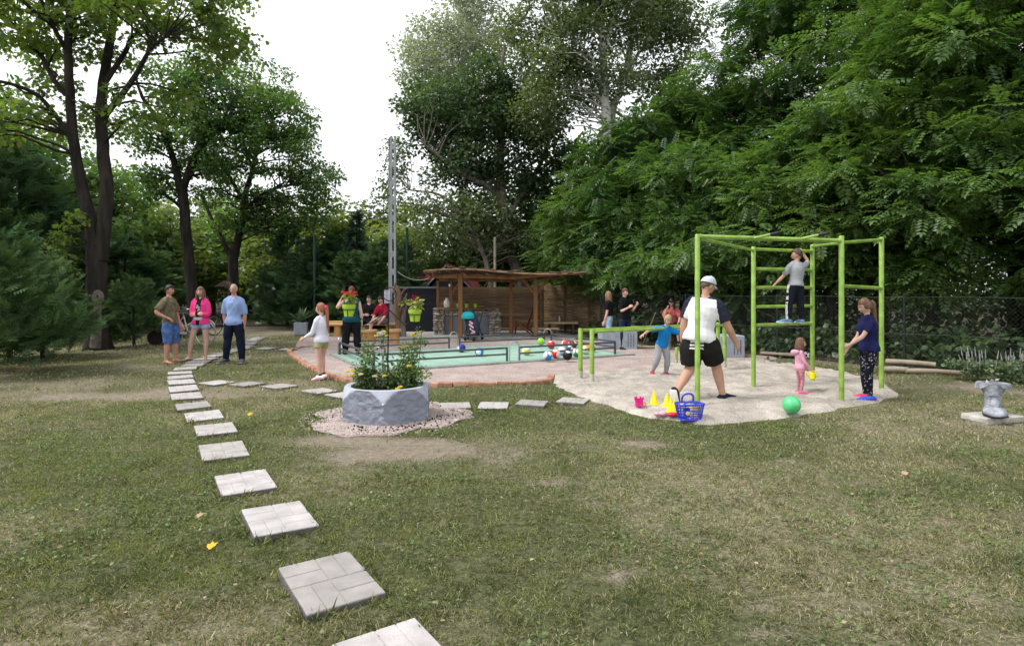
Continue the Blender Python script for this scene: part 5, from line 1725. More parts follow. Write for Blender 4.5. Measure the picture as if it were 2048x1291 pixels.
def P3(p, z): return np.array((p[0], p[1], z))


for p, h in ((pa, 2.37), (pb_, 2.37), (pc_, 2.31), (pd, 2.39), (pe, 2.44)): upright(cf, p, h, .036, .04)
tubeframe(cf, P3(pa, 2.34), P3(pb_, 2.30), .030)
tubeframe(cf, P3(pa, 2.32), P3(pc_, 2.25), .022)
tubeframe(cf, P3(pd, 2.36), P3(pb_, 2.27), .022)
tubeframe(cf, P3(pb_, 2.27), P3(pe, 2.40), .024)
tubeframe(cf, P3(pb_, 1.66), P3(pe, 1.63), .026)
for z in (2.27, 1.95, 1.645, 1.33, 1.03): tubeframe(cf, P3(pc_, z), P3(pd, z), .026, 'rung')
for t in (.38, .71):
    m_ = P3(pa + (pb_ - pa) * t, 2.32)
    d = np.array((.22, -.25, .05))
    tubeframe(cf, m_ - d * .2, m_ + d * .75, .019, 'handle')
    o_ = np.array(cf.location)
    MB().tube([m_ + d * .75 - o_, m_ + d * 1.1 - o_], .022, n=10).build('grip', BLACKP, cf, smooth=True)
q1, q2, q3, q4 = [np.array(tuple(G(*q))[:2]) for q in ((1161, 762), (1184, 769), (1436, 734), (1449, 740))]
pb2 = empty('parallel_bars', (q1[0], q1[1], 0), 'long lime green parallel bars the boy leans on', 'parallel bars')
for p, h in ((q1, .93), (q2, .93), (q3, .93), (q4, .93)): upright(pb2, p, h, .04, .19)
tubeframe(pb2, P3(q1, .895), P3(q3, .895), .026); tubeframe(pb2, P3(q2, .895), P3(q4, .895), .026)
l1, l2 = [np.array(tuple(G(*q))[:2]) for q in ((1353, 728), (1428, 722))]
lb = empty('low_bar', (l1[0], l1[1], 0), 'low lime green bar behind the man in white', 'low bar')
for p in (l1, l2): upright(lb, p, .37, .03, .1)
tubeframe(lb, P3(l1, .345), P3(l2, .345), .024)

# ---- sand toys
YEL = M('toy_yellow', (.80, .66, .02), rough=.45, var=.05)
PINKP = M('toy_pink', (.72, .02, .25), rough=.4, var=.05)
REDP = M('toy_red', (.62, .03, .05), rough=.4)
PALEP = M('toy_pale_pink', (.72, .38, .48), rough=.5)
ORAP = M('toy_orange', (.75, .28, .02), rough=.4)
BLUEP = M('basket_blue', (.03, .06, .55), rough=.4, var=.05, spec=.4)


def cone(px, py, s, label, tilt=0):
    p = G(px, py, .03)
    prof = [(.078, 0), (.078, .012), (.058, .014)]
    for k in range(5):
        z = .014 + k * .033; r0 = .056 - k * .0095
        prof += [(r0, z), (r0 - .004, z + .027), (r0 - .008, z + .030)]
    prof += [(.010, .19), (.004, .192)]
    mb = MB(); mb.lathe([(r_ * s, z * s) for r_, z in prof], n=20)
    o = thing('toy_cone', mb, YEL, tuple(p), label, 'cone', 'yellow toy cones', smooth=True, angle=30)
    o.rotation_euler = (tilt, tilt * .6, 0)


cone(1308.5, 808, 1.0, 'yellow ringed toy cone standing alone beside the pink bucket')
cone(1334, 813, .98, 'yellow toy cone behind the other two, nearest the lone cone')
cone(1342, 824, 1.0, 'yellow toy cone in the middle of the cluster')
cone(1349, 828, 1.0, 'yellow toy cone touching the blue basket')
bk = empty('toy_bucket', tuple(G(1278, 812, .03)), 'small pink castle-edged toy bucket with orange cup', 'bucket')
MB().lathe([(.048, 0), (.058, .085), (.060, .085), (.062, .095), (.056, .095), (.045, .01)], n=20).build('body', PINKP, bk, smooth=True, angle=30)
for a in np.linspace(0, 2 * math.pi, 6, endpoint=False): MB().box((.056 * math.cos(a), .056 * math.sin(a), .11), (.022, .016, .03), rot=rotm('Z', a + math.pi / 2)).build('merlon', PINKP, bk)
mb = MB(); mb.tube([(.068 + .02 * math.cos(a), -.02, .035 + .022 * math.sin(a)) for a in np.linspace(0, 2 * math.pi, 15)], .008, n=6); mb.build('cup_handle', ORAP, bk, smooth=True)
mb = MB(); mb.sphere((0, 0, .03), (.07, .05, .03), 14, 8); mb.tube([(.05, 0, .03), (.13, -.01, .025)], .014, n=8)
thing('sand_mould', mb, REDP, tuple(G(1345, 833, .025)), 'red plastic sand mould next to the basket', 'sand mould', smooth=True)
mb = MB(); mb.sphere((0, 0, .03), (.055, .045, .035), 12, 8); mb.sphere((-.07, .02, .02), (.04, .035, .028), 12, 8); mb.tube([(-.1, .02, .02), (.03, 0, .04)], .012, n=7)
thing('sand_mould', mb, PALEP, tuple(G(1326, 831, .025)), 'pale pink plastic sand mould beside the red one', 'sand mould', smooth=True)
bs = empty('toy_basket', tuple(G(1379, 838, .03)), 'blue plastic lattice basket with handles full of sand toys', 'basket', rz=R(12))
bw0, bw1, bd0, bd1, bh = .125, .165, .085, .11, .20


def rect_ring(z):
    t = z / bh; a, b = bw0 + (bw1 - bw0) * t, bd0 + (bd1 - bd0) * t
    out = []
    for k in range(33):
        th = 2 * math.pi * k / 32
        c, s = math.cos(th), math.sin(th)
        out.append(np.array((a * np.sign(c) * abs(c) ** .45, b * np.sign(s) * abs(s) ** .45, z)))
    return out


for z, r_ in ((.008, .012), (.05, .0045), (.085, .0045), (.12, .0045), (.155, .0045), (.19, .012)):
    MB().tube(rect_ring(z), r_, n=6).build('hoop' if r_ < .01 else 'rim', BLUEP, bs, smooth=True)
mb = MB(); b0, b1 = rect_ring(.008), rect_ring(.19)
for k in range(0, 32): mb.tube([b0[k], b1[k]], .0042, n=5)
mb.build('lattice', BLUEP, bs, smooth=True)
MB().prism([(p[0], p[1]) for p in rect_ring(0)[:-1]], .0, .008).build('bottom', BLUEP, bs)
for s in (-1, 1):
    P = [(-.075, s * bd1, .19), (-.075, s * bd1 * .9, .25), (-.05, s * bd1 * .8, .285), (0, s * bd1 * .75, .298), (.05, s * bd1 * .8, .285), (.075, s * bd1 * .9, .25), (.075, s * bd1, .19)]
    if s < 0: P = [(p[0] - .05, p[1] - .01, .19 + (p[2] - .19) * .35) for p in P]
    else: P = [(p[0] + .03, p[1], p[2]) for p in P]
    MB().tube(catmull([np.array(p) for p in P], 4), .012, n=7).build('handle', BLUEP, bs, smooth=True)
mb = MB(); mb.box((-.085, -.088, .10), (.09, .012, .12)); mb.build('front_badge', BLUEP, bs, bevel=.01)
MB().sphere((-.075, -.10, .095), (.028, .006, .028), 14, 8).build('badge_spot', M('badge_cream', (.8, .6, .3), rough=.5), bs, smooth=True)
tc = empty('toy_cup', tuple(G(1388, 838, .03) + Vector((.01, 0.0, .012))), 'pale yellow toy cup with purple bands inside the basket', 'toy cup')
MB().lathe([(.055, 0), (.068, .15), (.066, .15)], n=18).build('cup', M('cup_purple', (.30, .12, .38), rough=.5), tc, smooth=True)
MB().lathe([(.069, .11), (.072, .155), (.068, .155)], n=18, cap=False).build('rim', M('cup_yellow', (.8, .68, .3), rough=.5), tc, smooth=True)
for z in (.02, .045, .07, .092): MB().lathe([(.0565 + z * .087, z), (.0575 + z * .087, z + .011)], n=18, cap=False).build('band', M('cup_white', (.75, .72, .72), rough=.5), tc)

# ---- boot planter on a slab
BOOT = M('boot_grey', (.15, .16, .19), rough=.7, col2=(.39, .41, .455), scale=13, bump=.6, bscale=26, detail=7)
bp = G(1988, 842)
pl_ = empty('plinth_slab', (bp.x + .02, bp.y + .05, 0), 'low pale stone slab carrying the boot planter', 'slab', rz=R(14))
MB().box((0, 0, .035), (.58, .34, .085)).build('stone', M('plinth_stone', (.42, .40, .36), rough=.95, var=.2, scale=9, bump=.5), pl_, bevel=.015, jitter=.004)
bt = empty('boot_planter', (bp.x, bp.y, .078), 'grey giant laced boot used as a planter', 'planter', rz=R(-32))
mb = MB()
cs = [(0, .06, .075), (0, .07, .16), (0, .085, .24), (0, .09, .31), (0, .09, .37)]
mb.tube([(0, .20, .03), (0, .12, .045), (0, -.02, .05), (0, -.14, .045), (0, -.21, .035)], [.075, .10, .115, .12, .075], n=18, rx=[.045, .06, .075, .065, .045], side=(1, 0, 0), rnd=True)
N = 36
V = []
prof_b = [(.04, .092, .118, .070, 0, 0), (.10, .088, .112, .075, 0, 0), (.16, .084, .100, .085, 0, 0), (.22, .090, .100, .090, 0, 0), (.28, .104, .108, .095, .006, 0), (.32, .116, .114, .097, .026, 0),
          (.355, .120, .118, .098, .062, .010), (.375, .122, .120, .098, .092, .002), (.372, .122, .120, .098, .118, -.030), (.350, .120, .118, .098, .122, -.062), (.345, .116, .112, .098, .100, -.050), (.34, .108, .106, .097, .040, .0), (.28, .094, .095, .095, 0, 0), (.20, .08, .08, .09, 0, 0)]
for z, rx, ry, yo_, fl, dz in prof_b:
    for j in range(N):
        a = 2 * math.pi * j / N
        w = abs(math.cos(a)) ** 1.6 * (1 + .18 * math.sin(5 * a + 1))
        fr_ = max(0, -math.sin(a)) ** 2
        zz = z + dz * w + (.018 * fr_ if z > .33 else 0) + .012 * max(0, math.sin(a)) * (z > .33)
        fl_ = fl * .50
        V.append(((rx + fl_ * w) * math.cos(a), yo_ + (ry + .3 * fl_ * w) * math.sin(a), zz))
mb.add(V, [(i * N + j, i * N + (j + 1) % N, (i + 1) * N + (j + 1) % N, (i + 1) * N + j) for i in range(len(prof_b) - 1) for j in range(N)])
mb.sphere((0, -.035, .13), (.055, .10, .085), 12, 8)
mb.build('upper', BOOT, bt, smooth=True, angle=60)
MB().tube([(0, .22, .012), (0, .1, .014), (0, -.05, .014), (0, -.16, .014), (0, -.235, .012)], [.08, .105, .12, .125, .07], n=18, rx=.018, side=(1, 0, 0), rnd=True).build('sole', M('boot_sole', (.02, .02, .022), rough=.6), bt, smooth=True)
for k in range(4): MB().tube([(-.05, -.07 + .03 * k, .16 + .035 * k), (0, -.10 + .035 * k, .175 + .035 * k), (.05, -.07 + .03 * k, .16 + .035 * k)], .007, n=6).build('lace', M('boot_lace', (.2, .21, .23), rough=.7), bt, smooth=True)
MB().lathe([(.001, .31), (.11, .30)], n=18, c=(0, .095, 0), cap=False).build('soil', SOIL, bt)
link('plant', crown_mesh('plant', [((0, .09, .36), np.array((.07, .07, .06)), 40)], leafmat('leaf_silver', (.20, .22, .20), (.45, .46, .45), .2, nscale=8), 'leaf', .05, np.random.default_rng(6), -.2), bt)

# sage bushes at the fence
L_SAGE = leafmat('leaf_sage', (.10, .16, .07), (.26, .32, .22), .3, nscale=5)
for px, py, s, lab in ((1962, 762, 1.0, 'silvery sage bush with grey flower spikes behind the boot'), (2036, 764, 1.1, 'silvery sage bush cut by the frame edge')):
    p = G(px, py)
    r_ = np.random.default_rng(px)
    root = empty('sage_bush', tuple(p), lab, 'bush', 'sage bushes by the fence')
    cl = [((r_.normal(0, .2) * s, r_.normal(0, .15), r_.uniform(.08, .32) * s), np.array((.13, .13, .1)), 70) for k in range(11)]
    link('foliage', crown_mesh('foliage', cl, L_SAGE, 'leaf', .07, r_, -.3), root)
    mb = MB()
    for k in range(13):
        a = np.array((r_.normal(-.08, .10), r_.normal(0, .1), .2)); b = a * (1.35, 1.35, 1) + np.array((r_.normal(0, .04), 0, r_.uniform(.25, .42)))
        mb.tube([a, b], [.004, .003], n=4); mb.tube([a * .4 + b * .6, b], [.011, .004], n=5)
    mb.build('flower_spike', M('spike_grey', (.30, .30, .30), rough=.9, var=.3), root)

# ---- logs along the fence, boards
LOGM = M('log_grey', (.20, .165, .12), rough=.9, col2=(.34, .29, .22), scale=6, bump=.5, stretch=(.15, 1, 1))
for a, b, r0, z, lab in (((1772, 739), (1872, 747), .055, .17, 'round grey log lying on top of the others by the fence'), ((1766, 744), (1815, 746), .06, .06, 'short grey log at the end of the fence logs'), ((1812, 747), (1922, 752), .05, .06, 'long grey log flat on the ground by the fence')):
    p, q = G(*a), G(*b)
    mb = MB(); d = q - p
    mb.tube([(0, 0, 0), np.array(d) * .5 + (0, 0, .012), tuple(d)], [r0, r0 * .95, r0 * .9], n=12)
    thing('fence_log', mb, LOGM, (p.x, p.y, z), lab, 'log', 'logs by the fence', smooth=True, angle=50)
for a, b, lab, z in (((1480, 713), (1536, 717), 'weathered board on the ground left of the ladder', .03), ((1522, 711), (1600, 716), 'weathered board stacked behind the ladder posts', .08)):
    p, q = G(*a), G(*b); d = q - p
    mb = MB(); mb.box((0, 0, 0), (d.length, .2, .05))
    thing('ground_board', mb, LOGM, tuple((p + q) / 2 + Vector((0, 0, z))), lab, 'board', 'boards by the fence', rz=math.atan2(d.y, d.x), bevel=.006)

# ---- chain-link fence
WIRE = M('fence_wire', (.10, .11, .10), rough=.5, var=.2, metal=.5)
FPOST = M('fence_post_green', (.010, .022, .018), rough=.6)
fr = empty('chain_link_fence', (FA[0], FA[1], 0), 'thin chain-link fence with dark green posts before the wood', 'fence')
Lf = float(np.linalg.norm(FB - FA))
fr.rotation_euler = (0, 0, math.atan2(fu[1], fu[0]))
H0 = 1.48
for t in (.0, .26, .47, .685, .93): MB().tube([(Lf * t, .03, -.05), (Lf * t, .03, H0 + .03)], .028, n=8).build('post', FPOST, fr, smooth=True)
for z in (.05, .72, H0 - .02):
    MB().tube([(x, -.004, z + .01 * math.sin(x * 2.1)) for x in np.linspace(0, Lf, 26)], .0032, n=4).build('line_wire', WIRE, fr)
V, Fc = [], []
st_ = .075
for s in (-1, 1):
    for k in np.arange(-H0, Lf + H0, st_):
        a = np.array((k, 0, 0.02)); b = np.array((k + s * H0 * .9, 0, H0 - .02))
        def clip(p, q):
            return p
        # clip to the fence length
        ts = [0, 1]
        dx = b[0] - a[0]
        t0, t1 = sorted([(0 - a[0]) / dx, (Lf - a[0]) / dx])
        t0, t1 = max(0, t0), min(1, t1)
        if t1 - t0 < .02: continue
        p, q = a + (b - a) * t0, a + (b - a) * t1
        w = .0019
        o = len(V)
        for pt_ in (p, q):
            V += [pt_ + (-w, 0, 0), pt_ + (0, -w, 0), pt_ + (w, 0, 0)]
        Fc += [(o, o + 1, o + 4, o + 3), (o + 1, o + 2, o + 5, o + 4), (o + 2, o, o + 3, o + 5)]
link('wire_mesh', mesh_np('wire_mesh', np.array(V), np.array(Fc), WIRE), fr)['kind'] = 'stuff'

# tall dark green posts behind the cypresses and the shelter
for px, ty, D, lab in ((629, 468, 23.3, 'tall dark green post rising from the cypress hedge'), (814, 455, 24.5, 'tall dark green post right of the concrete pole'), (990, 474, 24, 'tall thin post rising above the shelter roof')):
    q = A(px, ty, D)
    mb = MB(); mb.tube([(0, 0, -.05), (0, 0, q.z - .02), (0, 0, q.z)], [.055, .055, .03], n=10)
    thing('tall_post', mb, M('post_dark_green', (.015, .04, .035), rough=.6) if px < 900 else LOGM, (q.x, D, 0), lab, 'post', 'tall posts', smooth=True)

# ---- log furniture at the benches
W_LOG = M('log_orange', (.36, .17, .055), rough=.6, col2=(.50, .28, .10), scale=5, bump=.25, stretch=(1, 1, .2), spec=.4)
W_TOP = M('log_top', (.50, .30, .12), rough=.55, col2=(.60, .38, .17), scale=6, bump=.15, spec=.4)


def stump(px, by, ty, w, label, rt_=1.12):
    p = G(px, by); h = A(px, ty, p.y).z; r0 = w * p.y / F / 2
    root = empty('log_stump', (p.x, p.y, 0), label, 'log seat', 'orange log seats')
    MB().lathe([(r0 * 1.05, -.02), (r0, .05), (r0 * .97, h - .07)], n=22).build('log', W_LOG, root, smooth=True, angle=40)
    MB().lathe([(r0 * rt_, h - .075), (r0 * rt_ * 1.03, h - .04), (r0 * rt_, h)], n=22).build('top', W_TOP, root, smooth=True, angle=40)
    return p, h


stump(738, 681, 659, 30, 'squat orange log seat with stone pile at its side')
stump(789, 687, 658, 20, 'orange log seat with thick round top beside the boy in red', 1.35)
p = G(727, 681)
ct = empty('stone_pile', tuple(p), 'small pile of stones stacked beside the log seat', 'stone pile')
stones(-.18, .0, 0.05, .0, .36, .07, .18)
bb = empty('plank_bench', tuple(G(735, 678)), 'long orange plank bench on log feet by the hedge', 'bench')
bo = np.array(bb.location)
ya = G(735, 675).y + .35
xa, xb = A(655, 0, ya).x, A(796, 0, ya).x
mb = MB(); mb.prism([(xa - bo[0], ya - .2 - bo[1]), (xb - bo[0], ya - .2 - bo[1]), (xb - bo[0], ya + .2 - bo[1]), (xa - bo[0], ya + .2 - bo[1])], .40, .47)
mb.build('seat', W_TOP, bb, bevel=.015)
for x in (xa + .35, (xa + xb) / 2, xb - .3): MB().lathe([(.13, -.02), (.12, .398)], n=16, c=(x - bo[0], ya - bo[1], 0)).build('leg', W_LOG, bb, smooth=True, angle=40)
b2 = empty('plank_bench', tuple(G(672, 672)), 'short orange plank bench behind the girl with the ponytail', 'bench', rz=R(6))
MB().box((0, 0, .39), (1.0, .3, .09)).build('seat', W_TOP, b2, bevel=.02)
MB().box((0, .28, .47), (1.0, .06, .1)).build('back_plank', W_TOP, b2, bevel=.02)
for s in (-1, 1): MB().box((s * .38, 0.05, .17), (.14, .42, .345)).build('leg', W_DARK, b2)

# ---- yucca in a grey box
yu = empty('yucca_planter', tuple(G(602, 669)), 'square grey ribbed planter with a spiky yucca', 'planter', rz=R(12))
GBOX = M('grey_box', (.30, .33, .38), rough=.8, var=.12, scale=6)
MB().box((0, 0, .22), (.44, .44, .44)).build('box', GBOX, yu, bevel=.012)
for k in range(5): MB().box((-.17 + .085 * k, -.226, .22), (.018, .008, .36)).build('rib', GBOX, yu)
mb = MB()
r_ = np.random.default_rng(12)
for k in range(90):
    a, e = r_.uniform(0, 6.28), r_.uniform(.1, 1.35)
    d = np.array((math.cos(a) * math.cos(e), math.sin(a) * math.cos(e), math.sin(e))); l = r_.uniform(.4, .68)
    s = unit(np.cross(d, (0, 0, 1.))) * .018
    b = np.array((0, 0, .46)); m_ = b + d * l * .55; t_ = b + d * l + np.array((0, 0, -.10 * math.cos(e)))
    mb.add([b - s, b + s, m_ + s, t_, m_ - s], [(0, 1, 2, 4), (4, 2, 3)])
mb.build('leaves', leafmat('leaf_yucca', (.05, .09, .05), (.13, .19, .11), .15, nscale=6), yu)

# ---- grey perforated boxes with plank
for px0, px1, by, ty, dep, lab in ((1204, 1275, 700, 660, .8, 'grey perforated plastic box under the plank by the fence'), (1440, 1490, 716, 672, .7, 'grey plastic box right of the man in white')):
    p = G((px0 + px1) / 2, by); w = (px1 - px0) * p.y / F; h = A(0, ty, p.y).z
    root = empty('grey_crate', (p.x, p.y + dep / 2, 0), lab, 'crate', 'grey crates')
    MB().box((0, 0, h / 2 + .01), (w, dep, h)).build('body', GBOX, root, bevel=.015)
    mb = MB()
    for i in range(3):
        for j in range(9): mb.box((w / 2 - .1 - i * .075, -dep / 2 - .002, h * .2 + j * h * .075), (.022, .006, .022))
    mb.build('vent_hole', BLACKP, root)
p, q = G(1272, 690), G(1345, 694)
thing('seat_plank', MB().box((0, 0, 0), ((q - p).length + .5, .32, .045)), W_SLAT[1], ((p.x + q.x) / 2, (p.y + q.y) / 2 + .1, .53), 'brown plank seat bridging the crates by the fence', 'plank', rz=math.atan2(q.y - p.y, q.x - p.x), bevel=.008)
p = G(1345, 706)
thing('log_block', MB().lathe([(.16, -.02), (.15, .505)], n=16), LOGM, (p.x + .05, p.y + .9, 0), 'upright log block under the plank seat', 'log', smooth=True, angle=40)
# leaning stick and scrap boards
a, b = np.array(G(1283, 693)), np.array(A(1311, 625, 15.8))
thing('leaning_stick', MB().tube([a, b], .014, n=6), LOGM, (0, 0, 0), 'thin stick leaning behind the boy in blue', 'stick')
for px, py, w, a_, lab in ((1300, 696, .75, .1, 'pale scrap board on the gravel behind the boy'),):
    p = G(px, py); thing('scrap_board', MB().box((0, 0, 0), (w, .22, .03)), W_TABLE, (p.x, p.y, .045), lab, 'board', rz=a_, bevel=.005)

# ---- bicycles, logs by the trees
CREAM = M('bike_cream', (.55, .50, .46), rough=.4, var=.05, spec=.5)
RUBB = M('tyre_black', (.02, .02, .02), rough=.8)
STEEL = M('steel_bright', (.55, .55, .55), rough=.3, metal=.9)


def bicycle(loc, rz, frame_m, tyre_m, label, sc=1.0):
    root = empty('bicycle', loc, label, 'bicycle', None, rz)
    root.scale = (sc,) * 3
    wr = .345
    for x in (-.52, .55):
        wh = MB().tube([(x + wr * math.cos(a), 0, wr + wr * math.sin(a)) for a in np.linspace(0, 2 * math.pi, 33)], .017, n=6).build('wheel', tyre_m, root, smooth=True)
        MB().tube([(x + wr * .93 * math.cos(a), 0, wr + wr * .93 * math.sin(a)) for a in np.linspace(0, 2 * math.pi, 33)], .009, n=5).build('rim', STEEL, wh, smooth=True)
        mb = MB()
        for k in range(16):
            a = 2 * math.pi * k / 16
            mb.tube([(x, .012 * (-1) ** k, wr), (x + wr * .93 * math.cos(a), 0, wr + wr * .93 * math.sin(a))], .0018, n=3)
        mb.tube([(x, -.04, wr), (x, .04, wr)], .02, n=8)
        mb.build('spokes', STEEL, wh)
    fr_ = MB()
    bbk, seat, head, rear, front = (.0, 0, .30), (-.16, 0, .80), (.40, 0, .88), (-.52, 0, wr), (.55, 0, wr)
    for a, b, r_ in ((bbk, seat, .017), (bbk, (.43, 0, .70), .018), ((-.10, 0, .52), (.42, 0, .78), .016), (bbk, rear, .012), (seat, rear, .011), (head, (.44, 0, .66), .02), ((.44, 0, .66), front, .013)):
        fr_.tube([a, b], r_, n=8)
    fr_.build('frame', frame_m, root, smooth=True)
    MB().tube([(-.16, 0, .78), (-.18, 0, .90)], .013, n=8).build('seat_post', STEEL, root)
    MB().tube([(-.30, 0, .93), (-.18, 0, .94), (-.03, 0, .925)], [.09, .06, .02], n=10, rx=[.03, .03, .015], side=(0, 1, 0), rnd=True).build('saddle', BLACKP, root, smooth=True)
    MB().tube([(.40, 0, .86), (.38, 0, 1.0), (.39, .1, 1.03), (.33, .26, 1.02), (.22, .29, 1.0)], .012, n=7).build('handlebar', STEEL, root, smooth=True)
    MB().tube([(.39, 0, 1.02), (.39, -.1, 1.03), (.33, -.26, 1.02), (.22, -.29, 1.0)], .012, n=7).build('handlebar', STEEL, root, smooth=True)
    MB().tube([(-.52 + .39 * math.cos(a), 0, wr + .39 * math.sin(a)) for a in np.linspace(.2, 2.9, 12)], .022, n=5, rx=.006).build('mudguard', frame_m, root, smooth=True)
    MB().tube([(.55 + .39 * math.cos(a), 0, wr + .39 * math.sin(a)) for a in np.linspace(.6, 3.0, 12)], .022, n=5, rx=.006).build('mudguard', frame_m, root, smooth=True)
    mb = MB(); mb.tube([(0, -.05, .30), (0, .05, .30)], .09, n=14); mb.box((.0, -.08, .15), (.02, .02, .3)); mb.box((.0, -.13, .01), (.09, .1, .02)); mb.build('crank', STEEL, root)
    MB().box((-.26, -.05, .325), (.5, .012, .07)).build('chain_guard', frame_m, root, bevel=.01)
    MB().box((-.52, 0, .80), (.4, .14, .012)).build('luggage_rack', BLACKP, root)
    return root


p = G(377, 689)
bicycle((p.x, p.y, 0), R(-14), CREAM, M('tyre_grey', (.30, .30, .28), rough=.7), 'cream ladies bicycle parked behind the standing adults', 1.05)
p = G(452, 668)
bicycle((p.x, p.y, 0), R(68), BLACKP, RUBB, 'black bicycle behind the man in the blue shirt', 1.0)
LOGD = M('log_dark', (.09, .06, .045), rough=.95, col2=(.20, .145, .11), scale=6, bump=.8, stretch=(.2, 1, 1))
for a, b, r0, lab in (((312, 689), (338, 676), .24, 'thick dark log end behind the man in the camouflage shirt'), ((345, 676), (398, 667), .22, 'dark log lying under the cream bicycle')):
    p, q = G(*a), G(*b); d = np.array(q - p)
    mb = MB(); mb.tube([(0, 0, 0), d * .5, d], [r0, r0 * .97, r0], n=16)
    m2 = thing('ground_log', mb, LOGD, (p.x, p.y, r0 * .85), lab, 'log', 'logs under the trees', smooth=True, angle=50)
    mb = MB(); u_ = unit(d); mb.tube([-u_ * .012, u_ * .0], [r0 * .9, r0 * .9], n=16); mb.build('cut_end', M('log_cut', (.02, .016, .013), rough=.9), m2)

# ---- bird table, street lamp, parked car
bt_ = empty('bird_table', tuple(G(452, 662)), 'small wooden bird table on a post among the trees', 'bird table')
MB().box((0, 0, .75), (.07, .07, 1.5)).build('post', W_DARK, bt_); MB().box((0, 0, 1.5), (.5, .4, .04)).build('tray', W_DARK, bt_)
mb = MB(); mb.prism([(-.34, 0), (.34, 0), (0, .22)], -.25, .25, rot=np.array([(1, 0, 0), (0, 0, 1), (0, 1, 0)]), c=(0, 0, 1.74)); mb.build('roof', W_DARK, bt_)
for s in (-1, 1): MB().box((s * .2, 0, 1.62), (.04, .04, .24)).build('strut', W_DARK, bt_)
q = A(531, 440, 31)
sl_ = empty('street_lamp', (q.x, 31, 0), 'street lamp with white flat head above the bushes', 'street lamp')
MB().tube([(0, 0, 0), (0, 0, q.z - .1), (.05, 0, q.z), (.25, 0, q.z + .03)], [.07, .06, .05, .035], n=8).build('mast', M('lamp_mast', (.14, .15, .15), rough=.6), sl_, smooth=True)
MB().tube([(.15, 0, q.z + .02), (.3, 0, q.z + .05), (.6, 0, q.z + .08)], [.05, .10, .07], n=10, rx=[.04, .06, .04], side=(0, 1, 0), rnd=True).build('lamp_head', M('lamp_white', (.7, .72, .72), rough=.4), sl_, smooth=True)
q = A(292, 640, 40)
car = empty('parked_car', (q.x, 40, 0), 'pale parked car with red tail light glimpsed through the bushes', 'car', rz=R(10))
CARP = M('car_white', (.62, .63, .64), rough=.25, var=.03, spec=.5, coat=.6)
mb = MB()
side_p = [(-2.0, .35), (-2.05, .75), (-1.9, .95), (-1.3, 1.0), (-.6, 1.42), (.7, 1.46), (1.5, 1.05), (2.0, .95), (2.1, .55), (2.05, .32)]
mb.prism(side_p, -.82, .82, rot=np.array([(1, 0, 0), (0, 0, 1), (0, 1, 0)])); mb.build('body', CARP, car, bevel=.06)
mb = MB(); mb.prism([(-1.12, 1.03), (-.55, 1.36), (.62, 1.39), (1.25, 1.07)], -.835, .835, rot=np.array([(1, 0, 0), (0, 0, 1), (0, 1, 0)])); mb.build('side_window', M('car_glass', (.02, .025, .03), rough=.1, spec=.6), car)
for x in (-1.25, 1.3):
    for s in (-.78, .78):
        w = MB().tube([(x, s - .1, .31), (x, s + .1, .31)], .31, n=20).build('wheel', RUBB, car, smooth=True, angle=40)
        MB().tube([(x, s - .106, .31), (x, s + .106, .31)], .18, n=14).build('rim', STEEL, w, smooth=True, angle=40)
for s in (-.7, .7):
    MB().box((2.06, s, .8), (.08, .2, .2)).build('tail_light', M('lamp_red', (.55, .02, .02), rough=.3), car, bevel=.02)
    MB().box((-2.02, s, .75), (.08, .24, .14)).build('headlight', STEEL, car, bevel=.02)

# ---- fallen leaves
LY = leafmat('fallen_leaf_yellow', (.62, .40, .03), (.75, .52, .08), .2, gloss=0)
LT = leafmat('fallen_leaf_tan', (.42, .26, .16), (.5, .34, .22), .2, gloss=0)
for px, py, s, m_, lab in ((417, 1096, .062, LY, 'bright yellow fallen leaf on the grass by the path'), (1808, 948, .055, LT, 'pinkish tan fallen leaf on the grass'), (497, 830, .07, LY, 'yellow fallen leaf between path and planter'), (395, 1033, .05, LT, 'small brown fallen leaf left of the path')):
    tv, tf = LOBED
    p = G(px, py, .03)
    V, Fc = stamp(tv * (1, 1, 1.6), tf, np.zeros((1, 3)), np.array([(.6, .5, .45)]), np.array([(-.3, -.5, .8)]), np.array([s]))
    o = link('fallen_leaf', mesh_np('fallen_leaf', V, Fc, m_)); o.location = p
    tag(o, lab, 'leaf', 'fallen leaves')

# ================================================================== PEOPLE
def skin_mat(name, c):
    return M(name, c, rough=.6, var=.08, scale=9, spec=.3)


SKIN = skin_mat('skin_tan', (.47, .27, .19)); SKIN_L = skin_mat('skin_light', (.56, .35, .27)); SKIN_R = skin_mat('skin_red', (.50, .25, .185)); SKIN_D = skin_mat('skin_dark_tan', (.36, .19, .13))
LIPS = M('lips', (.42, .15, .13), rough=.5); EYEW = M('eye_white', (.7, .68, .66), rough=.3); EYED = M('eye_dark', (.03, .02, .018), rough=.2)
CLOTH = lambda n, c, **k: M(n, c, rough=.92, spec=.1, **{**dict(var=.16, scale=7, bump=.25, bscale=30, detail=6), **k})


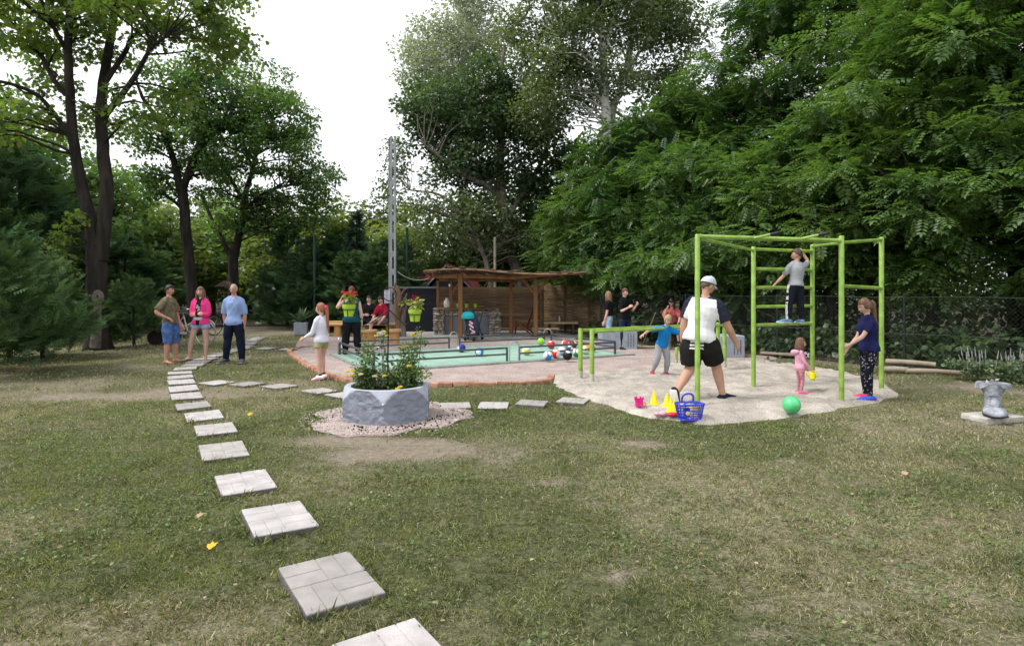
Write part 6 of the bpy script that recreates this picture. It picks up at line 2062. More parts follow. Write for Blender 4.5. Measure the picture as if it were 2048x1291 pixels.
def remesh(mb, voxel, smooth=3, wrinkle=0.0, seed=0):
    """one closed skin around everything in mb"""
    me = bpy.data.meshes.new('tmp'); me.from_pydata(mb.v, [], mb.f); me.update()
    o = bpy.data.objects.new('tmp', me); COL.objects.link(o)
    m = o.modifiers.new('r', 'REMESH'); m.mode = 'VOXEL'; m.voxel_size = voxel
    s = o.modifiers.new('s', 'SMOOTH'); s.factor = .5; s.iterations = smooth
    dg = bpy.context.evaluated_depsgraph_get()
    ev = o.evaluated_get(dg); em = ev.to_mesh()
    n = len(em.vertices)
    co = np.empty(n * 3); em.vertices.foreach_get('co', co); co = co.reshape(-1, 3)
    if wrinkle:
        no = np.empty(n * 3); em.vertices.foreach_get('normal', no); no = no.reshape(-1, 3)
        co = co + no * ((fbm(co * (8, 8, 5) + co[:, [2, 2, 0]] * (4, -3, 3) + seed, 2) - .5) * wrinkle * 2)[:, None]
    faces = [tuple(p.vertices) for p in em.polygons]
    ev.to_mesh_clear()
    bpy.data.objects.remove(o); bpy.data.meshes.remove(me)
    return co, faces


def skinned(name, mb, mats, parent, voxel, matfn=None, wrinkle=0.0, smooth=3, extra=None, seed=0):
    co, faces = remesh(mb, voxel, smooth, wrinkle, seed)
    m = MB(); m.v = [tuple(p) for p in co]; m.f = faces
    if matfn is not None:
        cen = np.array([co[list(f)].mean(0) for f in faces])
        m.m = [int(k) for k in matfn(cen)]
    else: m.m = [0] * len(faces)
    if extra is not None: m.add(extra.v, extra.f); m.m[-len(extra.f):] = extra.m
    return m.build(name, mats, parent, smooth=True, angle=180)


def lerp_chain(P, prof, t0, t1, n=9):
    """points and radii along a jointed limb; P joints, prof [(t, r)] with t = joint index"""
    ts = np.linspace(t0, t1, n)
    out, rad = [], []
    pt_, pr = [p for p, _ in prof], [r for _, r in prof]
    for t in ts:
        i = min(int(t), len(P) - 2); k = t - i
        out.append(P[i] * (1 - k) + P[i + 1] * k); rad.append(np.interp(t, pt_, pr))
    return out, rad


ARM = [(0, .036), (.25, .034), (.7, .028), (1, .0245), (1.25, .026), (1.7, .020), (2, .0155)]
LEG = [(0, .056), (.3, .053), (.7, .042), (1, .034), (1.3, .0355), (1.75, .024), (2, .021)]


def hand(mb, H, w, d, palm_n, curl, mirror, spread=.12):
    """palm, four fingers of different length and a thumb; d along the forearm, palm_n out of the palm"""
    d = unit(d); pn = np.asarray(palm_n, float); pn = unit(pn - d * np.dot(pn, d)); s = np.cross(d, pn) * mirror   # s: towards the thumb
    L = H * .046
    mb.tube([w - d * H * .006, w + d * L * .5, w + d * L], [H * .015, H * .022, H * .021], n=10, rx=[H * .012, H * .0105, H * .009], side=s, rnd=True)
    for k, (off, ln) in enumerate(((.0165, .040), (.0058, .045), (-.0052, .042), (-.0155, .033))):
        p = w + d * L * .96 + s * H * off
        dd = unit(d + s * off * 8 * spread)
        P = [p - dd * H * .008, p]
        for j, seg in enumerate((.45, .32, .23)):
            c = curl * (j + .6) * .8
            v = dd * math.cos(c) + pn * math.sin(c)
            P.append(P[-1] + v * ln * H * seg)
        mb.tube(P, [H * .0058, H * .0056, H * .0052, H * .0047, H * .0036], n=6, rnd=True)
    p = w + d * L * .22 + s * H * .014
    v1 = unit(d * .75 + s * .75 + pn * .35); v2 = unit(d * .95 + s * .25 + pn * (.3 + curl * .4))
    mb.tube([p - v1 * H * .008, p + v1 * H * .019, p + v1 * H * .019 + v2 * H * .022], [H * .0075, H * .0065, H * .0048], n=6, rnd=True)


def head_parts(mb, ex, H, hc, Rm, hs, kid, eyes=True):
    """skull, jaw, nose and ears into mb; eyes, brows and mouth into ex"""
    nu, nv = 26, 18
    t = MB().sphere((0, 0, 0), 1, nu, nv)
    V = np.array(t.v)
    x, y, z = V[:, 0].copy(), V[:, 1].copy(), V[:, 2].copy()
    low = np.clip(-z, 0, 1)
    X = x * .0435 * (1 - .34 * low ** 1.4 * (1 - .35 * kid))
    Y = y * .0545 * (1 - .10 * low) + .008 * low * (y > -.2) - .004 * np.clip(z, 0, 1)
    Y = np.where((y > 0), Y * (1 - .12 * np.clip(1 - abs(x), 0, 1) * 0), Y)
    Z = z * .0655
    V = np.stack([X, Y, Z], -1) * H * hs
    mb.add(V @ Rm.T + hc, t.f)
    s = H * hs

    def T(p): return Rm @ (np.array(p) * s) + hc
    mb.tube([T((0, .050, .004)), T((0, .0575, -.008)), T((0, .0625, -.0175)), T((0, .052, -.021))], [s * .005, s * .006, s * .0085, s * .006], n=8, rnd=True)
    for k in (-1, 1):
        mb.sphere(T((k * .0445, -.004, -.006)), (s * .006, s * .0105, s * .017), 8, 8, rot=Rm)
        ex.sphere(T((k * .0175, .0485, .004)), (s * .0095, s * .0035, s * .0052), 8, 6, 2, rot=Rm)
        ex.sphere(T((k * .0175, .0508, .004)), (s * .0062, s * .0026, s * .0050), 8, 6, 3, rot=Rm)
        ex.tube([T((k * .0085, .0530, .0135)), T((k * .018, .0525, .0165)), T((k * .028, .0460, .0135))], s * .0036, n=5, mi=4)
    ex.tube([T((-.014, .0475, -.0365)), T((0, .0535, -.0355)), T((.014, .0475, -.0365))], [s * .0028, s * .0052, s * .0028], n=6, mi=1)
    return T, s


def hair_cap(H, T, s, Rm, hc, style, mb):
    """hair as a skullcap that dives under the skin where the face is"""
    t = MB().sphere((0, 0, 0), 1, 30, 20)
    V = np.array(t.v)
    x, y, z = V[:, 0], V[:, 1], V[:, 2]
    if style == 'short': inn = (y > .30 - .0 * x) & (z < .42)
    elif style == 'grey': inn = ((y > .05) & (z < .62)) | ((y > .55))
    elif style == 'fringe': inn = (y > .30) & (z < .30) & (abs(x) < .72)
    else: inn = (y > .28) & (z < .40) & (abs(x) < .8)
    cut = {'short': -.30, 'grey': -.30, 'long': -.95, 'fringe': -.75, 'pony': -.42}.get(style, -.4)
    inn = inn | ((z < cut) & (y > -.75 if style in ('short', 'grey') else y > -.2)) | (z < cut - .25)
    k = np.where(inn, .86, 1.09 if style != 'grey' else 1.04) + (vnoise(V * 9 + 3) - .5) * .05 * (~inn)
    if style in ('short',): k = k + np.where(~inn & (z > .3), .02, 0)
    kk_ = k[1:-1].reshape(19, 30)
    for _ in range(2):
        up2 = np.vstack([kk_[:1], kk_[:-1]]); dn2 = np.vstack([kk_[1:], kk_[-1:]])
        kk_ = .4 * kk_ + .15 * (np.roll(kk_, 1, 1) + np.roll(kk_, -1, 1) + up2 + dn2)
    k[1:-1] = kk_.ravel() + (vnoise(V[1:-1] * 22 + 1) - .5) * .05 * (kk_.ravel() > 1)
    W = np.stack([x * .0445 * (1 - .10 * np.clip(-z, 0, 1)), y * .0555 - .002, z * .0665 + .001], -1) * k[:, None] * s
    mb.add(W @ Rm.T + hc, t.f)


def person(pos, H, yaw, label, skin, lean=(0, 0, 1), arms=None, legs=None, head=(0, 0), kid=0.0, wide=1.0, hip_z=None, shirt=None, trousers=None, shoes=None,
           hair=('short', (.05, .035, .025)), voxel=None, hands=None, z0=0.0, female=False, twist=0.0):
    """pos: ground point (x, y). Local axes: x the person's right, y ahead, z up. Directions need not be unit."""
    hs = 1 + .44 * kid
    vx = voxel or max(.0105, .0095 * H)
    u = unit(np.array(lean)); sd = np.array((math.cos(twist), math.sin(twist), 0.0)); sd = unit(sd - u * np.dot(sd, u)); fw = np.cross(u, sd)
    legk = 1 - .10 * kid
    th, shn = .245 * H * legk, .243 * H * legk
    arms = arms or {}; legs = legs or {}; hands = hands or {}
    A_ = {'R': ((.16, .02, -1), (.06, .16, -1)), 'L': ((-.16, .02, -1), (-.06, .16, -1))}; A_.update(arms)
    L_ = {'R': ((.05, 0, -1), (0.02, -.03, -1), (.25, 1, 0)), 'L': ((-.05, 0, -1), (-.02, -.03, -1), (-.25, 1, 0))}; L_.update(legs)
    ank = .042 * H
    hips, low = {}, 9
    J = {}
    for k, s_ in (('R', 1), ('L', -1)):
        h0 = np.array((s_ * .052 * H * (1 + .06 * female), 0, 0))
        kn = h0 + unit(np.array(L_[k][0])) * th; an = kn + unit(np.array(L_[k][1])) * shn
        J[k] = [h0, kn, an]; low = min(low, an[2])
    hz = hip_z if hip_z is not None else ank - low
    for k in J: J[k] = [p + np.array((0, 0, hz)) for p in J[k]]
    pel = np.array((0, 0, hz))
    kz = (1 - .03 * kid)
    def TR(z, off=0.0): return pel + u * (z - .525) * H * kz + fw * off * H
    body, ex = MB(), MB()
    w = wide
    fem = 1 if female else 0
    # torso: height, half-width, half-depth
    rings = [(.475, .070, .055), (.505, .094 + .006 * fem, .066), (.54, .096 + .006 * fem, .068), (.60, .082 - .010 * fem, .060), (.66, .086 - .008 * fem, .062), (.72, .098 - .006 * fem, .068), (.765, .102 - .008 * fem, .066), (.80, .092 - .008 * fem, .056), (.822, .066, .046), (.84, .040, .037)]
    rings = [(z, a * .95, b) for z, a, b in rings]
    if kid: rings = [(z, a * (1 - .08 * kid), b * (1 + .08 * kid)) for z, a, b in rings]
    def torso(mb, z_lo, z_hi, k, grow=0.0, hem=None, outer=False):
        P, a, b = [], [], []
        zs = sorted(set([z_lo, z_hi] + [z for z, _, _ in rings if z_lo < z < z_hi]))
        for z in zs:
            ra = np.interp(z, [r_[0] for r_ in rings], [r_[1] for r_ in rings]); rb = np.interp(z, [r_[0] for r_ in rings], [r_[2] for r_ in rings])
            belly = .012 * max(0, w - 1) * 6 * math.exp(-((z - .60) / .07) ** 2)
            P.append(TR(z, belly * .5)); gz_ = grow * (1 if z < .8 else .55) + (.012 * max(0, min(1, (.60 - z) / .09)) if outer else 0)
            a.append((ra * (1 + (w - 1) * .8) * k + gz_) * H); b.append((rb * w * k + belly + gz_) * H)
        if hem: a[0] = max(a[0], hem * a[1]); b[0] = max(b[0], hem * b[1])
        mb.tube(P, a, n=20, rx=b, side=sd)
    torso(body, .475, .84, .92)
    # neck and head
    ny, npi = head
    Rh = np.column_stack([sd, fw, u]) @ rotm('Z', -ny) @ rotm('X', npi)
    nb_, ch_ = TR(.815), TR(.872 + .0 * kid)
    hh = .0655 * hs
    hc = TR(.878) + u * H * (hh - .006) + fw * H * .012
    body.tube([nb_, TR(.85), hc - Rh @ np.array((0, .012, .02)) * H], [.032 * H, .029 * H * (1 - .1 * fem), .030 * H], n=12, rnd=True)
    T, s_h = head_parts(body, ex, H, hc, Rh, hs, kid)
    # arms and legs
    sh_w = (.096 - .008 * fem) * (1 + (w - 1) * .6) * (1 - .06 * kid)
    AJ = {}
    thick = (1 + (w - 1) * .8) * (1 - .12 * fem) * (1 - .06 * kid)
    for k, s_ in (('R', 1), ('L', -1)):
        S_ = TR(.792) + sd * s_ * sh_w * H
        e = S_ + unit(np.array(A_[k][0])) * .172 * H * (1 - .05 * kid); wr_ = e + unit(np.array(A_[k][1])) * .150 * H * (1 - .05 * kid)
        AJ[k] = [S_, e, wr_]
        P, rad = lerp_chain(AJ[k], ARM, 0, 2, 14)
        body.tube(P, [r_ * H * thick * (.80 + .2 * min(1, i / 4)) for i, r_ in enumerate(rad)], n=10, rnd=True)
        body.tube([TR(.85), TR(.828) + sd * s_ * .055 * H, S_], [.022 * H, .022 * H, .024 * H], n=10, rnd=True)
        fd = AJ[k][2] - AJ[k][1]
        pn, curl = hands.get(k, (None, .35))
        if pn is None: pn = -sd * s_ * 1.0 + fw * .15
        hx = MB(); hand(hx, H * (1 + .15 * kid), wr_, fd, np.array(pn), curl, s_ if True else 1); ex.add(hx.v, hx.f, 0)
        P, rad = lerp_chain(J[k], LEG, 0, 2, 16)
        body.tube(P, [r_ * H * thick * (1 + .04 * fem) for r_ in rad], n=12, rnd=True)
        # foot
        fd = np.array(L_[k][2], float); fd = unit(fd)
        an = J[k][2]
        up_ = unit(np.array((0, 0, 1.0)) - fd * fd[2])
        body.tube([an - fd * .018 * H - up_ * .020 * H, an + fd * .02 * H - up_ * .018 * H, an + fd * .065 * H - up_ * .030 * H, an + fd * .10 * H - up_ * .034 * H], [.021 * H, .024 * H, .026 * H, .018 * H], n=10, rx=[.021 * H, .022 * H, .013 * H, .009 * H], side=np.cross(fd, up_), rnd=True)
    hairm = M('hair_%s' % label[:18].replace(' ', '_'), hair[1], rough=.55, var=.35, scale=30, stretch=(1, 1, .2), spec=.3)
    root = skinned('person', body, [skin, LIPS, EYEW, EYED, hairm], None, vx, smooth=2, extra=ex)
    root.location = (pos[0], pos[1], z0); root.rotation_euler = (0, 0, yaw)
    tag(root, label, 'person')
    # hair
    hm = MB(); hair_cap(H, T, s_h, Rh, hc, hair[0], hm)
    if hair[0] == 'pony':
        pts = [T((0, -.052, .018)), T((0, -.066, .018)), T((.0, -.074, -.005))] + [T((0, -.072, -.005)) - np.array((0, 0, 1)) * k * H * .035 - fw * H * .004 * k for k in range(1, 1 + int(hair[2] if len(hair) > 2 else 4))]
        rad = [s_h * .012, s_h * .016, s_h * .021] + [s_h * (.021 - .0016 * k) for k in range(len(pts) - 3)]
        hm.tube(pts, rad, n=9, rnd=True)
    if hair[0] == 'long':
        for a in np.linspace(-1.9, 1.9, 11):
            dx, dy = math.sin(a) * .043, -math.cos(a) * .050
            if dy > .02: dy = .02
            p0, p1 = T((dx, dy, .01)), T((dx * 1.1, dy * 1.05, -.045))
            p2 = p1 + np.array((0, 0, -1)) * H * .055 * (1.0 if dy < 0 else .9) + fw * H * (.006 if dy > 0 else -.004)
            hm.tube([p0, p1, p2, p2 + np.array((0, 0, -H * .022))], [s_h * .014, s_h * .017, s_h * .014, s_h * .005], n=7, rnd=True)
    hm.build('hair', hairm, root, smooth=True, angle=180)
    if len(hair) > 3 and hair[3]:
        sc_ = MB().tube([T((.016 * math.cos(a), -.066, .016 + .016 * math.sin(a))) for a in np.linspace(0, 2 * math.pi, 13)], s_h * .011, n=7)
        sc_.sphere(T((.012, -.07, .02)), s_h * .012, 8, 6); sc_.build('scrunchie', hair[3], root, smooth=True)
    inf = {'T': T, 's': s_h, 'AJ': AJ, 'J': J, 'TR': TR, 'root': root, 'Rh': Rh, 'hc': hc, 'sd': sd, 'fw': fw, 'u': u}
    if shirt:
        mb = MB()
        g = shirt.get('grow', .010)
        torso(mb, shirt.get('hem', .485), shirt.get('neck', .838), 1.0, g, shirt.get('flare'), True)
        sl_ = shirt.get('sleeve', .55)
        for k, s_ in (('R', 1), ('L', -1)):
            if sl_ > 0:
                P, rad = lerp_chain(AJ[k], ARM, 0.0, 2 * sl_ if sl_ <= 1 else 2, 10)
                kk = shirt.get('slack', 1.28)
                mb.tube(P, [r_ * H * thick * (1.08 + (kk - 1.08) * min(1, i / 6)) + .003 * H for i, r_ in enumerate(rad)], n=12, rnd=False)
                mb.tube([TR(.838) + sd * s_ * .018 * H, TR(.826) + sd * s_ * .055 * H, P[0] + u * .002 * H, P[1]], [.026 * H, .033 * H, .037 * H * thick, .037 * H * thick], n=12, rnd=True)
            else: mb.sphere(AJ[k][0] - sd * s_ * .012 * H, .038 * H, 12, 8)
        mats = shirt['mat'] if isinstance(shirt['mat'], list) else [shirt['mat']]
        skinned('shirt' if not shirt.get('name') else shirt['name'], mb, mats, root, vx, (lambda c: shirt['fn'](c, inf)) if shirt.get('fn') else None, shirt.get('wrinkle', .011) * H, 2, seed=len(label))
    if trousers:
        mb = MB()
        g = trousers.get('grow', .010)
        torso(mb, .468, trousers.get('waist', .56), 1.0, g * .35)
        ln, kk = trousers.get('len', 2.0), trousers.get('slack', 1.15)
        for k in ('R', 'L'):
            P, rad = lerp_chain(J[k], LEG, 0.02, ln, 14)
            fl_ = trousers.get('flare', 0.0)
            mb.tube(P, [r_ * H * thick * (1 + .04 * fem) * (1.05 + (kk - 1.05) * min(1, i / 5)) + .003 * H + fl_ * H * (i / 13) for i, r_ in enumerate(rad)], n=14)
        mb.sphere(pel - np.array((0, 0, .035 * H)), (.07 * H, .055 * H, .04 * H), 12, 8)
        mats = trousers['mat'] if isinstance(trousers['mat'], list) else [trousers['mat']]
        skinned(trousers.get('name', 'trousers'), mb, mats, root, vx, (lambda c: trousers['fn'](c, inf)) if trousers.get('fn') else None, trousers.get('wrinkle', .009) * H, 2, seed=len(label) + 5)
    if shoes:
        for k in ('R', 'L'):
            fd = unit(np.array(L_[k][2], float)); an = J[k][2]; up_ = unit(np.array((0, 0, 1.0)) - fd * fd[2]); si = np.cross(fd, up_)
            if shoes.get('flip'):
                o = MB().tube([an - fd * .03 * H - up_ * .041 * H, an + fd * .03 * H - up_ * .041 * H, an + fd * .122 * H - up_ * .041 * H], [.022 * H, .024 * H, .027 * H], n=14, rx=.0045 * H, side=si, rnd=True).build('sandal', shoes['mat'], root, smooth=True, angle=60)
                MB().tube([an + fd * .03 * H - up_ * .035 * H + si * .027 * H, an + fd * .07 * H - up_ * .013 * H, an + fd * .03 * H - up_ * .035 * H - si * .027 * H], .0045 * H, n=6).build('strap', shoes['mat'], o, smooth=True)
                continue
            m = MB()
            q = H * (1.12 + .10 * kid)
            m.tube([an - fd * .030 * q - up_ * .016 * H, an - fd * .004 * q - up_ * .008 * H, an + fd * .038 * q - up_ * .013 * H, an + fd * .080 * q - up_ * .022 * H, an + fd * .112 * q - up_ * .026 * H], [.025 * q, .029 * q, .030 * q, .032 * q, .024 * q], n=14, rx=[.024 * H, .029 * H, .025 * H, .018 * H, .012 * H], side=si, rnd=True)
            o = m.build('shoe', shoes['mat'] if k == 'R' or 'mat2' not in shoes else shoes['mat2'], root, smooth=True, angle=180)
            MB().tube([an - fd * .034 * q - up_ * .0345 * H, an + fd * .02 * q - up_ * .0345 * H, an + fd * .085 * q - up_ * .0345 * H, an + fd * .121 * q - up_ * .033 * H], [.026 * q, .029 * q, .034 * q, .024 * q], n=14, rx=.0085 * H, side=si, rnd=True).build('sole', shoes['sole'], o, smooth=True, angle=60)
            if shoes.get('sock'):
                MB().tube([an - up_ * .005 * H, an + up_ * .035 * H], [.026 * H, .0235 * H], n=12).build('sock', shoes['sock'], root, smooth=True)
    return inf


def g2(px, py): return tuple(G(px, py))[:2]


SOLEW = M('sole_white', (.72, .72, .70), rough=.6); SOLEG = M('sole_grey', (.25, .25, .25), rough=.7)
DENIM = CLOTH('denim_blue', (.045, .10, .26), col2=(.10, .19, .42), scale=12)
DENIML = CLOTH('denim_light', (.24, .32, .52), col2=(.36, .45, .66), scale=10)
NAVYT = CLOTH('trousers_navy', (.010, .014, .030), var=.3)
BLACKC = CLOTH('cloth_black', (.010, .010, .012), var=.3)
WHITEC = CLOTH('cloth_white', (.74, .74, .76), var=.04)
CAMO = CLOTH('cloth_camo', (.10, .085, .045), col2=(.20, .17, .115), scale=13)
PINKC = CLOTH('cloth_pink', (.80, .055, .24), var=.10)

# 1 man in camouflage shirt, looking across to the right, hand on hip
i1 = person(g2(340, 725), 1.70, R(-68 - 25), 'man in camouflage shirt and denim shorts, hand on hip', SKIN_R, lean=(0, -.04, 1), wide=1.04, head=(.05, -.05),
            arms={'R': ((.45, -.45, -.9), (-.25, .75, -.40)), 'L': ((-.12, .15, -1), (.0, .3, -1))}, legs={'R': ((.06, .03, -1), (.04, -.05, -1), (.3, 1, 0)), 'L': ((-.08, .10, -1), (-.03, .0, -1), (-.25, 1, 0))},
            shirt=dict(mat=CAMO, sleeve=.40, hem=.50, slack=1.36), trousers=dict(mat=DENIM, len=1.12, slack=1.30, flare=.006), shoes=dict(mat=M('sandal_tan', (.25, .13, .08), rough=.8), flip=True), hair=('short', (.03, .025, .022)), hands={'R': ((-.2, 0, -1), .7)})
sg = MB()
for k in (-1, 1): sg.sphere(i1['T']((k * .018, .042, .052)), (.012 * i1['s'],) * 2 + (.009 * i1['s'],), 10, 6)
sg.tube([i1['T']((-.046, -.02, .035)), i1['T']((-.03, .04, .052)), i1['T']((.03, .04, .052)), i1['T']((.046, -.02, .035))], .004, n=5)
sg.build('sunglasses', BLACKP, i1['root'], smooth=True)

# 2 woman in pink jacket, arms crossed
def jacket(c, q):
    loc = c - q['TR'](.66)
    x = loc @ q['sd']; y = loc @ q['fw']; z = loc @ q['u']
    front = (y > .02) & (np.abs(x) < .050 + .01 * np.sin(z * 9))
    return np.where(front, np.where((z > .03) & (z < .16) & (np.abs(x) < .045) & (vnoise(c * 45) > .42), 2, 1), 0)


i2 = person(g2(402, 722), 1.66, R(180), 'woman in pink jacket and denim shorts with crossed arms', SKIN_L, female=True, head=(0, -.02),
            arms={'R': ((.20, .10, -1), (-.90, .52, .10)), 'L': ((-.20, .10, -1), (.90, .44, .02))}, legs={'R': ((.30, .05, -1), (.16, -.05, -1), (.55, 1, 0)), 'L': ((-.06, 0, -1), (.03, 0, -1), (-.15, 1, 0))},
            shirt=dict(mat=[PINKC, BLACKC, M('print_grey', (.4, .4, .42), rough=.9)], sleeve=1.0, hem=.495, slack=1.45, grow=.016, fn=jacket, name='jacket'),
            trousers=dict(mat=DENIML, len=.36, slack=1.14, name='shorts', flare=.004), shoes=dict(mat=M('sandal_black', (.02, .02, .02), rough=.7), flip=True), hair=('long', (.16, .085, .05)))
MB().box(i2['TR'](.575) + i2['fw'] * .135, (.19, .05, .075)).build('belt_bag', M('bag_grey', (.42, .45, .48), rough=.7), i2['root'], bevel=.018)

# 3 man in blue shirt, hands in pockets
i3 = person(g2(468, 725), 1.72, R(180), 'older man in light blue shirt and dark trousers, hands behind', SKIN_R, wide=1.04, head=(0, -.10),
            arms={'R': ((.20, -.10, -1), (-.06, -.06, -1)), 'L': ((-.20, -.10, -1), (.06, -.06, -1))}, legs={'R': ((.13, 0, -1), (.09, -.02, -1), (.35, 1, 0)), 'L': ((-.13, 0, -1), (-.08, -.02, -1), (-.3, 1, 0))},
            shirt=dict(mat=CLOTH('shirt_blue', (.22, .31, .55), col2=(.29, .39, .63)), sleeve=.52, hem=.478, slack=1.42, grow=.009, wrinkle=.010), trousers=dict(mat=NAVYT, slack=1.28, flare=.006),
            shoes=dict(mat=M('shoe_dark', (.05, .055, .06), rough=.7), sole=SOLEG), hair=('grey', (.33, .31, .29)))
# open collar
cm = MB()
for k in (-1, 1): cm.tube([i3['TR'](.845) + i3['sd'] * k * .05 - i3['fw'] * .02, i3['TR'](.835) + i3['sd'] * k * .055 + i3['fw'] * .05, i3['TR'](.80) + i3['sd'] * k * .03 + i3['fw'] * .115], [.014, .018, .006], n=6, rx=.006)
cm.build('collar', CLOTH('shirt_blue', (0, 0, 0)), i3['root'], smooth=True)

# 4 girl in white top, walking left
i4 = person(g2(643, 757), 1.36, R(62), 'girl in white top and khaki shorts with long red ponytail', SKIN_L, kid=.35, female=True, head=(-.35, -.02),
            arms={'L': ((-.15, .30, -1), (-.25, .95, -.55)), 'R': ((.12, .02, -1), (-.05, .3, -1))}, legs={'R': ((.0, .16, -1), (.0, -.10, -1), (.1, 1, 0)), 'L': ((-.05, -.06, -1), (.0, -.16, -1), (-.1, 1, -.15))},
            shirt=dict(mat=CLOTH('top_white', (.66, .66, .76), var=.05), sleeve=.95, hem=.50, slack=1.2, grow=.010), trousers=dict(mat=CLOTH('shorts_khaki', (.34, .33, .18), var=.1), len=.42, slack=1.15, name='shorts'),
            shoes=dict(mat=M('shoe_white_pink', (.74, .66, .68), rough=.6), sole=M('sole_pink', (.75, .12, .22), rough=.6), sock=BLACKC), hair=('pony', (.28, .11, .05), 9, PINKC))

# 5 woman in teal top from behind, hand at her head
i5 = person(g2(703, 712), 1.68, R(6), 'woman in teal top and black trousers seen from behind', SKIN_L, female=True, wide=1.18, head=(0, -.1),
            arms={'L': ((-.62, .35, -.55), (.35, .45, .95)), 'R': ((.22, .02, -1), (.04, .22, -1))}, legs={'R': ((.10, 0, -1), (.03, -.02, -1), (.25, 1, 0)), 'L': ((-.10, 0, -1), (-.03, -.02, -1), (-.2, 1, 0))},
            shirt=dict(mat=CLOTH('top_teal', (.012, .065, .095), var=.15), sleeve=0, hem=.485, grow=.014), trousers=dict(mat=BLACKC, len=1.88, slack=1.3, flare=.006), shoes=dict(mat=BLACKP, sole=SOLEG), hair=('short', (.12, .03, .03)))

# 6, 7 on the bench
sb = ya
i6 = person((A(737, 0, sb - .05).x, sb - .05), 1.76, R(172), 'man in black sitting on the bench with folded arms', SKIN_L, wide=1.2, hip_z=.56, lean=(0, -.08, 1), head=(.15, -.05),
            arms={'R': ((.25, .12, -1), (-.85, .55, .05)), 'L': ((-.25, .12, -1), (.85, .5, .08))}, legs={'R': ((.25, 1, -.05), (.05, -.05, -1), (.2, 1, 0)), 'L': ((-.25, 1, -.05), (-.05, -.05, -1), (-.2, 1, 0))},
            shirt=dict(mat=BLACKC, sleeve=.5, slack=1.4), trousers=dict(mat=BLACKC, slack=1.2), shoes=dict(mat=BLACKP, sole=SOLEG), hair=('short', (.04, .035, .03)))
i7 = person((A(768, 0, sb - .25).x, sb - .25), 1.78, R(152), 'boy in red shirt and grey shorts sitting with crossed leg', SKIN_L, hip_z=.56, lean=(0, .22, 1), head=(-.1, -.12),
            arms={'R': ((.18, .42, -1), (-.35, .85, -.55)), 'L': ((-.22, .40, -1), (.15, .75, -.75))}, legs={'R': ((.12, 1, .02), (.12, .18, -1), (.2, 1, 0)), 'L': ((.10, 1, .22), (.85, .15, -.55), (.6, .7, -.35))},
            shirt=dict(mat=CLOTH('shirt_red', (.30, .012, .035), var=.15), sleeve=.5, slack=1.45), trousers=dict(mat=CLOTH('shorts_grey', (.20, .20, .20), var=.15), len=.85, slack=1.3, name='shorts'), shoes=dict(mat=BLACKP, sole=SOLEG), hair=('short', (.035, .025, .02)))

# 8, 9 two by the fence
i8 = person(g2(1218, 698), 1.56, R(70), 'girl in black top and pale jeans seen from behind', SKIN_L, female=True, head=(.3, 0),
            arms={'R': ((.12, .0, -1), (.0, .12, -1)), 'L': ((-.12, .1, -1), (-.05, .3, -1))}, legs={'R': ((.06, .08, -1), (.0, -.10, -1), (.1, 1, 0)), 'L': ((-.04, -.05, -1), (0, -.1, -1), (-.1, 1, 0))},
            shirt=dict(mat=BLACKC, sleeve=.3, hem=.57, slack=1.15), trousers=dict(mat=CLOTH('jeans_pale', (.26, .36, .52), col2=(.36, .46, .60)), slack=1.08, waist=.60, flare=.012), shoes=dict(mat=SOLEW, sole=SOLEW), hair=('long', (.20, .12, .07)))
i9 = person(g2(1249, 699), 1.64, R(180 + 38), 'woman in black shirt and dark jeans looking at her hands', SKIN_L, female=True, head=(-.1, -.12),
            arms={'R': ((.22, .25, -1), (-.25, .85, .45)), 'L': ((-.20, .40, -.9), (.2, .75, .65))}, legs={'R': ((.12, .04, -1), (.02, -.04, -1), (.3, 1, 0)), 'L': ((-.16, .04, -1), (-.10, -.04, -1), (-.4, 1, 0))},
            shirt=dict(mat=BLACKC, sleeve=.42, hem=.50, slack=1.3), trousers=dict(mat=CLOTH('jeans_dark', (.018, .028, .055), var=.3), slack=1.06), shoes=dict(mat=BLACKP, sole=SOLEW), hair=('short', (.10, .04, .035)), hands={'R': (None, .9), 'L': (None, .9)})

# 10 boy in blue on the parallel bars
i10 = person((G(1325, 752).x, G(1325, 752).y + .05), 1.18, R(180 + 12), 'blond boy in blue shirt and grey trousers leaning on the bars', SKIN_L, kid=.5, lean=(-.10, .30, 1), head=(.18, -.12),
             arms={'R': ((.95, -.10, -.12), (.75, .20, -.40)), 'L': ((-.85, .25, -.42), (-.45, .65, .10))}, legs={'R': ((.20, .22, -1), (.22, -.42, -1), (.4, 1, -.12)), 'L': ((-.12, .15, -1), (.0, -.25, -1), (-.2, 1, -.1))},
             shirt=dict(mat=CLOTH('shirt_bright_blue', (.012, .19, .50), var=.10), sleeve=.42, hem=.50, slack=1.4), trousers=dict(mat=CLOTH('jogger_grey', (.32, .33, .36), var=.08), slack=1.35, len=1.95), shoes=dict(mat=M('shoe_red', (.45, .03, .07), rough=.6), sole=SOLEG), hair=('fringe', (.36, .25, .15)), hands={'R': ((0, 0, -1), .9), 'L': ((0, 0, -1), .9)})

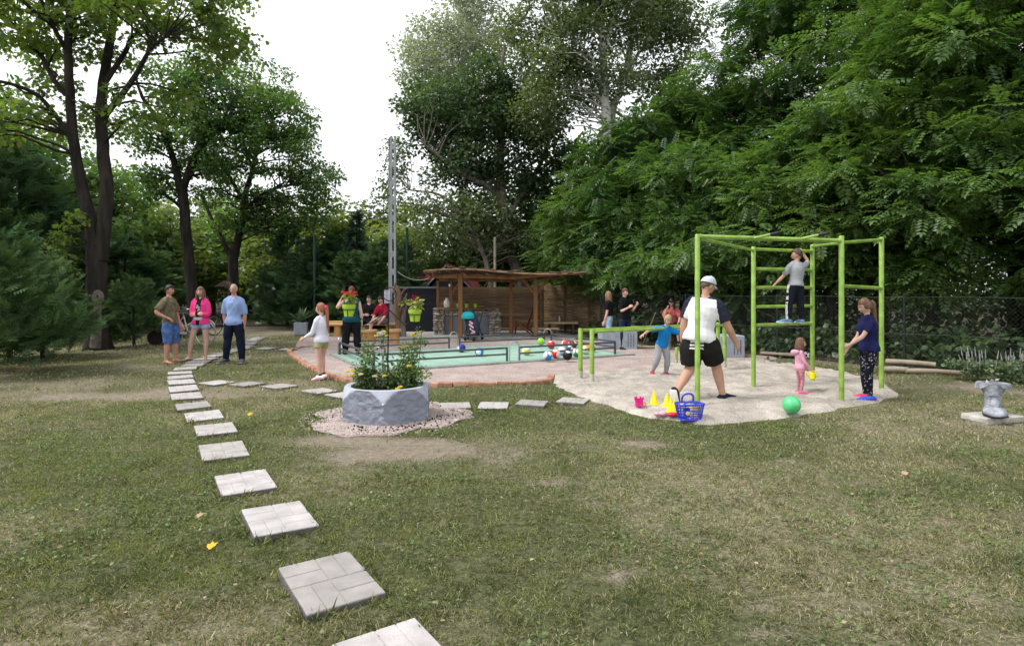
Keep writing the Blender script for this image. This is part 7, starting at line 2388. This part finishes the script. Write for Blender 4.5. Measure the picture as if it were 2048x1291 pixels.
# 11 sitter behind the boy
i11 = person((G(1347, 697).x, G(1347, 697).y + .12), 1.6, R(168), 'dark-haired person in red sitting on the plank behind the boy', SKIN, hip_z=.64, lean=(.05, .30, 1), head=(.2, -.3),
             arms={'R': ((.2, .65, -.7), (-.25, .35, .95)), 'L': ((-.2, .5, -.9), (.2, .8, -.4))}, legs={'R': ((.35, 1, -.15), (.1, -.05, -1), (.2, 1, 0)), 'L': ((-.1, 1, -.1), (-.05, .05, -1), (-.2, 1, 0))},
             shirt=dict(mat=CLOTH('shirt_coral', (.40, .10, .09), var=.15), sleeve=.4, slack=1.4), trousers=dict(mat=BLACKC, len=.8, slack=1.3), shoes=dict(mat=BLACKP, sole=SOLEG), hair=('long', (.02, .015, .013)))

# 12 man in white raglan shirt walking right
def raglan(c, q):
    out = np.zeros(len(c), int)
    for k, s_ in (('R', 1), ('L', -1)):
        loc = c - q['TR'](.80)
        x = loc @ q['sd'] * s_; z = loc @ q['u']
        out[(x > .186 + np.clip(-(z), -.08, .2) * .30) & (z > -.30)] = 1
    z = (c - q['TR'](.838)) @ q['u']
    out[z > -.008] = 1
    return out


def stripes(c, q):
    loc = c - q['TR'](.525)
    x = loc @ q['sd']; y = loc @ q['fw']; z = c[:, 2] - q['TR'](.525)[2]
    k = (y < 0.03) & (x > -.075) & (x < .105)
    st = np.zeros(len(c), bool)
    for zz in (-.045, -.092, -.139): st |= np.abs(z - zz) < .014
    return np.where(k & st, 1, 0)


m12 = G(1398, 803)
i12 = person((m12.x, m12.y), 1.85, R(-38), 'man in white raglan shirt, black striped shorts and cap walking', SKIN, wide=1.22, lean=(.10, .17, 1), head=(.62, -.16), twist=.10,
             arms={'L': ((-.28, -.12, -1), (-.14, .16, -1)), 'R': ((.38, .22, -1), (.30, .55, -1))}, legs={'R': ((.20, .50, -1), (.16, .18, -1), (.35, 1, .06)), 'L': ((-.06, -.06, -1), (-.22, -.80, -.80), (.0, .35, -1.0))},
             shirt=dict(mat=[WHITEC, CLOTH('sleeve_navy', (.022, .026, .042), var=.2)], sleeve=.38, hem=.492, slack=1.32, fn=raglan, wrinkle=.009), trousers=dict(mat=[CLOTH('shorts_black', (.016, .015, .015), var=.2), WHITEC], len=.88, slack=1.36, flare=.012, fn=stripes, name='shorts', waist=.56),
             shoes=dict(mat=CLOTH('shoe_navy', (.016, .020, .035), var=.2), sole=SOLEW), hair=('grey', (.10, .07, .05)), voxel=.0115)
CAPM = CLOTH('cap_grey', (.52, .55, .62), var=.06)
T, s_ = i12['T'], i12['s']
cp = MB()
N = 24
V = []
for i in range(9):
    th_c = i / 8 * 1.52
    for j in range(N):
        a = 2 * math.pi * j / N
        V.append(T((.0525 * math.sin(th_c) * math.cos(a), .066 * math.sin(th_c) * math.sin(a) - .002, .018 + .066 * math.cos(th_c) + .004 * math.sin(a))))
cp.add(V, [(i * N + j, (i + 1) * N + j, (i + 1) * N + (j + 1) % N, i * N + (j + 1) % N) for i in range(8) for j in range(N)])
cpo = cp.build('cap', CAPM, i12['root'], smooth=True, angle=180)
vz = MB(); V = []
for i, k in enumerate((0, .5, 1)):
    for j in range(13):
        a = math.pi * (.12 + .76 * j / 12)
        V.append(T((.046 * math.cos(a) * (1 - .05 * k), .054 * math.sin(a) + .040 * k * math.sin(a) ** .7, .022 - .012 * k - .006 * abs(math.cos(a)))))
nv_ = len(V)
V += [np.array(v) - i12['Rh'] @ np.array((0, 0, .006)) for v in V]
Fq = [(i * 13 + j, i * 13 + j + 1, (i + 1) * 13 + j + 1, (i + 1) * 13 + j) for i in range(2) for j in range(12)]
vz.add(V, Fq + [tuple(nv_ + q for q in f[::-1]) for f in Fq]); vz.build('visor', CAPM, cpo, smooth=True)

# 13 climbing boy
c_mid = (pc_ + pd) / 2
rung = pc_ + (pd - pc_) * ((1585 - 1507) / 118)
def sidestripe(c, q):
    loc = c - q['TR'](.525); x = loc @ q['sd']
    kx = q['J']['L'][1]
    d = np.abs((c - q['J']['L'][0]) @ q['fw'])
    return np.where((x < -.085 - .03 * (c[:, 2] < q['J']['L'][1][2])) & (np.abs(c[:, 1] - np.interp(c[:, 2], [q['J']['L'][2][2], q['J']['L'][0][2]], [q['J']['L'][2][1], q['J']['L'][0][1]])) < .028) & (vnoise(c * (20, 20, 34)) > .36), 1, 0)


i13 = person((rung[0] - .0, rung[1] - .10), 1.24, R(8), 'boy in grey shirt climbing on the ladder rungs', SKIN, kid=.42, z0=1.045, head=(-1.0, -.05), lean=(.06, .02, 1),
             arms={'L': ((-.48, .25, -.85), (-.62, .25, -.70)), 'R': ((.55, .35, .30), (-.35, .30, .85))}, legs={'L': ((-.18, .02, -1), (-.12, -.03, -1), (-.75, .8, 0)), 'R': ((.06, .02, -1), (.04, -.02, -1), (.1, 1, 0))},
             shirt=dict(mat=CLOTH('shirt_grey', (.33, .34, .37), var=.08), sleeve=.42, hem=.52, slack=1.35), trousers=dict(mat=[CLOTH('jogger_navy', (.014, .016, .026), var=.25), WHITEC], slack=1.28, fn=sidestripe), shoes=dict(mat=M('shoe_blue', (.12, .25, .42), rough=.6), sole=SOLEW), hair=('short', (.07, .045, .03)), hands={'L': ((0, 0, -1), 1.0), 'R': ((0, .6, -.5), 1.2)})

# 14 toddler with watering can
i14 = person(g2(1600, 787), .86, R(-100), 'toddler in pink hooded jacket holding a yellow watering can', SKIN_L, kid=1.0, female=True, head=(.12, 0),
             arms={'R': ((.25, .25, -1), (-.12, .75, -.8)), 'L': ((-.2, .25, -1), (-.05, .6, -.8))}, legs={'R': ((.06, .12, -1), (.02, -.12, -1), (.1, 1, 0)), 'L': ((-.06, 0, -1), (-.02, -.05, -1), (-.1, 1, 0))},
             shirt=dict(mat=CLOTH('jacket_pale_pink', (.66, .34, .44), var=.12), sleeve=.95, hem=.46, slack=1.45, grow=.020, name='jacket'), trousers=dict(mat=CLOTH('leggings_rose', (.42, .14, .19), col2=(.58, .30, .34), scale=40, stretch=(.2, .2, 1.4)), slack=1.12), shoes=dict(mat=M('shoe_pink', (.62, .12, .26), rough=.6), sole=M('sole_rose', (.7, .35, .42), rough=.6)), hair=('long', (.14, .075, .05)), voxel=.009)
hd = MB(); hd.tube([i14['TR'](.81) - i14['fw'] * .05 + i14['sd'] * .06, i14['TR'](.79) - i14['fw'] * .09, i14['TR'](.81) - i14['fw'] * .05 - i14['sd'] * .06], [.03, .05, .03], n=10, rnd=True)
hd.build('hood', CLOTH('jacket_pale_pink', (0, 0, 0)), i14['root'], smooth=True)
hw_ = i14['root'].matrix_basis @ Vector(i14['AJ']['R'][2]) + Vector((.03, -.02, -.06))
wc = empty('watering_can', (hw_.x, hw_.y, hw_.z - .10), 'yellow toy watering can in the toddler hand', 'watering can')
MB().lathe([(.045, 0), (.05, .005), (.045, .085), (.03, .09)], n=18).build('body', YEL, wc, smooth=True, angle=40)
MB().tube([(-.045, 0, .02), (-.085, 0, .06), (-.10, 0, .10)], [.014, .010, .012], n=8).build('spout', YEL, wc, smooth=True)
MB().tube([(.04, 0, .02), (.085, 0, .05), (.06, 0, .10), (0, 0, .115), (-.03, 0, .09)], .008, n=7).build('handle', YEL, wc, smooth=True)
lw = i14['root'].matrix_basis @ Vector(i14['AJ']['L'][2])
sbp = A(1613, 710, lw.y - .0)
mb = MB().sphere((0, 0, 0), .052, 24, 16)
ico = [unit(np.array(v)) for v in [(0, s1, s2 * 1.618) for s1 in (-1, 1) for s2 in (-1, 1)] + [(s1, s2 * 1.618, 0) for s1 in (-1, 1) for s2 in (-1, 1)] + [(s2 * 1.618, 0, s1) for s1 in (-1, 1) for s2 in (-1, 1)]]
mb.m = [1 if max(np.dot(unit(np.mean([mb.v[i] for i in f], axis=0)), v) for v in ico) > .94 else 0 for f in mb.f]
o = mb.build('football', [WHITEB, BLACKP], None, smooth=True, angle=180); o.location = sbp
tag(o, 'small black and white football held by the toddler', 'ball')

# 15 girl in navy
def dots(c, q): return np.where(vnoise(c * 75) > .76, 1, 0)


i15 = person(g2(1738, 800), 1.47, R(84), 'girl in navy top and patterned leggings with brown ponytail', SKIN_L, kid=.30, female=True, lean=(0, .06, 1), head=(-.05, -.30),
             arms={'L': ((-.12, .55, -.85), (-.05, .85, -.55)), 'R': ((.10, .28, -1), (.05, .55, -.7))}, legs={'R': ((.03, .06, -1), (.02, -.05, -1), (.15, 1, 0)), 'L': ((-.04, .14, -1), (-.02, -.06, -1), (-.15, 1, 0))},
             shirt=dict(mat=CLOTH('top_navy', (.016, .018, .075), var=.2), sleeve=.34, hem=.50, slack=1.4, grow=.016, flare=1.06), trousers=dict(mat=[CLOTH('leggings_dark', (.012, .012, .022), var=.3), CLOTH('leggings_motif', (.32, .32, .36), var=.1)], slack=1.10, fn=dots, wrinkle=.003), shoes=dict(mat=M('shoe_hot_pink', (.72, .04, .14), rough=.6), mat2=M('shoe_royal', (.06, .10, .55), rough=.6), sole=M('sole_lilac', (.5, .4, .6), rough=.6)), hair=('pony', (.16, .085, .05), 6, None))

# ================================================================== GRASS
def slab_mask(X, Y, grow=0.0):
    k = np.zeros(len(X), bool)
    for sx_, sy_, a, hw, hl in SLABS:
        dx, dy = X - sx_, Y - sy_
        u_ = dx * math.cos(a) + dy * math.sin(a); v_ = -dx * math.sin(a) + dy * math.cos(a)
        k |= (np.abs(u_) < hw + grow) & (np.abs(v_) < hl + grow)
    return k


rg = np.random.default_rng(21)
BL = np.array([(0, 0, 0), (.5, .42, .08), (0, 1, -.04), (-.5, .42, .08)])
BF = np.array([(0, 1, 2), (0, 2, 3)])
XS, YS, LN, WD = [], [], [], []
for d0, d1, dens, ln, wd in ((2.45, 4.0, 10000, .029, .0031), (4.0, 6.0, 6000, .031, .0041), (6.0, 9.0, 2500, .037, .0062), (9.0, 14.0, 480, .050, .010), (14.0, 21.0, 110, .06, .018)):
    n = int(dens * 1.08 * (d1 ** 2 - d0 ** 2))
    D = np.sqrt(rg.uniform(d0 ** 2, d1 ** 2, n)); X = rg.uniform(-1.08, 1.08, n) * D
    XS.append(X); YS.append(D); LN.append(np.full(n, ln)); WD.append(np.full(n, wd))
for sx_, sy_, a_, hw, hl in SLABS:                          # grass creeping over the slab edges
    n = int(np.interp(sy_, [2, 6, 12, 16], [420, 260, 110, 50]))
    e = rg.integers(0, 4, n); t = rg.uniform(-1, 1, n)
    u_ = np.where(e == 0, hw, np.where(e == 1, -hw, t * hw)); v_ = np.where(e == 2, hl, np.where(e == 3, -hl, t * hl))
    u_ = u_ + np.sign(u_) * (e < 2) * rg.uniform(.003, .03, n); v_ = v_ + np.sign(v_) * (e > 1) * rg.uniform(.003, .03, n)
    XS.append(sx_ + u_ * math.cos(a_) - v_ * math.sin(a_)); YS.append(sy_ + u_ * math.sin(a_) + v_ * math.cos(a_))
    LN.append(np.full(n, .062)); WD.append(np.full(n, max(.0036, .0009 * sy_)))
X, Y, LN, WD = map(np.concatenate, (XS, YS, LN, WD))
ok = ~(inside(gravel_poly, X, Y) | inside(sand_poly, X, Y) | inside(nutgravel_poly, X, Y) | slab_mask(X, Y))
ok &= ~((Y > 18.5) & (X > -7))
P2 = np.stack([X, Y], -1)
bare = bare_at(X, Y); dry = dry_at(X, Y)
tuft = .5 * fbm(P2 * 7 + 77, 3) + .5 * fbm(P2 * 17 + 7, 2)
ok &= rg.random(len(X)) < np.clip(1.15 - 1.35 * bare, .03, 1) * np.clip((tuft - .33) * 4.2, .12, 1)
X, Y, LN, WD, bare, dry, tuft = (a[ok] for a in (X, Y, LN, WD, bare, dry, tuft))
n = len(X)
a = rg.uniform(0, 2 * math.pi, n); el = rg.uniform(.12, 1.25, n)
ax = np.stack([np.cos(a) * np.cos(el), np.sin(a) * np.cos(el), np.sin(el)], -1)
nr = rg.normal(0, .5, (n, 3)) + (0, 0, .8)
ln = LN * rg.uniform(.45, 1.5, n) * (0.35 + 1.3 * tuft)
wd = WD * rg.uniform(.7, 1.4, n)
pos = np.stack([X, Y, ground_h(X, Y) - .014], -1)
isdry = rg.random(n) < np.clip(.11 + .44 * dry + .35 * bare, 0, .92)
V, Fc = stamp(BL, BF, pos, ax, nr, np.stack([wd, ln, ln], -1))
GRN = leafmat('grass_green', (.070, .098, .036), (.33, .365, .16), .35, gloss=.02, nscale=2.5, rnd=1.3)
DRY = leafmat('grass_dry', (.21, .175, .105), (.56, .51, .35), .2, gloss=.0, nscale=3, rnd=1.2)
mi = np.repeat(isdry.astype(np.int32), 2)
tag(link('lawn_grass', mesh_np('lawn_grass', V, Fc, [GRN, DRY], mi)), 'short patchy green and dry grass of the lawn', 'grass', kind='stuff')
# broad-leaved weeds and clover in patches
n = 60000
D = np.sqrt(rg.uniform(2.45 ** 2, 9.5 ** 2, n)); X = rg.uniform(-.92, .92, n) * D; Y = D
pn_ = fbm(np.stack([X, Y], -1) * 1.9 + 140, 3)
ok = (pn_ > .53) & ~(inside(gravel_poly, X, Y) | inside(sand_poly, X, Y) | inside(nutgravel_poly, X, Y) | slab_mask(X, Y, .01)) & (bare_at(X, Y) < .4) & (rg.random(n) < (pn_ - .5) * 9)
X, Y = X[ok], Y[ok]; n = len(X)
a = rg.uniform(0, 2 * math.pi, n)
V, Fc = stamp(LEAF[0] * (1.25, 1, 1), LEAF[1], np.stack([X, Y, ground_h(X, Y) + rg.uniform(-.008, .018, n)], -1), np.stack([np.cos(a), np.sin(a), rg.uniform(.05, .6, n)], -1), rg.normal(0, .3, (n, 3)) + (0, 0, 1), rg.uniform(.010, .028, n))
WEED = leafmat('weed_leaf', (.085, .145, .045), (.21, .30, .105), .35, gloss=.03, nscale=3, rnd=1.0)
tag(link('lawn_weeds', mesh_np('lawn_weeds', V, Fc, WEED)), 'patches of clover and broad-leaved weeds in the lawn', 'weeds', kind='stuff')
# dry leaf litter and straw bits
n = 1500
D = np.sqrt(rg.uniform(2.6 ** 2, 13 ** 2, n)); X = rg.uniform(-.92, .92, n) * D; Y = D
ok = ~slab_mask(X, Y, .01) & ~inside(gravel_poly, X, Y)
X, Y = X[ok], Y[ok]; n = len(X); a = rg.uniform(0, 6.28, n)
V, Fc = stamp(LEAF[0], LEAF[1], np.stack([X, Y, ground_h(X, Y) + .012 + .06 * inside(sand_poly, X, Y)], -1), np.stack([np.cos(a), np.sin(a), rg.uniform(-.1, .4, n)], -1), rg.normal(0, .4, (n, 3)) + (0, 0, 1), rg.uniform(.012, .032, n))
tag(link('leaf_litter', mesh_np('leaf_litter', V, Fc, leafmat('litter', (.16, .11, .06), (.44, .36, .24), .1, gloss=0, nscale=20))), 'scattered dry leaf crumbs on the lawn', 'leaf litter', kind='stuff')
